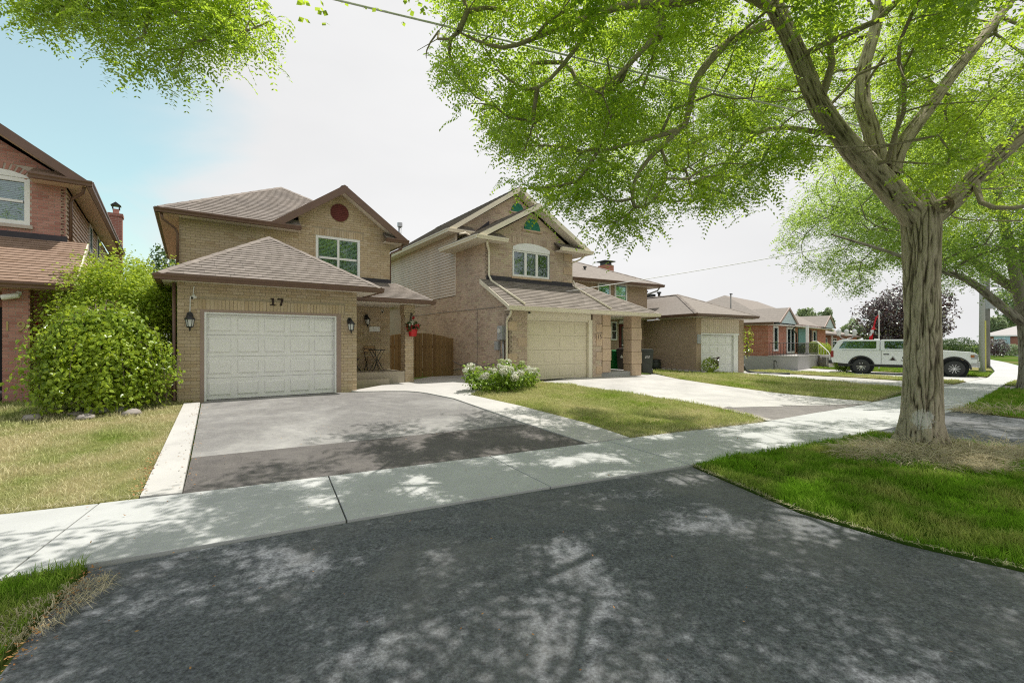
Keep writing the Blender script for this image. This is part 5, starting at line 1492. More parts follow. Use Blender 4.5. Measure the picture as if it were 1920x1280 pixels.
for _ in range(34):
    a = rng.uniform(0, 6.28); r_ = .25 * math.sqrt(rng.uniform(.1, 1)); petals((r_ * math.cos(a), r_ * .65 * math.sin(a) - .05, rng.uniform(-.05, .16) - r_ * .3), .04, 9, .026, V, F, .2)
for _ in range(6): petals((rng.uniform(-.05, .06), -.06, rng.uniform(.25, .42)), .035, 8, .024, V, F, .2)
raw_mesh('red_flowers', V, F, M['redflower'], bk)
V = []; F = []
for _ in range(5): petals((rng.uniform(-.20, -.02), -.16, rng.uniform(.05, .22)), .04, 9, .026, V, F, .2)
raw_mesh('white_flowers', V, F, M['whiteflower'], bk)

# ------------------------------------------------------------------ wheeled bins
def wheeled_bin(p, rz, label, mat, hh=1.08, w=.56, d=.62, cat='bin', mark=True, group=None):
    o = thing('wheeled_bin', label, cat, p, rz, group)
    b = MB(); a = .78
    V = []
    for z, k in ((.06, a), (.20, a + .02), (hh - .16, 1.0), (hh - .10, 1.03), (hh - .06, 1.03)):
        V.append([(-w / 2 * k, -d / 2 * k, z), (w / 2 * k, -d / 2 * k, z), (w / 2 * k, d / 2 * k, z), (-w / 2 * k, d / 2 * k, z)])
    vs = sum(V, []); fs = [(0, 3, 2, 1)]
    for i in range(len(V) - 1):
        for j in range(4): fs.append((i * 4 + j, i * 4 + (j + 1) % 4, i * 4 + 4 + (j + 1) % 4, i * 4 + 4 + j))
    fs.append(tuple(range(len(vs) - 4, len(vs)))); b.add(vs, fs); b.build('bin_body', mat, o, bevel=.02)
    b = MB(); b.prism([(-w * .54, -d * .55, hh - .06), (w * .54, -d * .55, hh - .06), (w * .54, -d * .50, hh - .01), (w * .5, -d * .2, hh + .03), (-w * .5, -d * .2, hh + .03), (-w * .54, -d * .5, hh - .01)][:2] + [(w * .54, d * .55, hh - .06), (-w * .54, d * .55, hh - .06)], (0, 0, .05))
    b.prism([(-w * .48, -d * .42, hh - .01), (w * .48, -d * .42, hh - .01), (w * .48, d * .5, hh - .01), (-w * .48, d * .5, hh - .01)], (0, 0, .05)); b.build('bin_lid', mat, o, bevel=.02)
    b = MB(); b.tube([(-w * .4, d * .62, hh - .10), (w * .4, d * .62, hh - .10)], .018, 8); b.box(-w * .42, -w * .36, d * .45, d * .64, hh - .13, hh - .07); b.box(w * .36, w * .42, d * .45, d * .64, hh - .13, hh - .07); b.build('handle', M['black'], o)
    for s in (-1, 1):
        b = MB(); x = s * w * .47; b.lathe([(0, -.03), (.12, -.03), (.125, 0), (.12, .03), (0, .03)], 16, (x, d * .40, .125), 'x'); wo2 = b.build('wheel', M['tyre'], o)
        b = MB(); b.lathe([(0, s * .031), (.06, s * .031), (.055, s * .036), (0, s * .036)], 12, (x, d * .40, .125), 'x'); b.build('hub', M['white'], wo2)
    if mark:
        b = MB(); y = -d / 2 * .97 - .022
        for k in range(2):
            b.prism([(-.10, y, hh - .36 + k * .05), (-.02, y, hh - .335 + k * .05), (.06, y, hh - .35 + k * .05), (.11, y, hh - .33 + k * .05), (.11, y, hh - .31 + k * .05), (.06, y, hh - .33 + k * .05), (-.02, y, hh - .315 + k * .05), (-.10, y, hh - .335 + k * .05)], (0, .004, 0))
        b.build('printed_mark', M['white'], o)
    return o
RB = math.radians(-8)
wheeled_bin((5.02, 22.6, tz(5.02, 22.6)), math.radians(15), 'slim bright green bin at the left end of the bin row', M['green_bin'], 1.02, .42, .5, mark=False)
b1 = wheeled_bin((5.30, 21.9, tz(5.30, 21.9)), math.radians(-28), 'charcoal brown bin with a white leaf mark between the stone pillars', M['binbrown'], 1.12, .52, .60, mark=False)
b = MB(); c0 = (0, -.31, .72); lf = [(0, -.07), (.012, -.03), (.05, -.045), (.045, -.02), (.085, .015), (.06, .02), (.065, .05), (.03, .035), (.018, .085), (0, .11)]
lf = lf + [(-x, y) for x, y in lf[-2:0:-1]]
b.prism([(x, -.305, .74 + y) for x, y in lf], (0, .004, 0)); b.build('printed_mark', M['white'], b1)
wheeled_bin((5.66, 22.35, tz(5.66, 22.35)), math.radians(-20), 'black bin partly hidden by the right stone pillar', M['binblack'], 1.14, .54, .62)
wheeled_bin((6.12, 20.9, tz(6.1, 20.9)), math.radians(-12), 'dark green bin standing clear to the right of the stone pillar', M['bingreen'], 1.10, .52, .6)
br = thing('garden_barrel', 'squat dark green barrel on the grass behind the bins', 'barrel', (7.95, 25.6, tz(7.95, 25.6)))
b = MB(); b.lathe([(0, 0), (.27, 0), (.30, .08), (.32, .3), (.30, .5), (.27, .56), (0, .56)], 20); b.build('barrel_body', M['bingreen'], br, True)
b = MB(); b.lathe([(.275, .52), (.31, .52), (.31, .57), (.2, .60), (0, .60)], 20); b.build('rim', M['black'], br)
for z in (.12, .42): b = MB(); b.lathe([(.30, z), (.335, z + .015), (.30, z + .03)], 20); b.build('hoop', M['black'], br)

# ------------------------------------------------------------------ white pickup truck with cap
dT = Vector((.76, -.65, 0)).normalized(); rT = math.atan2(dT.y, dT.x)
RS = Vector((dT.y, -dT.x, 0))                      # its right-hand side, towards the viewer
TR = thing('pickup_truck', 'white pickup truck with canopy and dark alloy wheels parked in a driveway', 'truck', Vector((20.11, 26.5, 0)) - RS * .83, rT)
# local: x forward from the rear axle, y left, near side at y = -1.0
def side_prism(mb, prof, y0, y1): mb.prism([(x, y0, z) for x, z in prof], (0, y1 - y0, 0))
def arch(cx, r, n=12): return [(cx + r * math.cos(math.pi * k / n), .42 + r * math.sin(math.pi * k / n)) for k in range(n + 1)][::-1]
WB = 3.86; WR = .415
bd = MB()
prof = [(-1.38, .62), (-.60, .55)] + [p for p in arch(0, .56)] + [(.60, .50), (WB - .62, .48)] + [p for p in arch(WB, .58)] + [(WB + .64, .52), (WB + .82, .56), (WB + .86, .95), (WB + .82, 1.20), (WB + .72, 1.27), (WB - .35, 1.36), (WB - .75, 1.36), (-1.40, 1.34), (-1.42, .9)]
side_prism(bd, prof, -.98, .98)
bdo = bd.build('body', M['truck'], TR, bevel=.03)
cabp = [(.86, 1.33), (WB - .62, 1.33), (WB - 1.35, 1.90), (WB - 1.65, 1.95), (.92, 1.95), (.86, 1.90)]
def tapered(prof, y, yt, zt0, zt1, mat, name, parent):
    def yy(z): return y + (yt - y) * (z - zt0) / (zt1 - zt0)
    n = len(prof); m = MB()
    m.add([(x, -yy(z), z) for x, z in prof] + [(x, yy(z), z) for x, z in prof], [tuple(range(n)), tuple(range(2 * n - 1, n - 1, -1))] + [(i, n + i, n + (i + 1) % n, (i + 1) % n) for i in range(n)])
    return m.build(name, mat, parent, bevel=.03)
tapered(cabp, .97, .78, 1.33, 1.95, M['truck'], 'cab', TR)
capp = [(-1.40, 1.33), (.83, 1.33), (.83, 1.93), (-.88, 1.96), (-1.08, 1.90)]
tapered(capp, .97, .82, 1.33, 1.95, M['truck'], 'canopy', TR)
def side_pane(prof, y, yt, name):
    def yy(z): return y + (yt - y) * (z - 1.33) / (.62)
    for s in (-1, 1):
        m = MB()
        V = [(x, s * (yy(z) + .008), z) for x, z in prof]; V2 = [(x, s * (yy(z) - .02), z) for x, z in prof]
        n = len(prof); m.add(V + V2, [tuple(range(n)), tuple(range(2 * n - 1, n - 1, -1))] + [(i, (i + 1) % n, n + (i + 1) % n, n + i) for i in range(n)])
        m.build(name, M['tglass'], TR)
def lining(prof, y, yt, name='window_lining'):
    m = MB()
    def yy(z): return y + (yt - y) * (z - 1.33) / (.62)
    for s in (-1, 1):
        cx = sum(p[0] for p in prof) / len(prof); cz = sum(p[1] for p in prof) / len(prof)
        V = [(cx + (x - cx) * 1.03, s * (yy(z) + .003), cz + (z - cz) * 1.08) for x, z in prof]
        m.face(V)
    return m.build(name, M['black'], TR, fix=False)
for pr, yt, nm in (([(-1.04, 1.44), (.66, 1.44), (.66, 1.84), (-.80, 1.84)], .82, 'canopy_window'), ([(1.05, 1.43), (1.98, 1.43), (1.98, 1.84), (1.05, 1.84)], .78, 'rear_window'), ([(2.06, 1.43), (3.06, 1.43), (2.56, 1.84), (2.06, 1.84)], .78, 'front_window')):
    lining(pr, .97, yt); side_pane(pr, .97, yt, nm)
m = MB(); m.add([(WB - .66, -.84, 1.38), (WB - .66, .84, 1.38), (WB - 1.34, .74, 1.89), (WB - 1.34, -.74, 1.89)], [(0, 1, 2, 3)]); wsx = m.build('windscreen', M['tglass'], TR, fix=False); wsx.location = (.02, 0, .02)
m = MB()
for s in (-1, 1):
    for x in (.90, 2.02, 3.15): m.box(x - .006, x + .006, s * .985 - .004, s * .985 + .004, .60, 1.32)
    m.box(-.9, WB - .8, s * .983 - .004, s * .983 + .004, 1.325, 1.335)
m.build('door_gap', M['black'], TR)
for x in (1.0, 2.14):
    for s in (-1, 1):
        m = MB(); m.box(x, x + .24, s * .985 - .02, s * .985 + .02, 1.10, 1.15); m.build('door_handle', M['black'], TR)
for s in (-1, 1):
    for cx, r_ in ((0, .60), (WB, .62)):
        m = MB(); pts = [(cx + r_ * math.cos(math.pi * k / 14), s * .985, .40 + r_ * math.sin(math.pi * k / 14)) for k in range(15)]
        m.tube(pts, .035, 6); m.build('wheel_arch', M['tyre'], TR)
m = MB(); m.box(-1.1, WB + .5, -.80, .80, .40, .62); m.box(-.55, WB - .6, -.99, -.9, .46, .56); m.box(-.55, WB - .6, .9, .99, .46, .56); m.build('chassis', M['black'], TR)
for cx, r_ in ((0, .54), (WB, .56)): m = MB(); side_prism(m, [(cx + r_ * math.cos(2 * math.pi * k / 20), .42 + r_ * math.sin(2 * math.pi * k / 20)) for k in range(20)], -.86, .86); m.build('wheel_well', M['dark'], TR)
for cx in (0, WB):
    for s in (-1, 1):
        y0 = s * .86
        m = MB(); m.lathe([(.24, -.13), (.38, -.135), (WR, -.10), (WR, .10), (.38, .135), (.24, .13)], 32, (cx, y0, WR), 'y', cap=False); to = m.build('wheel', M['tyre'], TR, True)
        m = MB(); m.lathe([(0, s * .06), (.24, s * .10), (.255, s * .12), (.235, s * .12), (.225, s * .05), (0, s * .05)], 32, (cx, y0, WR), 'y'); ro = m.build('rim', M['rim'], to)
        m = MB()
        for k in range(10):
            a = 2 * math.pi * k / 10; m.obox((cx + .14 * math.cos(a), y0 + s * .10, WR + .14 * math.sin(a)), (.10 * math.cos(a), 0, .10 * math.sin(a)), (0, .018, 0), (-.014 * math.sin(a), 0, .014 * math.cos(a)))
        m.lathe([(0, s * .05), (.055, s * .05), (.05, s * .13), (0, s * .135)], 12, (cx, y0, WR), 'y')
        m.build('spoke', M['chrome'], to)
m = MB(); m.box(WB + .78, WB + .95, -.98, .98, .50, .80); m.box(WB + .6, WB + .84, -.99, .99, .52, .74); m.build('front_bumper', M['chrome'], TR, bevel=.03)
m = MB(); m.box(-1.56, -1.36, -.95, .95, .55, .76); m.build('rear_bumper', M['black'], TR, bevel=.02)
m = MB(); m.box(WB + .83, WB + .90, -.62, .62, .84, 1.18); g_ = m.build('grille', M['black'], TR)
m = MB()
for k in range(4): m.box(WB + .895, WB + .915, -.60, .60, .88 + k * .08, .905 + k * .08)
m.build('grille_bar', M['chrome'], g_)
for s in (-1, 1):
    m = MB(); m.box(WB + .62, WB + .885, s * .80 - .19, s * .80 + .19, .92, 1.16); ho = m.build('headlight', M['grey'], TR, bevel=.02)
    m = MB(); m.box(WB + .60, WB + .74, s * .985 - .012, s * .985 + .012, 1.02, 1.14); m.build('indicator', M['amber'], ho)
    m = MB(); m.box(-1.45, -1.30, s * .90 - .09, s * .90 + .09, .92, 1.30); m.build('tail_light', M['redlens'], TR, bevel=.01)
    m = MB(); m.box(2.95, 3.10, s * 1.13 - .12, s * 1.13 + .12, 1.38, 1.62); m.tube([(3.05, s * .95, 1.40), (3.05, s * 1.1, 1.42)], .03, 6); m.build('wing_mirror', M['black'], TR, bevel=.02)
m = MB(); m.box(.55, .80, -.15, .15, 1.93, 2.0); m.build('roof_marker', M['white'], TR)
ys = -.985
add_text(TR, 'SI', Frame((1.86, ys, .88), (1, 0, 0), (0, 0, 1)), .36, M['digit'], 'lettering', .004, .25)
m = MB(); m.prism([(1.22, ys - .003, .78), (1.58, ys - .003, .78), (1.40, ys - .003, 1.04)], (0, .004, 0)); m.build('emblem_backing', M['grey'], TR)
m = MB(); m.prism([(1.29, ys - .007, .80), (1.51, ys - .007, .80), (1.40, ys - .007, .97)], (0, .004, 0)); m.build('emblem', M['digit'], TR)

# ------------------------------------------------------------------ flag, poles, lamp post
fl0 = thing('flag', 'red and white maple leaf flag hanging limp from a white staff behind the truck', 'flag', (23.6, 29.6, 0))
b = MB(); b.tube([(0, 0, 0), (0, 0, 3.75)], .03, 8); b.blob((0, 0, 3.78), .05); b.build('flagpole', M['white'], fl0)
def flag_band(k0, k1, mat, name):
    V = []; F = []; n = 10; c = 7
    for i in range(n + 1):
        q = k0 + (k1 - k0) * i / n
        for j in range(c):
            x = -(.05 + q * .50) - j * .028 + .045 * math.sin(q * 9 + j * 1.1); y = .06 * math.sin(j * 2.1 + q * 5); z = 3.62 - q * 1.75 - j * .05
            V.append((x, y, z))
    for i in range(n):
        for j in range(c - 1): a = i * c + j; F.append((a, a + 1, a + c + 1, a + c))
    o = raw_mesh(name, V, F, mat, fl0, True); return o
flag_band(0, .42, M['flagred'], 'red_band'); flag_band(.42, .68, M['white'], 'white_band'); flag_band(.68, 1, M['flagred'], 'red_band')
b = MB(); b.prism([(-.40 + x * 1.4, -.11, 2.66 + y * 1.3) for x, y in lf], (0, .01, 0)); b.build('maple_leaf', M['flagred'], fl0)
up = thing('utility_pole', 'pale concrete utility pole with a yellow guard near its foot', 'pole', (28.6, 28.0, 0))
b = MB(); b.lathe([(0, -.2), (.155, -.2), (.125, 5), (.10, 10.2), (0, 10.2)], 16); b.build('shaft', M['pole'], up, True)
b = MB(); b.tube([(.06, -.13, .15), (.055, -.125, 3.1)], .045, 8); b.build('guard', M['yellow'], up)
b = MB(); b.tube([(.1, -.1, 5.2), (.5, -.1, 5.25), (.9, -.1, 5.2)], .02, 6); b.tube([(.9, -.1, 5.1), (.9, -.1, 5.7)], .02, 6); b.tube([(-.9, 0, 9.4), (.9, 0, 9.4)], .05, 6); b.build('crossarm', M['grey'], up)
up2 = thing('utility_pole', 'slimmer dark utility pole just behind the concrete one', 'pole', (34.2, 33.1, 0))
b = MB(); b.lathe([(0, -.2), (.15, -.2), (.11, 9.5), (0, 9.5)], 12); b.build('shaft', M['polewood'], up2, True)
b = MB(); b.box(-.15, .3, -.3, .0, 4.2, 4.9); b.build('pole_box', M['grey'], up2)
lp_ = thing('lamp_post', 'grey lamp post with a cluster of glass heads beside the bungalow steps', 'lamp post', (21.3, 29.3, 0))
b = MB(); b.tube([(0, 0, 0), (0, 0, 2.0)], .05, 8); b.lathe([(0, 0), (.1, 0), (.07, .15), (0, .15)], 10); b.tube([(-.5, 0, 2.25), (-.3, 0, 2.05), (0, 0, 2.0), (.3, 0, 2.05), (.5, 0, 2.25)], .03, 6); b.build('post', M['grey'], lp_)
for x in (-.5, 0, .5):
    b = MB(); b.lathe([(0, .0), (.10, .0), (.14, .28), (0, .28)], 6, (x, 0, 2.22)); q = b.build('lamp_head', M['lampglass'], lp_)
    b = MB(); b.lathe([(.15, .28), (.16, .30), (.03, .42), (0, .42)], 6, (x, 0, 2.22)); b.build('lamp_cap', M['grey'], q)
ho_ = thing('drain_hose', 'black corrugated drain hose curling from the garage corner onto the grass', 'hose', h13(3.75, .1, .0))
b = MB()
pts = [(0, 0, .55), (.02, -.05, .35), (.12, -.15, .18), (.5, -.4, .10), (1.2, -.7, .08), (2.0, -1.0, .08)]
b.tube(pts, .06, 8); b.build('hose_tube', M['bingreen'], ho_, True)
hs = thing('garden_hose', 'thin green garden hose hanging from the grey porch base', 'hose', hB(-.07, -.4, .0))
b = MB(); b.tube([(0, 0, .55), (.0, -.1, .62), (-.05, -.3, .55), (-.1, -.55, .25), (-.15, -.9, .05), (-.2, -1.4, .03)], .02, 6); b.build('hose_tube', M['bingreen'], hs, True)
b = MB(); b.tube([(-.02, .02, .0), (-.02, .02, .6)], .02, 5); b.build('standpipe', M['black'], hs)
pp = thing('grey_planter', 'tall charcoal planter standing left of the bungalow steps', 'planter', hB(5.3, -2.5, 0) + Vector((-.35, -.15, 0)), math.radians(10))
b = MB(); b.add([(-.17, -.17, 0), (.17, -.17, 0), (.17, .17, 0), (-.17, .17, 0), (-.22, -.22, .78), (.22, -.22, .78), (.22, .22, .78), (-.22, .22, .78)], [(0, 3, 2, 1), (4, 5, 6, 7), (0, 1, 5, 4), (1, 2, 6, 5), (2, 3, 7, 6), (3, 0, 4, 7)]); b.build('planter_box', M['polewood'], pp, bevel=.015)
b = MB(); b.box(-.19, .19, -.19, .19, .70, .76); b.build('soil', M['soil'], pp)

# ------------------------------------------------------------------ overhead cables
def cable(name, a, c, sag, r, mat, label):
    a = Vector(a); c = Vector(c)
    m = MB(); m.tube([a + (c - a) * k / 24 - Vector((0, 0, sag * 4 * (k / 24) * (1 - k / 24))) for k in range(25)], r, 6)
    return tag(m.build(name, mat, None, True), label, 'cable')
CA = unpx(630, 0, 6.0); CB = unpx(1640, 243, 8.6)
CD = (CB - CA)
cable('overhead_cable', CA - CD * .45, CB + CD * .02, .0, .015, M['cable'], 'thick pale overhead cable running into the big street tree')
cable('service_wire', wmat(H15) @ Vector((2.65, .95, zl(.95) + .05)), (27.0, 21.5, 8.8), .25, .014, M['cable'], 'thin service wire rising from the roof of house 15')

# ------------------------------------------------------------------ trees
def bark_mat(name, c_ridge, c_mid, c_furrow, moss=(.16, .16, .08), lime=None):
    m, t, out = newmat(name)
    v = coords(t, (1, 1, .22))
    n = noise_node(t, v, 13, 8, .65, 1.2)
    at = N(t, 'ShaderNodeAttribute'); at.attribute_name = 'relief'
    k = N(t, 'ShaderNodeMath', operation='MULTIPLY_ADD'); k.inputs[1].default_value = .45; t.links.new(n, k.inputs[0])
    k2 = N(t, 'ShaderNodeMath', operation='MULTIPLY'); k2.inputs[1].default_value = .62; t.links.new(at.outputs['Fac'], k2.inputs[0]); t.links.new(k2.outputs[0], k.inputs[2])
    c = ramp(t, k.outputs[0], [(.30, c_furrow), (.58, c_mid), (.86, c_ridge)])
    b = noise_node(t, coords(t), 1.3, 5, .6)
    c = mixc(t, ramp(t, b, [(.52, (0, 0, 0)), (.72, (.45, .45, .45))]), c, moss)
    f = noise_node(t, coords(t, (1, 1, .4)), 60, 5, .7)
    c = mixc(t, 1.0, c, ramp(t, f, [(.25, (.75, .75, .75)), (.75, (1.15, 1.15, 1.15))]), 'MULTIPLY')
    if lime:                                   # old splash of lime wash on the bark
        dv = N(t, 'ShaderNodeVectorMath', operation='DISTANCE'); dv.inputs[1].default_value = lime; t.links.new(coords(t), dv.inputs[0])
        ln = N(t, 'ShaderNodeMath', operation='MULTIPLY_ADD'); ln.inputs[1].default_value = .34
        t.links.new(noise_node(t, coords(t), 17, 6, .7, .8), ln.inputs[0]); t.links.new(dv.outputs['Value'], ln.inputs[2])
        c = mixc(t, ramp(t, ln.outputs[0], [(.30, (.8, .8, .8)), (.33, (0, 0, 0))]), c, (.62, .60, .57))
    h2 = mixc(t, .5, n, f)
    finish(t, out, c, .92, bump(t, h2, .8, .02), .15)
    return m
M['bark1'] = bark_mat('furrowed_bark', (.46, .40, .30), (.31, .265, .19), (.07, .055, .038), lime=(6.76, 7.58, .50))
M['bark2'] = bark_mat('grey_bark', (.34, .31, .27), (.25, .22, .18), (.07, .06, .05))
M['twig'] = simple('twig_bark', (.12, .095, .07), .9, .3, 12)

class Wood:
    """tapered limbs in one mesh; thick ones carry furrowed relief"""
    def __init__(s): s.V = []; s.F = []; s.R = []; s.n = 0
    def limb(s, pts, rs, n=10, relief=0.0, dens=1.0, seed=0):
        pts = [Vector(p) for p in pts]
        # resample smoothly (Catmull-Rom)
        P = []; Q = []
        for i in range(len(pts) - 1):
            p0 = pts[max(i - 1, 0)]; p1 = pts[i]; p2 = pts[i + 1]; p3 = pts[min(i + 2, len(pts) - 1)]
            L = (p2 - p1).length; k = max(1, int(L * 14 * dens) if relief else int(L * 3 * dens) + 1)
            for j in range(k):
                t = j / k
                P.append(.5 * ((2 * p1) + (p2 - p0) * t + (2 * p0 - 5 * p1 + 4 * p2 - p3) * t * t + (3 * p1 - p0 - 3 * p2 + p3) * t ** 3))
                Q.append(rs[i] + (rs[i + 1] - rs[i]) * t)
        P.append(pts[-1]); Q.append(rs[-1])
        m = len(P); up = None; arc = 0
        base = s.n
        for i, p in enumerate(P):
            d = (P[min(i + 1, m - 1)] - P[max(i - 1, 0)]).normalized()
            if up is None:
                a = Vector((1, 0, 0)) if abs(d.x) < .9 else Vector((0, 1, 0)); up = (a - d * a.dot(d)).normalized()
            else: up = (up - d * up.dot(d)).normalized()
            w = d.cross(up)
            if i: arc += (p - P[i - 1]).length
            for k in range(n):
                t = 2 * math.pi * k / n; r = Q[i]; rel = 0
                if relief:
                    cx, cy = math.cos(t) * 3.4 * max(1, r / .28), math.sin(t) * 3.4 * max(1, r / .28)
                    wob = mnoise.noise((cx * .9 + seed, cy * .9, arc * 2.2)) * .8
                    a = mnoise.noise((cx * 1.05 + wob + seed, cy * 1.05 + wob, arc * 1.0))
                    b = mnoise.noise((cx * 2.2 + wob + seed + 7, cy * 2.2 + 3, arc * 3.0))
                    rel = 1 - min(1, abs(a) * 4.2); rel2 = 1 - min(1, abs(b) * 4.0)
                    g = -min(1.0, (rel ** 1.5) * .85 + (rel2 ** 2) * .38)
                    lump = mnoise.noise((cx * .35 + seed, cy * .35, arc * .8)) * .06 * r
                    fl_ = max(0.0, 1 - p.z / .55) if p.z < .55 and Q[i] > .2 else 0.0
                    r = r + relief * g * r + lump + fl_ * r * (.16 * math.cos(4 * t + 1.2 + seed) + .08 * math.cos(7 * t + seed))
                    s.R.append(max(0.0, min(1.0, 1 + g)))
                else: s.R.append(.75)
                s.V.append(p + (up * math.cos(t) + w * math.sin(t)) * r)
            s.n += n
        for i in range(m - 1):
            for k in range(n):
                a = base + i * n + k; b = base + i * n + (k + 1) % n
                s.F.append((a, b, b + n, a + n))
        return P, Q
    def build(s, name, mat, parent):
        o = raw_mesh(name, [tuple(v) for v in s.V], s.F, mat, parent, True)
        at = o.data.attributes.new('relief', 'FLOAT', 'POINT'); at.data.foreach_set('value', np.array(s.R, np.float32))
        return o
def grow_twigs(wood, nodes, targets, r0=.009, step=.35, jit=.06, rmax=.07, bias=.35):
    """join every spray to the nearest wood, nearest first, so twigs fork; pipe-model thickness"""
    NP = [Vector(p) for p in nodes]; par = [-1] * len(NP); load = [0] * len(NP)
    arr = np.array([tuple(p) for p in NP])
    T = np.array([tuple(t) for t in targets])
    d0 = np.array([np.min(((arr - t) ** 2).sum(1)) for t in T])
    ends = []
    n_main = len(NP)
    for ti in np.argsort(d0):
        t = T[ti]
        dd = np.sqrt(((arr - t) ** 2).sum(1)) + bias * np.maximum(0, arr[:, 2] - t[2] - .2)
        j = int(np.argmin(dd)); p = NP[j]; q = Vector(t); L = (q - p).length
        k = max(1, int(L / step)); prev = j; new = []
        sag = min(.25, L * .12)
        for i in range(1, k + 1):
            f = i / k; c = p.lerp(q, f) + Vector((0, 0, sag * 4 * f * (1 - f)))
            if i < k: c += Vector(rng.normal(0, jit, 3))
            NP.append(c); par.append(prev); load.append(0); prev = len(NP) - 1; new.append(tuple(c))
        arr = np.vstack([arr, np.array(new)])
        ends.append(prev)
    for e in ends:
        i = e
        while i >= n_main and i != -1: load[i] += 1; i = par[i]
    kids = {}
    for i in range(n_main, len(NP)): kids.setdefault(par[i], []).append(i)
    kk = {}
    for i in range(n_main, len(NP)): kk.setdefault(par[i], []).append(i)
    for _ in range(3):
        new = list(NP)
        for i in range(n_main, len(NP)):
            ks = kk.get(i)
            if ks:
                m_ = Vector((0, 0, 0))
                for q in ks: m_ += NP[q]
                new[i] = NP[i] * .4 + NP[par[i]] * .3 + m_ * (.3 / len(ks))
        NP = new
    # chains
    def rad(i): return min(rmax, r0 * (max(1, load[i]) ** .45))
    stack = [(j, i) for j in range(n_main) for i in kids.get(j, [])]
    while stack:
        a, i = stack.pop()
        ch = [NP[a], NP[i]]; rr = [rad(i) * 1.1, rad(i)]
        while True:
            ks = kids.get(i, [])
            if not ks: break
            ks = sorted(ks, key=lambda q: -load[q])
            for q in ks[1:]: stack.append((i, q))
            i = ks[0]; ch.append(NP[i]); rr.append(rad(i))
        rr[-1] *= .6
        tube_raw(wood, ch, rr, 5 if max(rr) > .014 else 4)
def tube_raw(wood, ch, rr, n):
    up = None; base = wood.n; m = len(ch)
    for i, p in enumerate(ch):
        d = (ch[min(i + 1, m - 1)] - ch[max(i - 1, 0)])
        d = d.normalized() if d.length > 1e-6 else Vector((0, 0, 1))
        if up is None:
            a = Vector((1, 0, 0)) if abs(d.x) < .9 else Vector((0, 1, 0)); up = (a - d * a.dot(d)).normalized()
        else:
            up = (up - d * up.dot(d)); up = up.normalized() if up.length > 1e-4 else Vector((d.y, -d.x, .01)).normalized()
        w = d.cross(up)
        for k in range(n):
            t = 2 * math.pi * k / n; wood.V.append(p + (up * math.cos(t) + w * math.sin(t)) * rr[i]); wood.R.append(.6)
        wood.n += n
    for i in range(m - 1):
        for k in range(n):
            a = base + i * n + k; b = base + i * n + (k + 1) % n
            wood.F.append((a, b, b + n, a + n))
def norm(a): return a / np.maximum(1e-9, np.linalg.norm(a, axis=-1, keepdims=True))
def make_fronds(base, direc, length, pairs, lw=.42, droop=.5):
    lf_ = .235 if pairs > 5 else .26
    """pinnate leaves: base (n,3), direction (n,3), length (n,) -> one quad per leaflet"""
    n = len(base)
    d = norm(direc); up = np.array([0, 0, 1.0]) + rng.normal(0, .35, (n, 3))
    side = norm(np.cross(d, up)); nrm = norm(np.cross(side, d))
    out = []
    for i in range(pairs):
        f = (i + .7) / pairs
        c = base + d * (length * f)[:, None]; c[:, 2] -= droop * length * f * f
        ax = norm(d - np.array([0, 0, 1]) * (droop * 1.6 * f))
        for s in (-1, 1):
            l = length * (lf_ * (1 - .45 * abs(f - .45))) * rng.uniform(.85, 1.15, n)
            dirl = norm(side * s + ax * .45 - nrm * .25 + rng.normal(0, .12, (n, 3)))
            wv = norm(np.cross(dirl, nrm + rng.normal(0, .25, (n, 3)))) * (l * lw * .5)[:, None]
            tip = c + dirl * l[:, None]; mid = c + dirl * (l * .5)[:, None]
            out.append(np.stack([c, mid + wv, tip, mid - wv], 1))
    Q = np.concatenate(out, 0)
    return Q.reshape(-1, 3)
def quads(V): return np.arange(len(V)).reshape(-1, 4)
def spray_fronds(centers, per, spread, lmin, lmax, pairs, droop=.55, lw=.42, openings=0):
    n = len(centers) * per
    c = np.repeat(np.asarray(centers), per, 0)
    tw = np.repeat(norm(rng.normal(0, 1, (len(centers), 3)) * np.array([1, 1, .35])), per, 0)
    idx_ = np.tile(np.arange(per), len(centers)); al = ((idx_ + .5) / per * 2 - 1)[:, None]
    sg = np.where(idx_ % 2 == 0, 1.0, -1.0)[:, None]
    pos = c + tw * (al * spread * 1.35) + rng.normal(0, spread * .10, (n, 3)); pos[:, 2] -= (.10 * spread * (al[:, 0] + 1) ** 2)
    if openings:  # fronds dropped along the sun rays, shaping dapples on the ground
        g = pos[:, :2] - np.array([SUN_DIR.x, SUN_DIR.y]) / SUN_DIR.z * pos[:, 2:3]
        v = np.array([max(mnoise.noise((a * 1.25, b * 1.25, 4.2)), mnoise.noise((a * 2.7, b * 2.7, 9.1))) for a, b in g])
        k = v < openings
        pos = pos[k]; tw = tw[k]; sg = sg[k]; n = len(pos)
    sd_ = norm(np.cross(tw, np.array([0, 0, 1.0])))
    d = norm(sd_ * sg * .95 + tw * .65 + rng.normal(0, .28, (n, 3)) + np.array([0, 0, -.18]))
    return make_fronds(pos, d, rng.uniform(lmin, lmax, n), pairs, lw, droop)
def in_view(P):
    return (P[:, 1] > .8) & (np.abs(P[:, 0]) < P[:, 1] * 1.16) & ((P[:, 2] - CAMH) < P[:, 1] * .79)
def pxs(P): return 960 + FPX * P[:, 0] / P[:, 1], 643 - FPX * (P[:, 2] - CAMH) / P[:, 1]
def cable_clear(P, margin=16):
    """True where a point would cover the pale cable that hangs in front of the crown"""
    px, py = pxs(P)
    k = (px - 630) / (1640 - 630); line = 243 * k
    dep = 6.0 + 2.6 * np.clip(k, 0, 1)
    return (np.abs(py - line) < margin) & (px > 600) & (px < 1650) & (P[:, 1] < dep + .25)

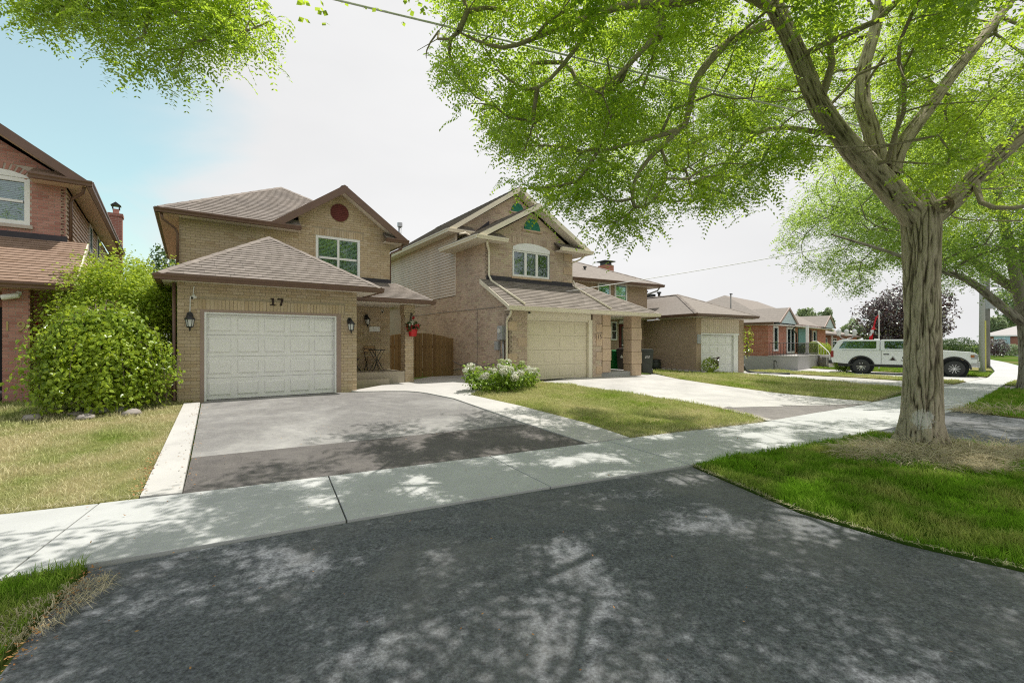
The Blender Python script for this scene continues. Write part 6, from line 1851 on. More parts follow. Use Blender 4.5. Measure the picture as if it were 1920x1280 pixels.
# --- the big honey locust on the verge
T1 = thing('street_tree', 'large honey locust with thick furrowed trunk forking over the near verge', 'tree', (0, 0, 0))
T1B = Vector((6.95, 7.80, 0))
wd = Wood()
tk = [(6.95, 7.80, -.05), (6.95, 7.80, .12), (6.95, 7.80, .4), (6.96, 7.80, 1.2), (6.95, 7.80, 2.4), (6.94, 7.80, 3.3), (6.93, 7.80, 3.95), (6.92, 7.80, 4.35)]
wd.limb(tk, [.42, .345, .295, .262, .25, .256, .275, .08], 176, .125, 1.7, 1)
def L(px, py, d): return unpx(px, py, d)
limbs = []
def main(pts, rs, n=28, relief=.13, seed=3): limbs.append(wd.limb(pts, rs, n, relief, 1.0, seed)[0])
main([(6.93, 7.80, 3.75), L(1660, 345, 7.75), L(1590, 270, 7.6), L(1535, 195, 7.4), L(1495, 100, 7.2), L(1448, 0, 7.0), L(1400, -140, 6.8), L(1330, -330, 6.5)], [.215, .19, .165, .145, .13, .12, .09, .045], 56, .14, 5)
main([L(1650, 315, 7.8), L(1635, 250, 7.9), L(1618, 190, 8.1), L(1622, 120, 8.4), L(1648, 20, 8.8), L(1660, -140, 9.2), L(1640, -330, 9.5)], [.15, .13, .115, .105, .095, .07, .035], 44, .12, 9)
main([L(1672, 330, 7.9), L(1690, 275, 8.0), L(1740, 205, 8.3), L(1790, 135, 8.6), L(1850, 60, 9.0), L(1915, -30, 9.4), L(2000, -200, 9.8)], [.13, .115, .105, .095, .08, .068, .035], 44, .12, 13)
main([(6.97, 7.80, 3.80), L(1778, 385, 7.75), L(1830, 330, 7.6), L(1920, 250, 7.4), L(2040, 150, 7.2), L(2200, 20, 6.9), L(2380, -150, 6.6)], [.19, .15, .13, .115, .10, .078, .04], 48, .13, 17)
# secondary boughs seen in front of the sky, plus an added unseen one
def bough(pts, rs): limbs.append(wd.limb(pts, rs, 9, .0, 1.0)[0])
bough([L(1440, 48, 7.1), L(1385, 68, 6.9), L(1345, 98, 6.8), L(1300, 160, 6.7), L(1285, 232, 6.6), L(1210, 262, 6.5), L(1120, 285, 6.4)], [.075, .065, .06, .05, .042, .03, .015])
bough([L(1470, 30, 7.1), L(1370, -20, 6.7), L(1260, 8, 6.4), L(1190, 8, 6.2), L(1120, 25, 6.1), L(1030, 60, 6.0), L(940, 90, 5.9), L(860, 60, 5.9)], [.085, .075, .065, .055, .045, .035, .024, .012])
bough([L(1240, 10, 6.35), L(1232, 60, 6.4), L(1190, 110, 6.3), L(1150, 150, 6.3), L(1090, 190, 6.2)], [.05, .04, .035, .025, .012])
bough([L(1120, 25, 6.1), L(1080, 90, 6.1), L(1030, 150, 6.0), L(985, 168, 6.0), L(930, 130, 6.0)], [.035, .03, .024, .018, .01])
bough([L(1285, 232, 6.6), L(1215, 300, 6.5), L(1190, 340, 6.5), L(1185, 372, 6.45), L(1140, 375, 6.4), L(1110, 345, 6.4)], [.04, .03, .026, .022, .016, .01])
bough([L(1535, 195, 7.4), L(1560, 120, 7.2), L(1552, 50, 7.0), L(1580, -60, 6.9)], [.07, .05, .04, .02])
bough([L(1600, 262, 7.6), L(1480, 240, 7.7), L(1420, 250, 7.8), L(1380, 290, 7.8), L(1350, 335, 7.8)], [.05, .04, .035, .028, .012])
bough([L(1690, 275, 8.0), L(1670, 360, 7.8), L(1682, 240, 7.7), L(1690, 160, 7.6)], [.03, .028, .024, .014])
bough([L(1830, 330, 7.6), L(1840, 380, 7.3), L(1900, 390, 7.0), L(2000, 370, 6.8)], [.05, .04, .03, .012])
bough([L(1448, 0, 7.0), (2.9, 5.7, 7.0), (1.2, 4.6, 7.0), (-.6, 3.6, 6.8), (-1.9, 3.0, 6.4)], [.06, .05, .04, .028, .012])  # added bough out of view, carrying the clusters that shade the asphalt
# pruned knot between the limbs
for q in range(3): wd.limb([(6.98, 7.46 + .02 * q, 3.98), (6.98, 7.38, 3.98)], [.13 - .045 * q, .12 - .045 * q], 14)
node = []
for P in limbs: node += P[len(P) // 5::4]
ALLOW = [(815, -1500), (832, 60), (825, 135), (870, 165), (895, 215), (915, 250), (955, 275), (985, 305), (945, 352), (1000, 392), (1060, 385), (1105, 440), (1150, 455), (1190, 440), (1250, 398), (1256, 340), (1235, 300), (1285, 312), (1288, 350), (1300, 402), (1392, 388), (1440, 330), (1500, 292), (1560, 312), (1640, 335), (1700, 370), (1770, 440), (1850, 455), (2600, 470), (2600, -1500)]
GAPS = [(1268, 355, 26), (1010, 120, 14), (1340, 40, 22), (890, 30, 16), (1290, 28, 20), (1180, 130, 16), (1420, 250, 16), (1600, 10, 22)]
def crown_points(n, c, r, seedshift, fn, shell=.35):
    out = []
    while len(out) < n:
        p = rng.normal(0, 1, (4000, 3)); p = norm(p) * (rng.uniform(shell ** 3, 1, (4000, 1)) ** (1 / 3))
        P = np.array(c) + p * np.array(r)
        out += [q for q in P[fn(P)]]
    return np.array(out[:n])
LIMBPX = []
for P_ in limbs[:4]:
    for p in P_[::4]:
        if p.y > 1: x_, y_ = proj(p); LIMBPX.append((x_, y_, p.y))
LIMBPX = np.array(LIMBPX)
def veil(P, extra=0):
    """True where foliage would hang in front of the great limbs"""
    Q = np.where(P[:, 1:2] > .5, P, np.array([0, 1, 99.])); px, py = pxs(Q); r = np.zeros(len(P), bool)
    for x_, y_, d_ in LIMBPX: r |= (np.hypot(px - x_, py - y_) < 125 / d_ * 2.6 + extra) & (P[:, 1] < d_ + .1)
    return r
def ok1(P):
    v = in_view(P); px, py = pxs(np.where(P[:, 1:2] > .5, P, np.array([0, 1, 99.])))
    a = inpoly(px, py + 14, ALLOW)
    for x, y, r in GAPS: a &= np.hypot(px - x, py - y) > r
    near = P[:, 1] < 4.9
    low = P[:, 2] > 3.9
    dens = np.array([mnoise.noise((p[0] * .85, p[1] * .85, p[2] * .5)) for p in P]) 
    dens = dens > np.where(v, .08, .17)  # thinner out of view, so larger sun patches reach the ground
    return np.where(v, a & ~near, P[:, 2] > 5.6) & low & dens & ~veil(P, 6) & (np.hypot(P[:, 0] - 6.9, P[:, 1] - 7.8) > .5)
def ok1b(P):      # hanging clusters that draw the lower edge of the crown
    px, py = pxs(P)
    a = inpoly(px, py + 8, ALLOW)
    for x, y, r in GAPS: a &= np.hypot(px - x, py - y) > r
    return a & in_view(P) & (P[:, 2] > 3.7)
# branch-end clusters
cl_all = crown_points(780, (5.0, 7.5, 6.7), (6.9, 5.2, 2.9), 0, ok1)
edge = []
while len(edge) < 330:
    px = rng.uniform(800, 1900, 400); py = rng.uniform(-40, 460, 400); d = rng.uniform(5.6, 7.6, 400)
    P = np.stack([(px - 960) / FPX * d, d, CAMH + (643 - py) / FPX * d], 1)
    edge += [q for q in P[ok1b(P)]]
bkf = []
while len(bkf) < 330:
    px = rng.uniform(1230, 1990, 400); py = rng.uniform(-70, 440, 400); d = rng.uniform(8.4, 12.0, 400)
    P = np.stack([(px - 960) / FPX * d, d, CAMH + (643 - py) / FPX * d], 1)
    bkf += [q for q in P[inpoly(px, py + 10, ALLOW) & (P[:, 2] < 9.2)]]
lowl = [(800, 60), (790, 140), (850, 165), (875, 215), (900, 250), (955, 275), (985, 305), (945, 352), (1000, 392), (1060, 385), (1105, 440), (1150, 455), (1190, 440), (1250, 398), (1256, 340), (1285, 350), (1300, 402), (1392, 388), (1440, 330), (1500, 292)]
tips = []
for (xa, ya), (xb, yb) in zip(lowl[:-1], lowl[1:]):
    for _ in range(max(2, int(math.hypot(xb - xa, yb - ya) / 13))):
        f = rng.uniform(); d = rng.uniform(6.0, 7.2); tips.append(tuple(unpx(xa + (xb - xa) * f + rng.normal(2, 7), ya + (yb - ya) * f - rng.uniform(16, 44), d)))
over = []  # unseen leaf clusters added above the frame to shade the foreground asphalt
while len(over) < 230:
    P = np.stack([rng.uniform(-3.2, 6.5, 500), rng.uniform(1.2, 6.8, 500), rng.uniform(5.7, 7.5, 500)], 1)
    pv = in_view(P); over += [q for q in P[~pv & (((P[:, 0] - 2.0) / 5.2) ** 2 + ((P[:, 1] - 4.2) / 3.2) ** 2 < 1)]]
cl_all = np.concatenate([cl_all, np.array(over[:230]), np.array(edge[:250]), np.array(bkf[:260]), np.array(tips)])
grow_twigs(wd, node, cl_all, .0065, .35, .07, .06)
t1w = wd.build('trunk', M['bark1'], T1)
def sub_sprays(cl, k, sig):
    return np.repeat(cl, k, 0) + rng.normal(0, 1, (len(cl) * k, 3)) * np.array(sig)
ss = sub_sprays(cl_all, 5, (.27, .27, .10))
m = in_view(ss)
px, py = pxs(np.where(ss[:, 1:2] > .5, ss, np.array([0, 1, 99.])))
keep = ~m | (inpoly(px, py + 6, ALLOW) & ~veil(ss, 4) & ~cable_clear(np.where(ss[:, 1:2] > .5, ss, np.array([0, 1, 99.])), 20) & (ss[:, 1] > 4.4))
ss = ss[keep]; m = m[keep]
QV = [spray_fronds(ss[m], 6, .22, .20, .31, 7, lw=.50, openings=.23), spray_fronds(ss[~m], 6, .26, .28, .40, 3, lw=.8, openings=.25)]
def strip_cable(Q):
    q = Q.reshape(-1, 4, 3); c = q.mean(1); c = np.where(c[:, 1:2] > .5, c, np.array([0, 1, 99.]))
    return q[~cable_clear(c, 5)].reshape(-1, 3)
QV[0] = strip_cable(QV[0])
LV = np.concatenate(QV, 0)
raw_mesh('crown', LV, quads(LV), M['leaf1'], T1)

# --- bough of a second honey locust that stands left of the camera
T3 = thing('street_tree', 'honey locust whose leafy bough hangs in from the upper left', 'tree', (0, 0, 0))
wd = Wood(); limbs = []
wd.limb([(-9.6, .2, -.05), (-9.6, .2, .3), (-9.5, .2, 2), (-9.4, .2, 3.6)], [.36, .30, .27, .26], 24, .13, 1, 31)
def bough3(pts, rs): limbs.append(wd.limb(pts, rs, 10, .0, 1.0)[0])
bough3([(-9.4, .2, 3.4), (-8.4, 1.6, 5.0), (-6.8, 3.3, 6.1), L(230, -90, 5.2), L(290, -20, 5.2), L(330, 22, 5.2), L(365, 60, 5.2)], [.2, .15, .11, .06, .035, .026, .012])
bough3([L(230, -90, 5.2), L(160, -20, 5.2), L(110, 30, 5.2)], [.04, .024, .01]); bough3([L(290, -20, 5.2), L(278, 30, 5.25), L(270, 68, 5.3), L(242, 82, 5.3)], [.03, .022, .018, .01])
bough3([L(290, -30, 5.2), L(380, -10, 5.1), L(410, 40, 5.1), L(450, 62, 5.1), L(505, 40, 5.1)], [.035, .026, .022, .016, .008])
bough3([(-9.4, .2, 3.4), (-9.9, .4, 5.5), (-10.2, .3, 7.5)], [.22, .16, .06])
node = []
for P in limbs: node += P[len(P) // 3::2]
ALLOW3 = [(-60, -700), (0, -20), (25, 22), (45, 60), (75, 78), (130, 60), (165, 58), (190, 105), (220, 138), (285, 145), (310, 165), (362, 168), (368, 120), (420, 115), (445, 122), (470, 105), (505, 103), (530, 52), (505, 20), (480, 0), (470, -700)]
e3 = []
while len(e3) < 150:
    px = rng.uniform(0, 535, 500); py = rng.uniform(-150, 165, 500); d = rng.uniform(4.9, 5.6, 500)
    a = inpoly(px, py + 18, ALLOW3)
    e3 += [q for q in np.stack([(px - 960) / FPX * d, d, CAMH + (643 - py) / FPX * d], 1)[a]]
e3 = np.array(e3[:150])
top3 = crown_points(60, (-8.8, .8, 7.2), (3.2, 2.6, 2.0), 0, lambda P: P[:, 2] > 5)
grow_twigs(wd, node, np.concatenate([e3, top3]), .005, .3, .05, .05)
wd.build('trunk', M['bark1'], T3)
s3 = sub_sprays(e3, 5, (.20, .2, .12)); px, py = pxs(s3); s3 = s3[inpoly(px, py + 10, ALLOW3)]
LV = np.concatenate([spray_fronds(s3, 5, .18, .16, .25, 7, .7, .48), spray_fronds(sub_sprays(top3, 4, (.4, .4, .25)), 4, .3, .26, .36, 3, lw=.55)])
raw_mesh('crown', LV, quads(LV), M['leaf1'], T3)

# --- the next street tree on the right
T2 = thing('street_tree', 'second honey locust at the right edge with a long low limb reaching left', 'tree', (0, 0, 0))
wd = Wood(); limbs = []
b0 = Vector((19.75, 17.65, 0))
wd.limb([(19.75, 17.65, -.05), (19.75, 17.65, .25), (19.72, 17.65, 1.2), (19.65, 17.65, 2.3), (19.55, 17.65, 3.2), (19.5, 17.6, 4.2)], [.31, .25, .21, .20, .20, .17], 44, .12, .8, 41)
def bough2(pts, rs, n=12): limbs.append(wd.limb(pts, rs, n, .06 if n > 12 else 0, .5, 43)[0])
bough2([(19.6, 17.65, 2.5), L(1868, 566, 17.3), L(1830, 535, 16.9), L(1795, 517, 16.5), L(1740, 500, 15.8), L(1660, 470, 15.0), L(1560, 440, 14.2)], [.17, .145, .12, .10, .08, .05, .025], 20)
bough2([(19.55, 17.65, 3.2), L(1890, 450, 17.0), L(1860, 340, 16.5), L(1800, 220, 15.8), L(1700, 120, 15)], [.20, .16, .12, .08, .04])
bough2([(19.5, 17.6, 4.0), (20.2, 17.8, 6), (21, 18.2, 8), (21.5, 18.5, 10)], [.2, .16, .1, .05]); bough2([(19.5, 17.6, 3.6), (17.6, 18.5, 5.6), (15.6, 19.5, 7.0), (13.5, 20, 7.8)], [.17, .13, .09, .04])
bough2([(19.5, 17.6, 4.2), (18.0, 16.0, 6.5), (16.0, 14.5, 8.2), (14, 13.5, 9)], [.18, .13, .09, .04])
node = []
for P in limbs: node += P[len(P) // 4::2]
ALLOW2 = [(1455, 530), (1452, 490), (1462, 440), (1500, 375), (1535, 300), (1535, -900), (2700, -900), (2700, 520), (1920, 560), (1870, 545), (1830, 520), (1800, 548), (1760, 545), (1700, 500), (1640, 505), (1612, 590), (1585, 578), (1560, 545), (1520, 555), (1480, 545)]
def ok2(P):
    v = in_view(P); px, py = pxs(np.where(P[:, 1:2] > .5, P, np.array([0, 1, 99.])))
    dens = np.array([mnoise.noise((p[0] * .55 + 9, p[1] * .55, p[2] * .8)) for p in P]) > -.12
    return np.where(v, inpoly(px, py + 10, ALLOW2), P[:, 2] > 4.5) & dens & (P[:, 1] > 9.5)
c2 = crown_points(800, (17.6, 17.4, 6.9), (7.0, 5.8, 3.7), 0, ok2, .2)
grow_twigs(wd, node, c2, .008, .5, .1, .08)
wd.build('trunk', M['bark2'], T2)
s2 = sub_sprays(c2, 5, (.42, .42, .2)); px, py = pxs(s2); v = in_view(s2); s2 = s2[~v | inpoly(px, py + 5, ALLOW2)]; v = in_view(s2)
LV = np.concatenate([spray_fronds(s2[v], 7, .36, .24, .36, 4, lw=.7), spray_fronds(s2[~v], 4, .36, .3, .42, 2, lw=.7)])
raw_mesh('crown', LV, quads(LV), M['leaf2'], T2)

# --- broadleaved background trees
def leaf_cloud(P, size, out=None, flat=.5):
    n = len(P); d = norm(rng.normal(0, 1, (n, 3)) + (out if out is not None else 0)); a = norm(np.cross(d, rng.normal(0, 1, (n, 3)))); b = np.cross(d, a)
    s = (size * rng.uniform(.7, 1.3, n))[:, None]
    return np.stack([P - a * s, P - b * s * flat, P + a * s, P + b * s * flat], 1).reshape(-1, 3)
def broad_tree(x, y, hgt, rad, label, mat, nl, size, trunk=.16, z0=1.5, lobes=26, cat='tree', group=None, bark='bark2', name='street_tree'):
    o = thing(name, label, cat, (x, y, 0), 0, group)
    w = Wood(); top = hgt * .62
    w.limb([(0, 0, -.1), (0, 0, .4), (.05, 0, z0), (0, .1, top)], [trunk * 1.4, trunk, trunk * .8, trunk * .35], 12)
    cz = (hgt + z0) / 2; rz = (hgt - z0) / 2
    C = norm(rng.normal(0, 1, (lobes, 3))) * (rng.uniform(.25, 1, (lobes, 1)) ** .5) * np.array([rad * .78, rad * .78, rz * .78]) + np.array([0, 0, cz])
    for c in C: tube_raw(w, [Vector((0, 0, min(top, max(z0 * .8, c[2] * .6)))), Vector(c * np.array([.5, .5, 1]) * .85 + np.array([0, 0, .1])), Vector(c)], [trunk * .4, trunk * .2, trunk * .07], 5)
    w.build('trunk', M[bark], o)
    k = nl // lobes; P = []; Nn = []
    for c in C:
        r_ = rng.uniform(.28, .46); q = norm(rng.normal(0, 1, (k, 3))); P.append(c + q * (rng.uniform(.3, 1, (k, 1)) ** .4) * np.array([rad, rad, rz * .9]) * r_); Nn.append(q)
    P = np.concatenate(P); Nn = np.concatenate(Nn)
    V = leaf_cloud(P, size, Nn * .9 + np.array([0, 0, .4])); raw_mesh('crown', V, quads(V), mat, o)
    return o
broad_tree(39.0, 45.5, 7.9, 4.0, 'dark purple leaved tree behind the white truck', M['leafpurple'], 21000, .13, .2, .8, 70)
broad_tree(-19.2, 26.5, 7.9, 2.4, 'dark green tree behind the chimney between houses 19 and 17', M['leafdark'], 7000, .10, .2, 1.5, 34)
broad_tree(-16.4, 23.5, 6.3, 1.9, 'lower dark green tree beside the eave of house 17', M['leafdark'], 4500, .09, .15, 1.2, 26)
k = 0
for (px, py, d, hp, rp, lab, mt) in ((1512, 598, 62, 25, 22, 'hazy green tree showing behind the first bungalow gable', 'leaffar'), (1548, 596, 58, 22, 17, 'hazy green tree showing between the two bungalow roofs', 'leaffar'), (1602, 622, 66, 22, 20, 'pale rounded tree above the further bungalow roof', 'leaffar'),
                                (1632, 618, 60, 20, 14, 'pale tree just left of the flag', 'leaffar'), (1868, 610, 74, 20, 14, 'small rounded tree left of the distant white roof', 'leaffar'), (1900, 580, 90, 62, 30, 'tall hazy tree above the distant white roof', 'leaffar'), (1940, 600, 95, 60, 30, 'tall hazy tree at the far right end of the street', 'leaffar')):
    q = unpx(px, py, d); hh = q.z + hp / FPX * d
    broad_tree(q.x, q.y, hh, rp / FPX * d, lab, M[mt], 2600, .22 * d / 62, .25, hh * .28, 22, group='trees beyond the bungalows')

# ------------------------------------------------------------------ shrubs
def leafy_quads(P, size, nrm, droop=.4):
    """broad leaves: each a folded pair of quads sharing the midrib"""
    n = len(P); d = norm(np.cross(nrm, rng.normal(0, 1, (n, 3)))); d[:, 2] -= droop; d = norm(d)
    w = norm(np.cross(d, nrm + rng.normal(0, .3, (n, 3)))); nn = norm(np.cross(w, d))
    s = (size * rng.uniform(.65, 1.3, n))[:, None]
    base = P; tip = P + d * s * 1.25 - nn * s * .15; m1 = P + d * s * .38 + w * s * .46 - nn * s * .10; m2 = P + d * s * .38 - w * s * .46 - nn * s * .10; mm = P + d * s * .62
    return np.stack([base, m1, tip, mm, base, mm, tip, m2], 1).reshape(-1, 3)
# weeping mulberry: curtains of broad leaves
MU = thing('weeping_mulberry', 'weeping mulberry with a curtain of broad leaves at the front of the dry lawn', 'bush', (0, 0, 0))
mc = np.array((-8.55, 9.55, .0)); mzg = tz(-8.55, 9.55)
w = Wood(); w.limb([tuple(mc + [0, 0, mzg - .05]), tuple(mc + [.05, .05, .6]), tuple(mc + [0, 0, 1.25])], [.09, .075, .07], 10)
P = []; NR = []
for i in range(760):
    a = rng.uniform(0, 2 * math.pi); el = rng.uniform(.0, 1) ** .8
    lump = 1 + .22 * mnoise.noise((math.cos(a) * 1.7, math.sin(a) * 1.7, el * 2.2))
    r0 = .90 * lump * (1 + .15 * math.sin(3 * a + 1)) * (.40 + .60 * el) * rng.uniform(.8, 1.08)
    zt = (1.98 + .25 * mnoise.noise((math.cos(a) * 2.4 * el, math.sin(a) * 2.4 * el, 5))) - .62 * el ** 1.6 + rng.normal(0, .08); zb_ = rng.uniform(.02, .75) if el > .45 else zt - .45
    L_ = max(.25, zt - zb_); n = int(L_ / .030)
    f = np.linspace(0, 1, n)
    x = mc[0] + math.cos(a) * r0 * (.86 + .22 * np.sqrt(f)) * 1.10; y = mc[1] + math.sin(a) * r0 * (.86 + .22 * np.sqrt(f)); z = mzg + zt - L_ * f ** 1.1
    if i % 6 == 0: tube_raw(w, [Vector(tuple(mc + [0, 0, 1.2 + mzg])), Vector((mc[0] + math.cos(a) * r0 * .5, mc[1] + math.sin(a) * r0 * .5, mzg + zt + .1))] + [Vector((x[j], y[j], z[j])) for j in range(0, n, max(1, n // 4))], [.014, .01] + [.005] * len(range(0, n, max(1, n // 4))), 4)
    p = np.stack([x, y, z], 1) + rng.normal(0, .075, (n, 3)); P.append(p); NR.append(np.stack([np.full(n, math.cos(a)), np.full(n, math.sin(a)), np.full(n, .75)], 1) + rng.normal(0, .45, (n, 3)))
w.build('trunk', M['twig'], MU)
P = np.concatenate(P); NR = norm(np.concatenate(NR))
V = leafy_quads(P, .072, NR, .55).reshape(-1, 8, 3)
# the 300 leaves that show largest are leaves of their own
cen = V.mean(1); dd = np.linalg.norm(cen - np.array([0, 0, CAMH]), axis=1); fac = np.abs((NR * norm(np.array([0, 0, CAMH]) - cen)).sum(1))
outer = np.hypot(cen[:, 0] - mc[0], cen[:, 1] - mc[1]); toward = ((cen - mc) * norm(np.array([-mc]) * [1, 1, 0])).sum(1)
sc = fac / dd ** 2 * (toward > .5) * (outer > .8)
ordr = np.argsort(-sc)
big = set(ordr[:300].tolist()); rest = np.array([i for i in range(len(V)) if i not in big])
for i in ordr[:300]:
    me = bpy.data.meshes.new('leaf'); o0 = V[i][0]
    me.from_pydata([tuple(q - o0) for q in V[i]], [], [(0, 1, 2, 3), (4, 5, 6, 7)]); me.materials.append(M['leafmul'])
    o = bpy.data.objects.new('leaf', me); COL.objects.link(o); o.parent = MU; o.location = tuple(o0)
VR = V[rest].reshape(-1, 3); raw_mesh('foliage', VR, quads(VR), M['leafmul'], MU)['kind'] = 'stuff'
# bright upright shrub behind it
BS = thing('bright_shrub', 'tall bright green fine-leaved shrub behind the weeping mulberry', 'bush', (0, 0, 0))
bc = np.array((-9.75, 11.65, 0)); bz = tz(-9.75, 11.65)
w = Wood(); P = []; NR = []
for i in range(520):
    a = rng.uniform(0, 2 * math.pi); u_ = rng.uniform(-.35, 1); r_ = math.sqrt(1 - min(1, max(0, u_)) ** 2)
    q = bc + np.array([math.cos(a) * r_ * 1.5 * (1 + .12 * math.sin(5 * a)), math.sin(a) * r_ * 1.25, bz + 1.9 + u_ * 1.5]) * 1.0
    q = q + np.array([0, 0, .12 * math.sin(4 * a)]); rr = rng.uniform(.8, 1.0); q = bc + (q - bc) * rr
    st = Vector((bc[0] + rng.normal(0, .15), bc[1] + rng.normal(0, .15), bz)); md = st.lerp(Vector(tuple(q)), .5) + Vector((0, 0, .25))
    if i % 5 == 0: tube_raw(w, [st, md, Vector(tuple(q))], [.014, .009, .004], 4)
    n = 62; dd_ = norm(np.array(q - (bc + [0, 0, .9]))); t_ = rng.uniform(-.25, .35, (n, 1))
    p = q + dd_ * t_ + rng.normal(0, .11, (n, 3)); P.append(p); NR.append(dd_ * .6 + np.array([0, 0, .7]) + rng.normal(0, .5, (n, 3)))
w.build('stems', M['twig'], BS)
P = np.concatenate(P); NR = norm(np.concatenate(NR)); V = leafy_quads(P, .058, NR, .2)
raw_mesh('foliage', V, quads(V), M['leafbush'], BS)
# hydrangea
HY = thing('hydrangea_bush', 'low hydrangea bush with many white flower heads at the lawn corner', 'bush', (0, 0, 0))
hc = np.array((-.25, 13.75, tz(-.25, 13.75)))
w = Wood(); P = []; NR = []; heads = []
hdir = np.array([.64, .77, 0]); hper = np.array([-.77, .64, 0])
for i in range(92):
    a = rng.uniform(-1, 1); b_ = rng.uniform(-1, 1)
    if a * a + b_ * b_ > 1: continue
    hh = (.80 - .30 * (a * a + b_ * b_)) * (1 - .10 * a) * rng.uniform(.55, 1.05)
    q = hc + hdir * a * 1.5 + hper * b_ * .75 + np.array([0, 0, max(.15, hh)])
    st = Vector(tuple(hc + hdir * a * .9 + hper * b_ * .4)); tube_raw(w, [st, st.lerp(Vector(tuple(q)), .6), Vector(tuple(q))], [.008, .007, .005], 4)
    n = 42; t_ = rng.uniform(.25, 1, (n, 1)); p = np.array(st) + (q - np.array(st)) * t_ + rng.normal(0, .10, (n, 3)); P.append(p); NR.append(rng.normal(0, .55, (n, 3)) + np.array([0, 0, .9]))
    (heads.append((q + np.array([0, 0, .05]), rng.uniform(.085, .15))) if i % 5 < 3 else None)
w.build('stems', M['leafdark'], HY)
P = np.concatenate(P); P[:, 2] = np.maximum(P[:, 2], hc[2] + .04); NR = norm(np.concatenate(NR)); V = leafy_quads(P, .085, NR, .3); raw_mesh('foliage', V, quads(V), M['leafhyd'], HY)
hv = []
for vtype in range(3):
    V = []; F = []; petals((0, 0, 0), .9, 150, .20, V, F, .5)
    me = bpy.data.meshes.new('flower_head'); me.from_pydata([tuple(v) for v in V], [], F); me.materials.append(M['whiteflower'] if vtype < 2 else M['limeflower']); hv.append(me)
for i, (q, r_) in enumerate(heads):
    o = bpy.data.objects.new('flower_head', hv[0 if i % 5 else 2]); COL.objects.link(o); o.parent = HY; o.location = tuple(q); o.scale = (r_, r_, r_ * .8); o.rotation_euler = (0, 0, rng.uniform(0, 6))
# hedge and bushes by the bungalow, small plants
def round_bush(x, y, z0, rx, ry, rz, label, mat, n=1500, size=.05, cat='bush', name='round_bush', group=None):
    o = thing(name, label, cat, (x, y, z0), 0, group)
    w = Wood()
    for i in range(7): tube_raw(w, [Vector((0, 0, -.02)), Vector((rng.normal(0, rx * .3), rng.normal(0, ry * .3), rz))], [.02, .008], 4)
    w.build('stems', M['twig'], o)
    q = norm(rng.normal(0, 1, (n, 3))); lump = 1 + .16 * np.sin(q[:, 0] * 6 + x) * np.sin(q[:, 1] * 5 + y)
    P = q * (rng.uniform(.55, 1, (n, 1)) ** .5) * lump[:, None] * np.array([rx, ry, rz]) + np.array([0, 0, rz]); P[:, 2] = np.maximum(P[:, 2], .02)
    V = leafy_quads(P, size, norm(q + np.array([0, 0, .5]) + rng.normal(0, .4, (n, 3))), .2); raw_mesh('foliage', V, quads(V), mat, o)
    return o
q = hB(5.0, -.9, .93); round_bush(q.x, q.y, .93, .33, .33, .42, 'dark clipped bush on the bungalow porch', M['leafdark'], 1200, .045)
q = hB(6.4, -1.4, 0); round_bush(q.x, q.y, .75, 1.1, .6, .55, 'feathery pale hedge along the porch of the bungalow', M['leafbush'], 3800, .06, 'hedge', 'hedge')
q = Vector((20.6, 28.4, 0)); round_bush(q.x - .1, q.y, 0, .65, .5, .45, 'leafy flowering plant right of the bungalow steps', M['leafhyd'], 1500, .07, 'plant')
q = h13(.1, -.45, 0); hp_ = round_bush(q.x, q.y, tz(q.x, q.y), .42, .36, .42, 'small bush with reddish tips beside the far garage door', M['leafbush'], 1100, .05)
V = []; F = []
for _ in range(40): petals((rng.uniform(.0, .45), rng.uniform(-.3, .2), rng.uniform(.35, .85)), .04, 4, .045, V, F, .2)
raw_mesh('reddish_tips', V, F, M['leafpurple'], hp_)['kind'] = 'stuff'
q = h13(3.75, -.1, 0); cv = round_bush(q.x, q.y, .9, .30, .3, 1.0, 'thin yellow green climber at the corner of the far garage', M['leafbush'], 160, .09, 'plant', 'climber')
for (bx, by, r_, hz_, lab, mt) in ((41.5, 47.5, 2.3, 1.0, 'low purple shrub under the purple tree right of the trunk', 'leafpurple'), (45.5, 48.5, 2.2, 1.1, 'dull green hedge bush beside the concrete utility pole', 'leafdark'), (37.0, 47.0, 2.2, .9, 'dark green hedge bush behind the truck canopy', 'leafdark'), (49.5, 51.0, 2.4, 1.2, 'dark green bush just right of the utility poles', 'leafdark')):
    round_bush(bx, by, 0, r_, r_ * .8, hz_, lab, M[mt], 2600, .14)
round_bush(71.5, 66.0, 0, 2.2, 1.2, .8, 'clipped hedge in front of the distant white roofed bungalow', M['leaffar'], 1400, .16)
round_bush(63.6, 60.5, 0, 1.3, 1.5, 1.2, 'dull purple bush left of the distant blue entrance', M['leafpurple'], 1400, .16)
# potted plants at house 19
q = h19(.05, -2.15, 0); zq = tz(q.x, q.y)
pt = thing('potted_plant', 'pale feathery plant in a dark square pot by the red brick pillar', 'potted plant', (q.x, q.y, zq), .3)
b = MB(); b.add([(-.14, -.14, 0), (.14, -.14, 0), (.14, .14, 0), (-.14, .14, 0), (-.19, -.19, .42), (.19, -.19, .42), (.19, .19, .42), (-.19, .19, .42)], [(0, 3, 2, 1), (4, 5, 6, 7), (0, 1, 5, 4), (1, 2, 6, 5), (2, 3, 7, 6), (3, 0, 4, 7)]); b.build('pot', M['black'], pt, bevel=.01)
P = np.array([0, 0, .6]) + rng.normal(0, 1, (420, 3)) * np.array([.14, .14, .16]); V = leafy_quads(P, .07, norm(rng.normal(0, 1, (420, 3)) + [0, 0, .5]), .1); raw_mesh('foliage', V, quads(V), M['leafbush'], pt)
q = h19(-.12, -1.30, 2.05)
rb = thing('hanging_basket', 'small basket of red blooms hanging beside the red brick pillar', 'flower basket', q, 0)
V = []; F = []
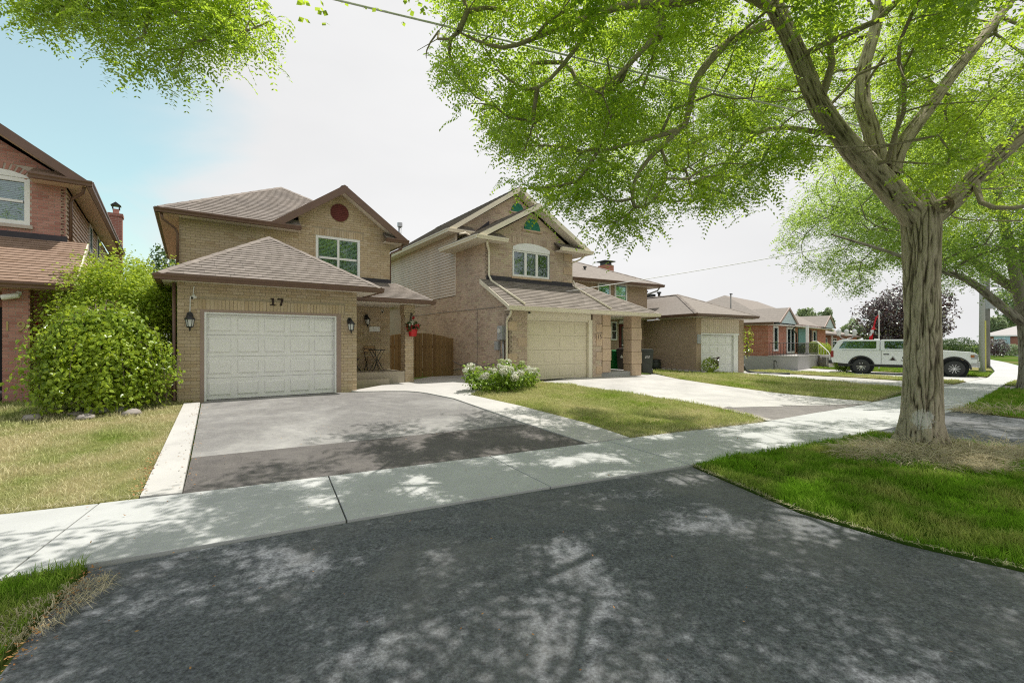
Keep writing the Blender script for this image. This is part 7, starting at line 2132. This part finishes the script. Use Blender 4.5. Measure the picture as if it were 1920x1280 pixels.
for _ in range(22): petals((rng.uniform(-.22, .22), rng.uniform(-.15, .15), rng.uniform(-.02, .2)), .05, 7, .035, V, F, .2)
raw_mesh('red_flowers', V, F, M['redflower'], rb)
P = rng.normal(0, 1, (320, 3)) * np.array([.17, .14, .15]) + np.array([0, 0, -.05]); V = leafy_quads(P, .05, norm(rng.normal(0, 1, (320, 3))), .4); raw_mesh('foliage', V, quads(V), M['leafbush'], rb)
b = MB(); b.lathe([(0, -.22), (.09, -.22), (.14, -.04), (0, -.04)], 14); b.tube([(0, 0, .85), (.13, 0, -.04)], .004, 4); b.tube([(0, 0, .85), (-.13, 0, -.04)], .004, 4); b.build('basket', M['slatwood'], rb)

# ------------------------------------------------------------------ grass, straw, litter, stones
def scatter(poly, dens, edge_noise=0):
    xs = [p[0] for p in poly]; ys = [p[1] for p in poly]; A = (max(xs) - min(xs)) * (max(ys) - min(ys)); n = int(A * dens)
    x = rng.uniform(min(xs), max(xs), n); y = rng.uniform(min(ys), max(ys), n); m = inpoly(x, y, poly)
    # only what the camera side can see, thinned with distance
    m &= (y > .6) & (np.abs(x) < y * 1.35 + .6)
    return x[m], y[m]
def blades(name, poly, dens, hmin, hmax, wid, mat, lean=.5, z0=0.0, near=6.0, mask=None, dmap=None):
    x, y = scatter(poly, dens)
    d = np.hypot(x, y); k = rng.uniform(0, 1, len(x)) < np.minimum(1, (near / d) ** 1.25)
    x, y, d = x[k], y[k], d[k]
    if mask is not None: mm_ = mask(x, y); x, y, d = x[mm_], y[mm_], d[mm_]
    n = len(x); z = terr(x, y) + z0
    hh = rng.uniform(hmin, hmax, n) * (1 + .35 * np.sin(x * 2.3) * np.sin(y * 2.9)) * np.array([.72 + .75 * (.5 + mnoise.noise((a_ * 4.5, b_ * 4.5, .3))) for a_, b_ in zip(x, y)]); a = rng.uniform(0, 2 * math.pi, n); w_ = wid * np.clip(d / near, 1, 2.6) * rng.uniform(.7, 1.3, n)
    ln = rng.uniform(.1, 1, n) * lean * hh; la = rng.uniform(0, 2 * math.pi, n)
    B = np.stack([x, y, z - .005], 1); s_ = np.stack([np.cos(a), np.sin(a), 0 * a], 1) * w_[:, None]
    mid = B + np.stack([np.cos(la) * ln * .3, np.sin(la) * ln * .3, hh * .6], 1); tip = B + np.stack([np.cos(la) * ln, np.sin(la) * ln, hh * .95], 1)
    V = np.stack([B - s_, B + s_, mid + s_ * .7, mid - s_ * .7, mid - s_ * .7, mid + s_ * .7, tip + s_ * .12, tip - s_ * .12], 1).reshape(-1, 3)
    o = raw_mesh(name, V, quads(V), mat); o['kind'] = 'stuff'
    return o
def bare(x, y): return np.hypot((x - 6.6) / 1.5, (y - 7.0) / .85) > .75 + .25 * np.sin(x * 5 + y * 3)
blades('verge_grass', P_vg, 5200, .04, .10, .0035, M['blade_green'], .7, near=5.0, mask=bare)
blades('near_verge_grass', P_vl, 6500, .03, .08, .0030, M['blade_green'], .7, near=4.0)
blades('dry_lawn_grass', P_lawnL, 1450, .025, .07, .0040, M['blade_dry'], .9, near=7.5)
blades('lawn_grass', P_lawnC, 2300, .03, .075, .0042, M['blade_mid'], .8, near=9.0)
blades('lawn_grass', P_l13, 800, .04, .09, .006, M['blade_mid'], .8, near=14, z0=.01)
blades('strip_grass', P_s13, 900, .04, .09, .008, M['blade_mid'], .8, near=18, z0=.04)
blades('lawn_grass', P_lt, 500, .04, .09, .009, M['blade_green'], .8, near=20, z0=.04)
blades('far_verge_grass', P_v3, 1100, .05, .11, .005, M['blade_green'], .7, near=10, z0=.01)
blades('far_verge_grass', P_v4, 1200, .05, .1, .007, M['blade_mid'], .7, near=14, z0=.03)
# mounded dead grass round the foot of the big tree
def straw(name, cx, cy, rx, ry, n, hh, lmin, lmax, wid, mat):
    a = rng.uniform(0, 2 * math.pi, n); r_ = np.sqrt(rng.uniform(0, 1, n)); x = cx + rx * r_ * np.cos(a); y = cy + ry * r_ * np.sin(a)
    z = terr(x, y) + hh * (1 - r_ ** 1.5) * rng.uniform(.2, 1, n) + .015
    d = norm(np.stack([np.cos(a) * .8 + rng.normal(0, .6, n), np.sin(a) * .8 + rng.normal(0, .6, n), rng.normal(-.05, .28, n)], 1)); l = rng.uniform(lmin, lmax, n)[:, None]
    s_ = norm(np.cross(d, rng.normal(0, 1, (n, 3)))) * wid
    P0 = np.stack([x, y, z], 1); P1 = P0 + d * l * .5 + np.array([0, 0, .03]); P2 = P0 + d * l; P2[:, 2] = np.maximum(P2[:, 2] - .02, terr(P2[:, 0], P2[:, 1]) + .008)
    V = np.stack([P0 - s_, P0 + s_, P1 + s_, P1 - s_, P1 - s_, P1 + s_, P2 + s_ * .3, P2 - s_ * .3], 1).reshape(-1, 3)
    raw_mesh(name, V, quads(V), mat)['kind'] = 'stuff'
straw('dead_grass', 6.45, 7.1, 1.35, .8, 5200, .12, .12, .42, .0032, M['straw'])
straw('dead_grass', 7.35, 7.05, .8, .5, 2600, .16, .15, .45, .0034, M['straw'])
straw('dead_grass', -3.0, 2.92, .18, .5, 750, .01, .04, .10, .0022, M['straw'])
straw('dead_grass', 12.6, 11.7, 1.2, .55, 900, .04, .15, .4, .006, M['straw'])
# bank of longer straw on the kerbside edges
def edge_line(name, pts, n, sx, lmin, lmax, wid, mat, zoff=.0):
    P = []
    pts = [np.array(p, float) for p in pts]; Ls = [np.linalg.norm(b - a) for a, b in zip(pts[:-1], pts[1:])]; T = sum(Ls)
    for _ in range(n):
        q = rng.uniform(0, T)
        for a, b, l in zip(pts[:-1], pts[1:], Ls):
            if q <= l: P.append(a + (b - a) * q / l); break
            q -= l
    P = np.array(P) + rng.normal(0, sx, (len(P), 2)); n = len(P)
    d = norm(np.stack([rng.normal(0, 1, n), rng.normal(0, 1, n), rng.normal(.05, .2, n)], 1)); l = rng.uniform(lmin, lmax, n)[:, None]
    P0 = np.stack([P[:, 0], P[:, 1], terr(P[:, 0], P[:, 1]) + .03 + zoff], 1); s_ = norm(np.cross(d, [0, 0, 1.0])) * wid; P1 = P0 + d * l
    P1[:, 2] = np.maximum(P1[:, 2], terr(P1[:, 0], P1[:, 1]) + .006)
    V = np.stack([P0 - s_, P0 + s_, P1 + s_ * .6, P1 - s_ * .6], 1).reshape(-1, 3)
    raw_mesh(name, V, quads(V), mat)['kind'] = 'stuff'
edge_line('edge_thatch', [(-14, .95), (-5.2, 4.72), (-4.2, 5.2)], 1100, .03, .03, .07, .003, M['straw'])
edge_line('edge_thatch', [(2.56, 6.55), (2.98, 4.76), (3.44, 4.01), (3.93, 3.54), (4.7, 2.9)], 800, .02, .02, .06, .0022, M['straw'])
edge_line('edge_thatch', [(2.2, 8.5), (5.4, 10.1), (5.72, 10.5), (5.6, 11), (5.25, 11.9)], 900, .05, .04, .10, .005, M['straw'])
edge_line('edge_thatch', [(10.75, 13.7), (14.1, 16.6), (15.3, 18)], 500, .06, .05, .12, .006, M['straw'])
def litter(name, pts, n, sx, size, label=None):
    P = []
    pts = [np.array(p, float) for p in pts]; Ls = [np.linalg.norm(b - a) for a, b in zip(pts[:-1], pts[1:])]; T = sum(Ls)
    for _ in range(n):
        q = rng.uniform(0, T)
        for a, b, l in zip(pts[:-1], pts[1:], Ls):
            if q <= l: P.append(a + (b - a) * q / l); break
            q -= l
    P = np.array(P) + rng.normal(0, sx, (len(P), 2)); n = len(P)
    C = np.stack([P[:, 0], P[:, 1], terr(P[:, 0], P[:, 1]) + .038], 1)
    a = rng.uniform(0, 6.28, n); u_ = np.stack([np.cos(a), np.sin(a), rng.normal(0, .25, n)], 1); v_ = np.stack([-np.sin(a), np.cos(a), rng.normal(0, .25, n)], 1); s_ = (size * rng.uniform(.5, 1.5, n))[:, None]
    V = np.stack([C - u_ * s_, C - v_ * s_ * .5, C + u_ * s_, C + v_ * s_ * .5], 1).reshape(-1, 3)
    raw_mesh(name, V, quads(V), M['litter'])['kind'] = 'stuff'
litter('leaf_litter', [(-3.84, 5.4), (-5.2, 7.5), (-7.0, 10.3)], 150, .07, .013)
litter('leaf_litter', [(-4.22, 5.2), (-4.8, 6.1), (-5.3, 6.9)], 150, .05, .016)
litter('leaf_litter', [(-3.22, 3.55), (-2.9, 2.85), (-2.66, 2.4)], 260, .05, .010)
litter('leaf_litter', [(-3, 3.2), (0, 3), (3, 4)], 60, .9, .009)
litter('leaf_litter', [(-4, 4.4), (0, 6.2), (4, 8.2)], 70, .5, .011)
litter('leaf_litter', [(-5.2, 7.2), (-1, 9.2)], 80, .8, .010)
for i, (x, y, s, lab) in enumerate(((-8.95, 8.6, .17, 'flat grey rock at the left foot of the mulberry'), (-8.1, 8.75, .16, 'pale rock under the middle of the mulberry'), (-7.55, 9.15, .2, 'brownish rock at the right foot of the mulberry'), (-8.5, 9.0, .13, 'small half hidden rock under the mulberry'))):
    m_ = MB(); m_.blob((0, 0, 0), (s, s * .8, s * .45), 10, 7, .14); o = m_.build('rock', M['rock'], None, True); o.location = (x, y, tz(x, y) + s * .15); o.rotation_euler = (0, 0, i * 1.3); tag(o, lab, 'rock', 'rocks under the mulberry')
m_ = MB(); m_.box(-.3, .3, -.05, .05, -.02, .09); o = m_.build('edging_block', M['concrete'], None, bevel=.015); o.location = (-8.25, 9.35, tz(-8.25, 9.35)); o.rotation_euler = (0, 0, .4); tag(o, 'short pale concrete edging block under the mulberry', 'block')
for i in range(9):
    f = i / 8; q = h13(-.75, 2.6 - f * 3.0, 0) if f < .85 else h13(-.75 + (f - .85) * 9, -.55, 0)
    m_ = MB(); m_.blob((0, 0, 0), (.17, .14, .10), 9, 6, .12); o = m_.build('edging_stone', M['rock'], None, True); o.location = (q.x, q.y, tz(q.x, q.y) + .04); o.rotation_euler = (0, 0, i); tag(o, 'grey edging stone along the brown brick wall', 'stone', 'edging stones by the far garage')
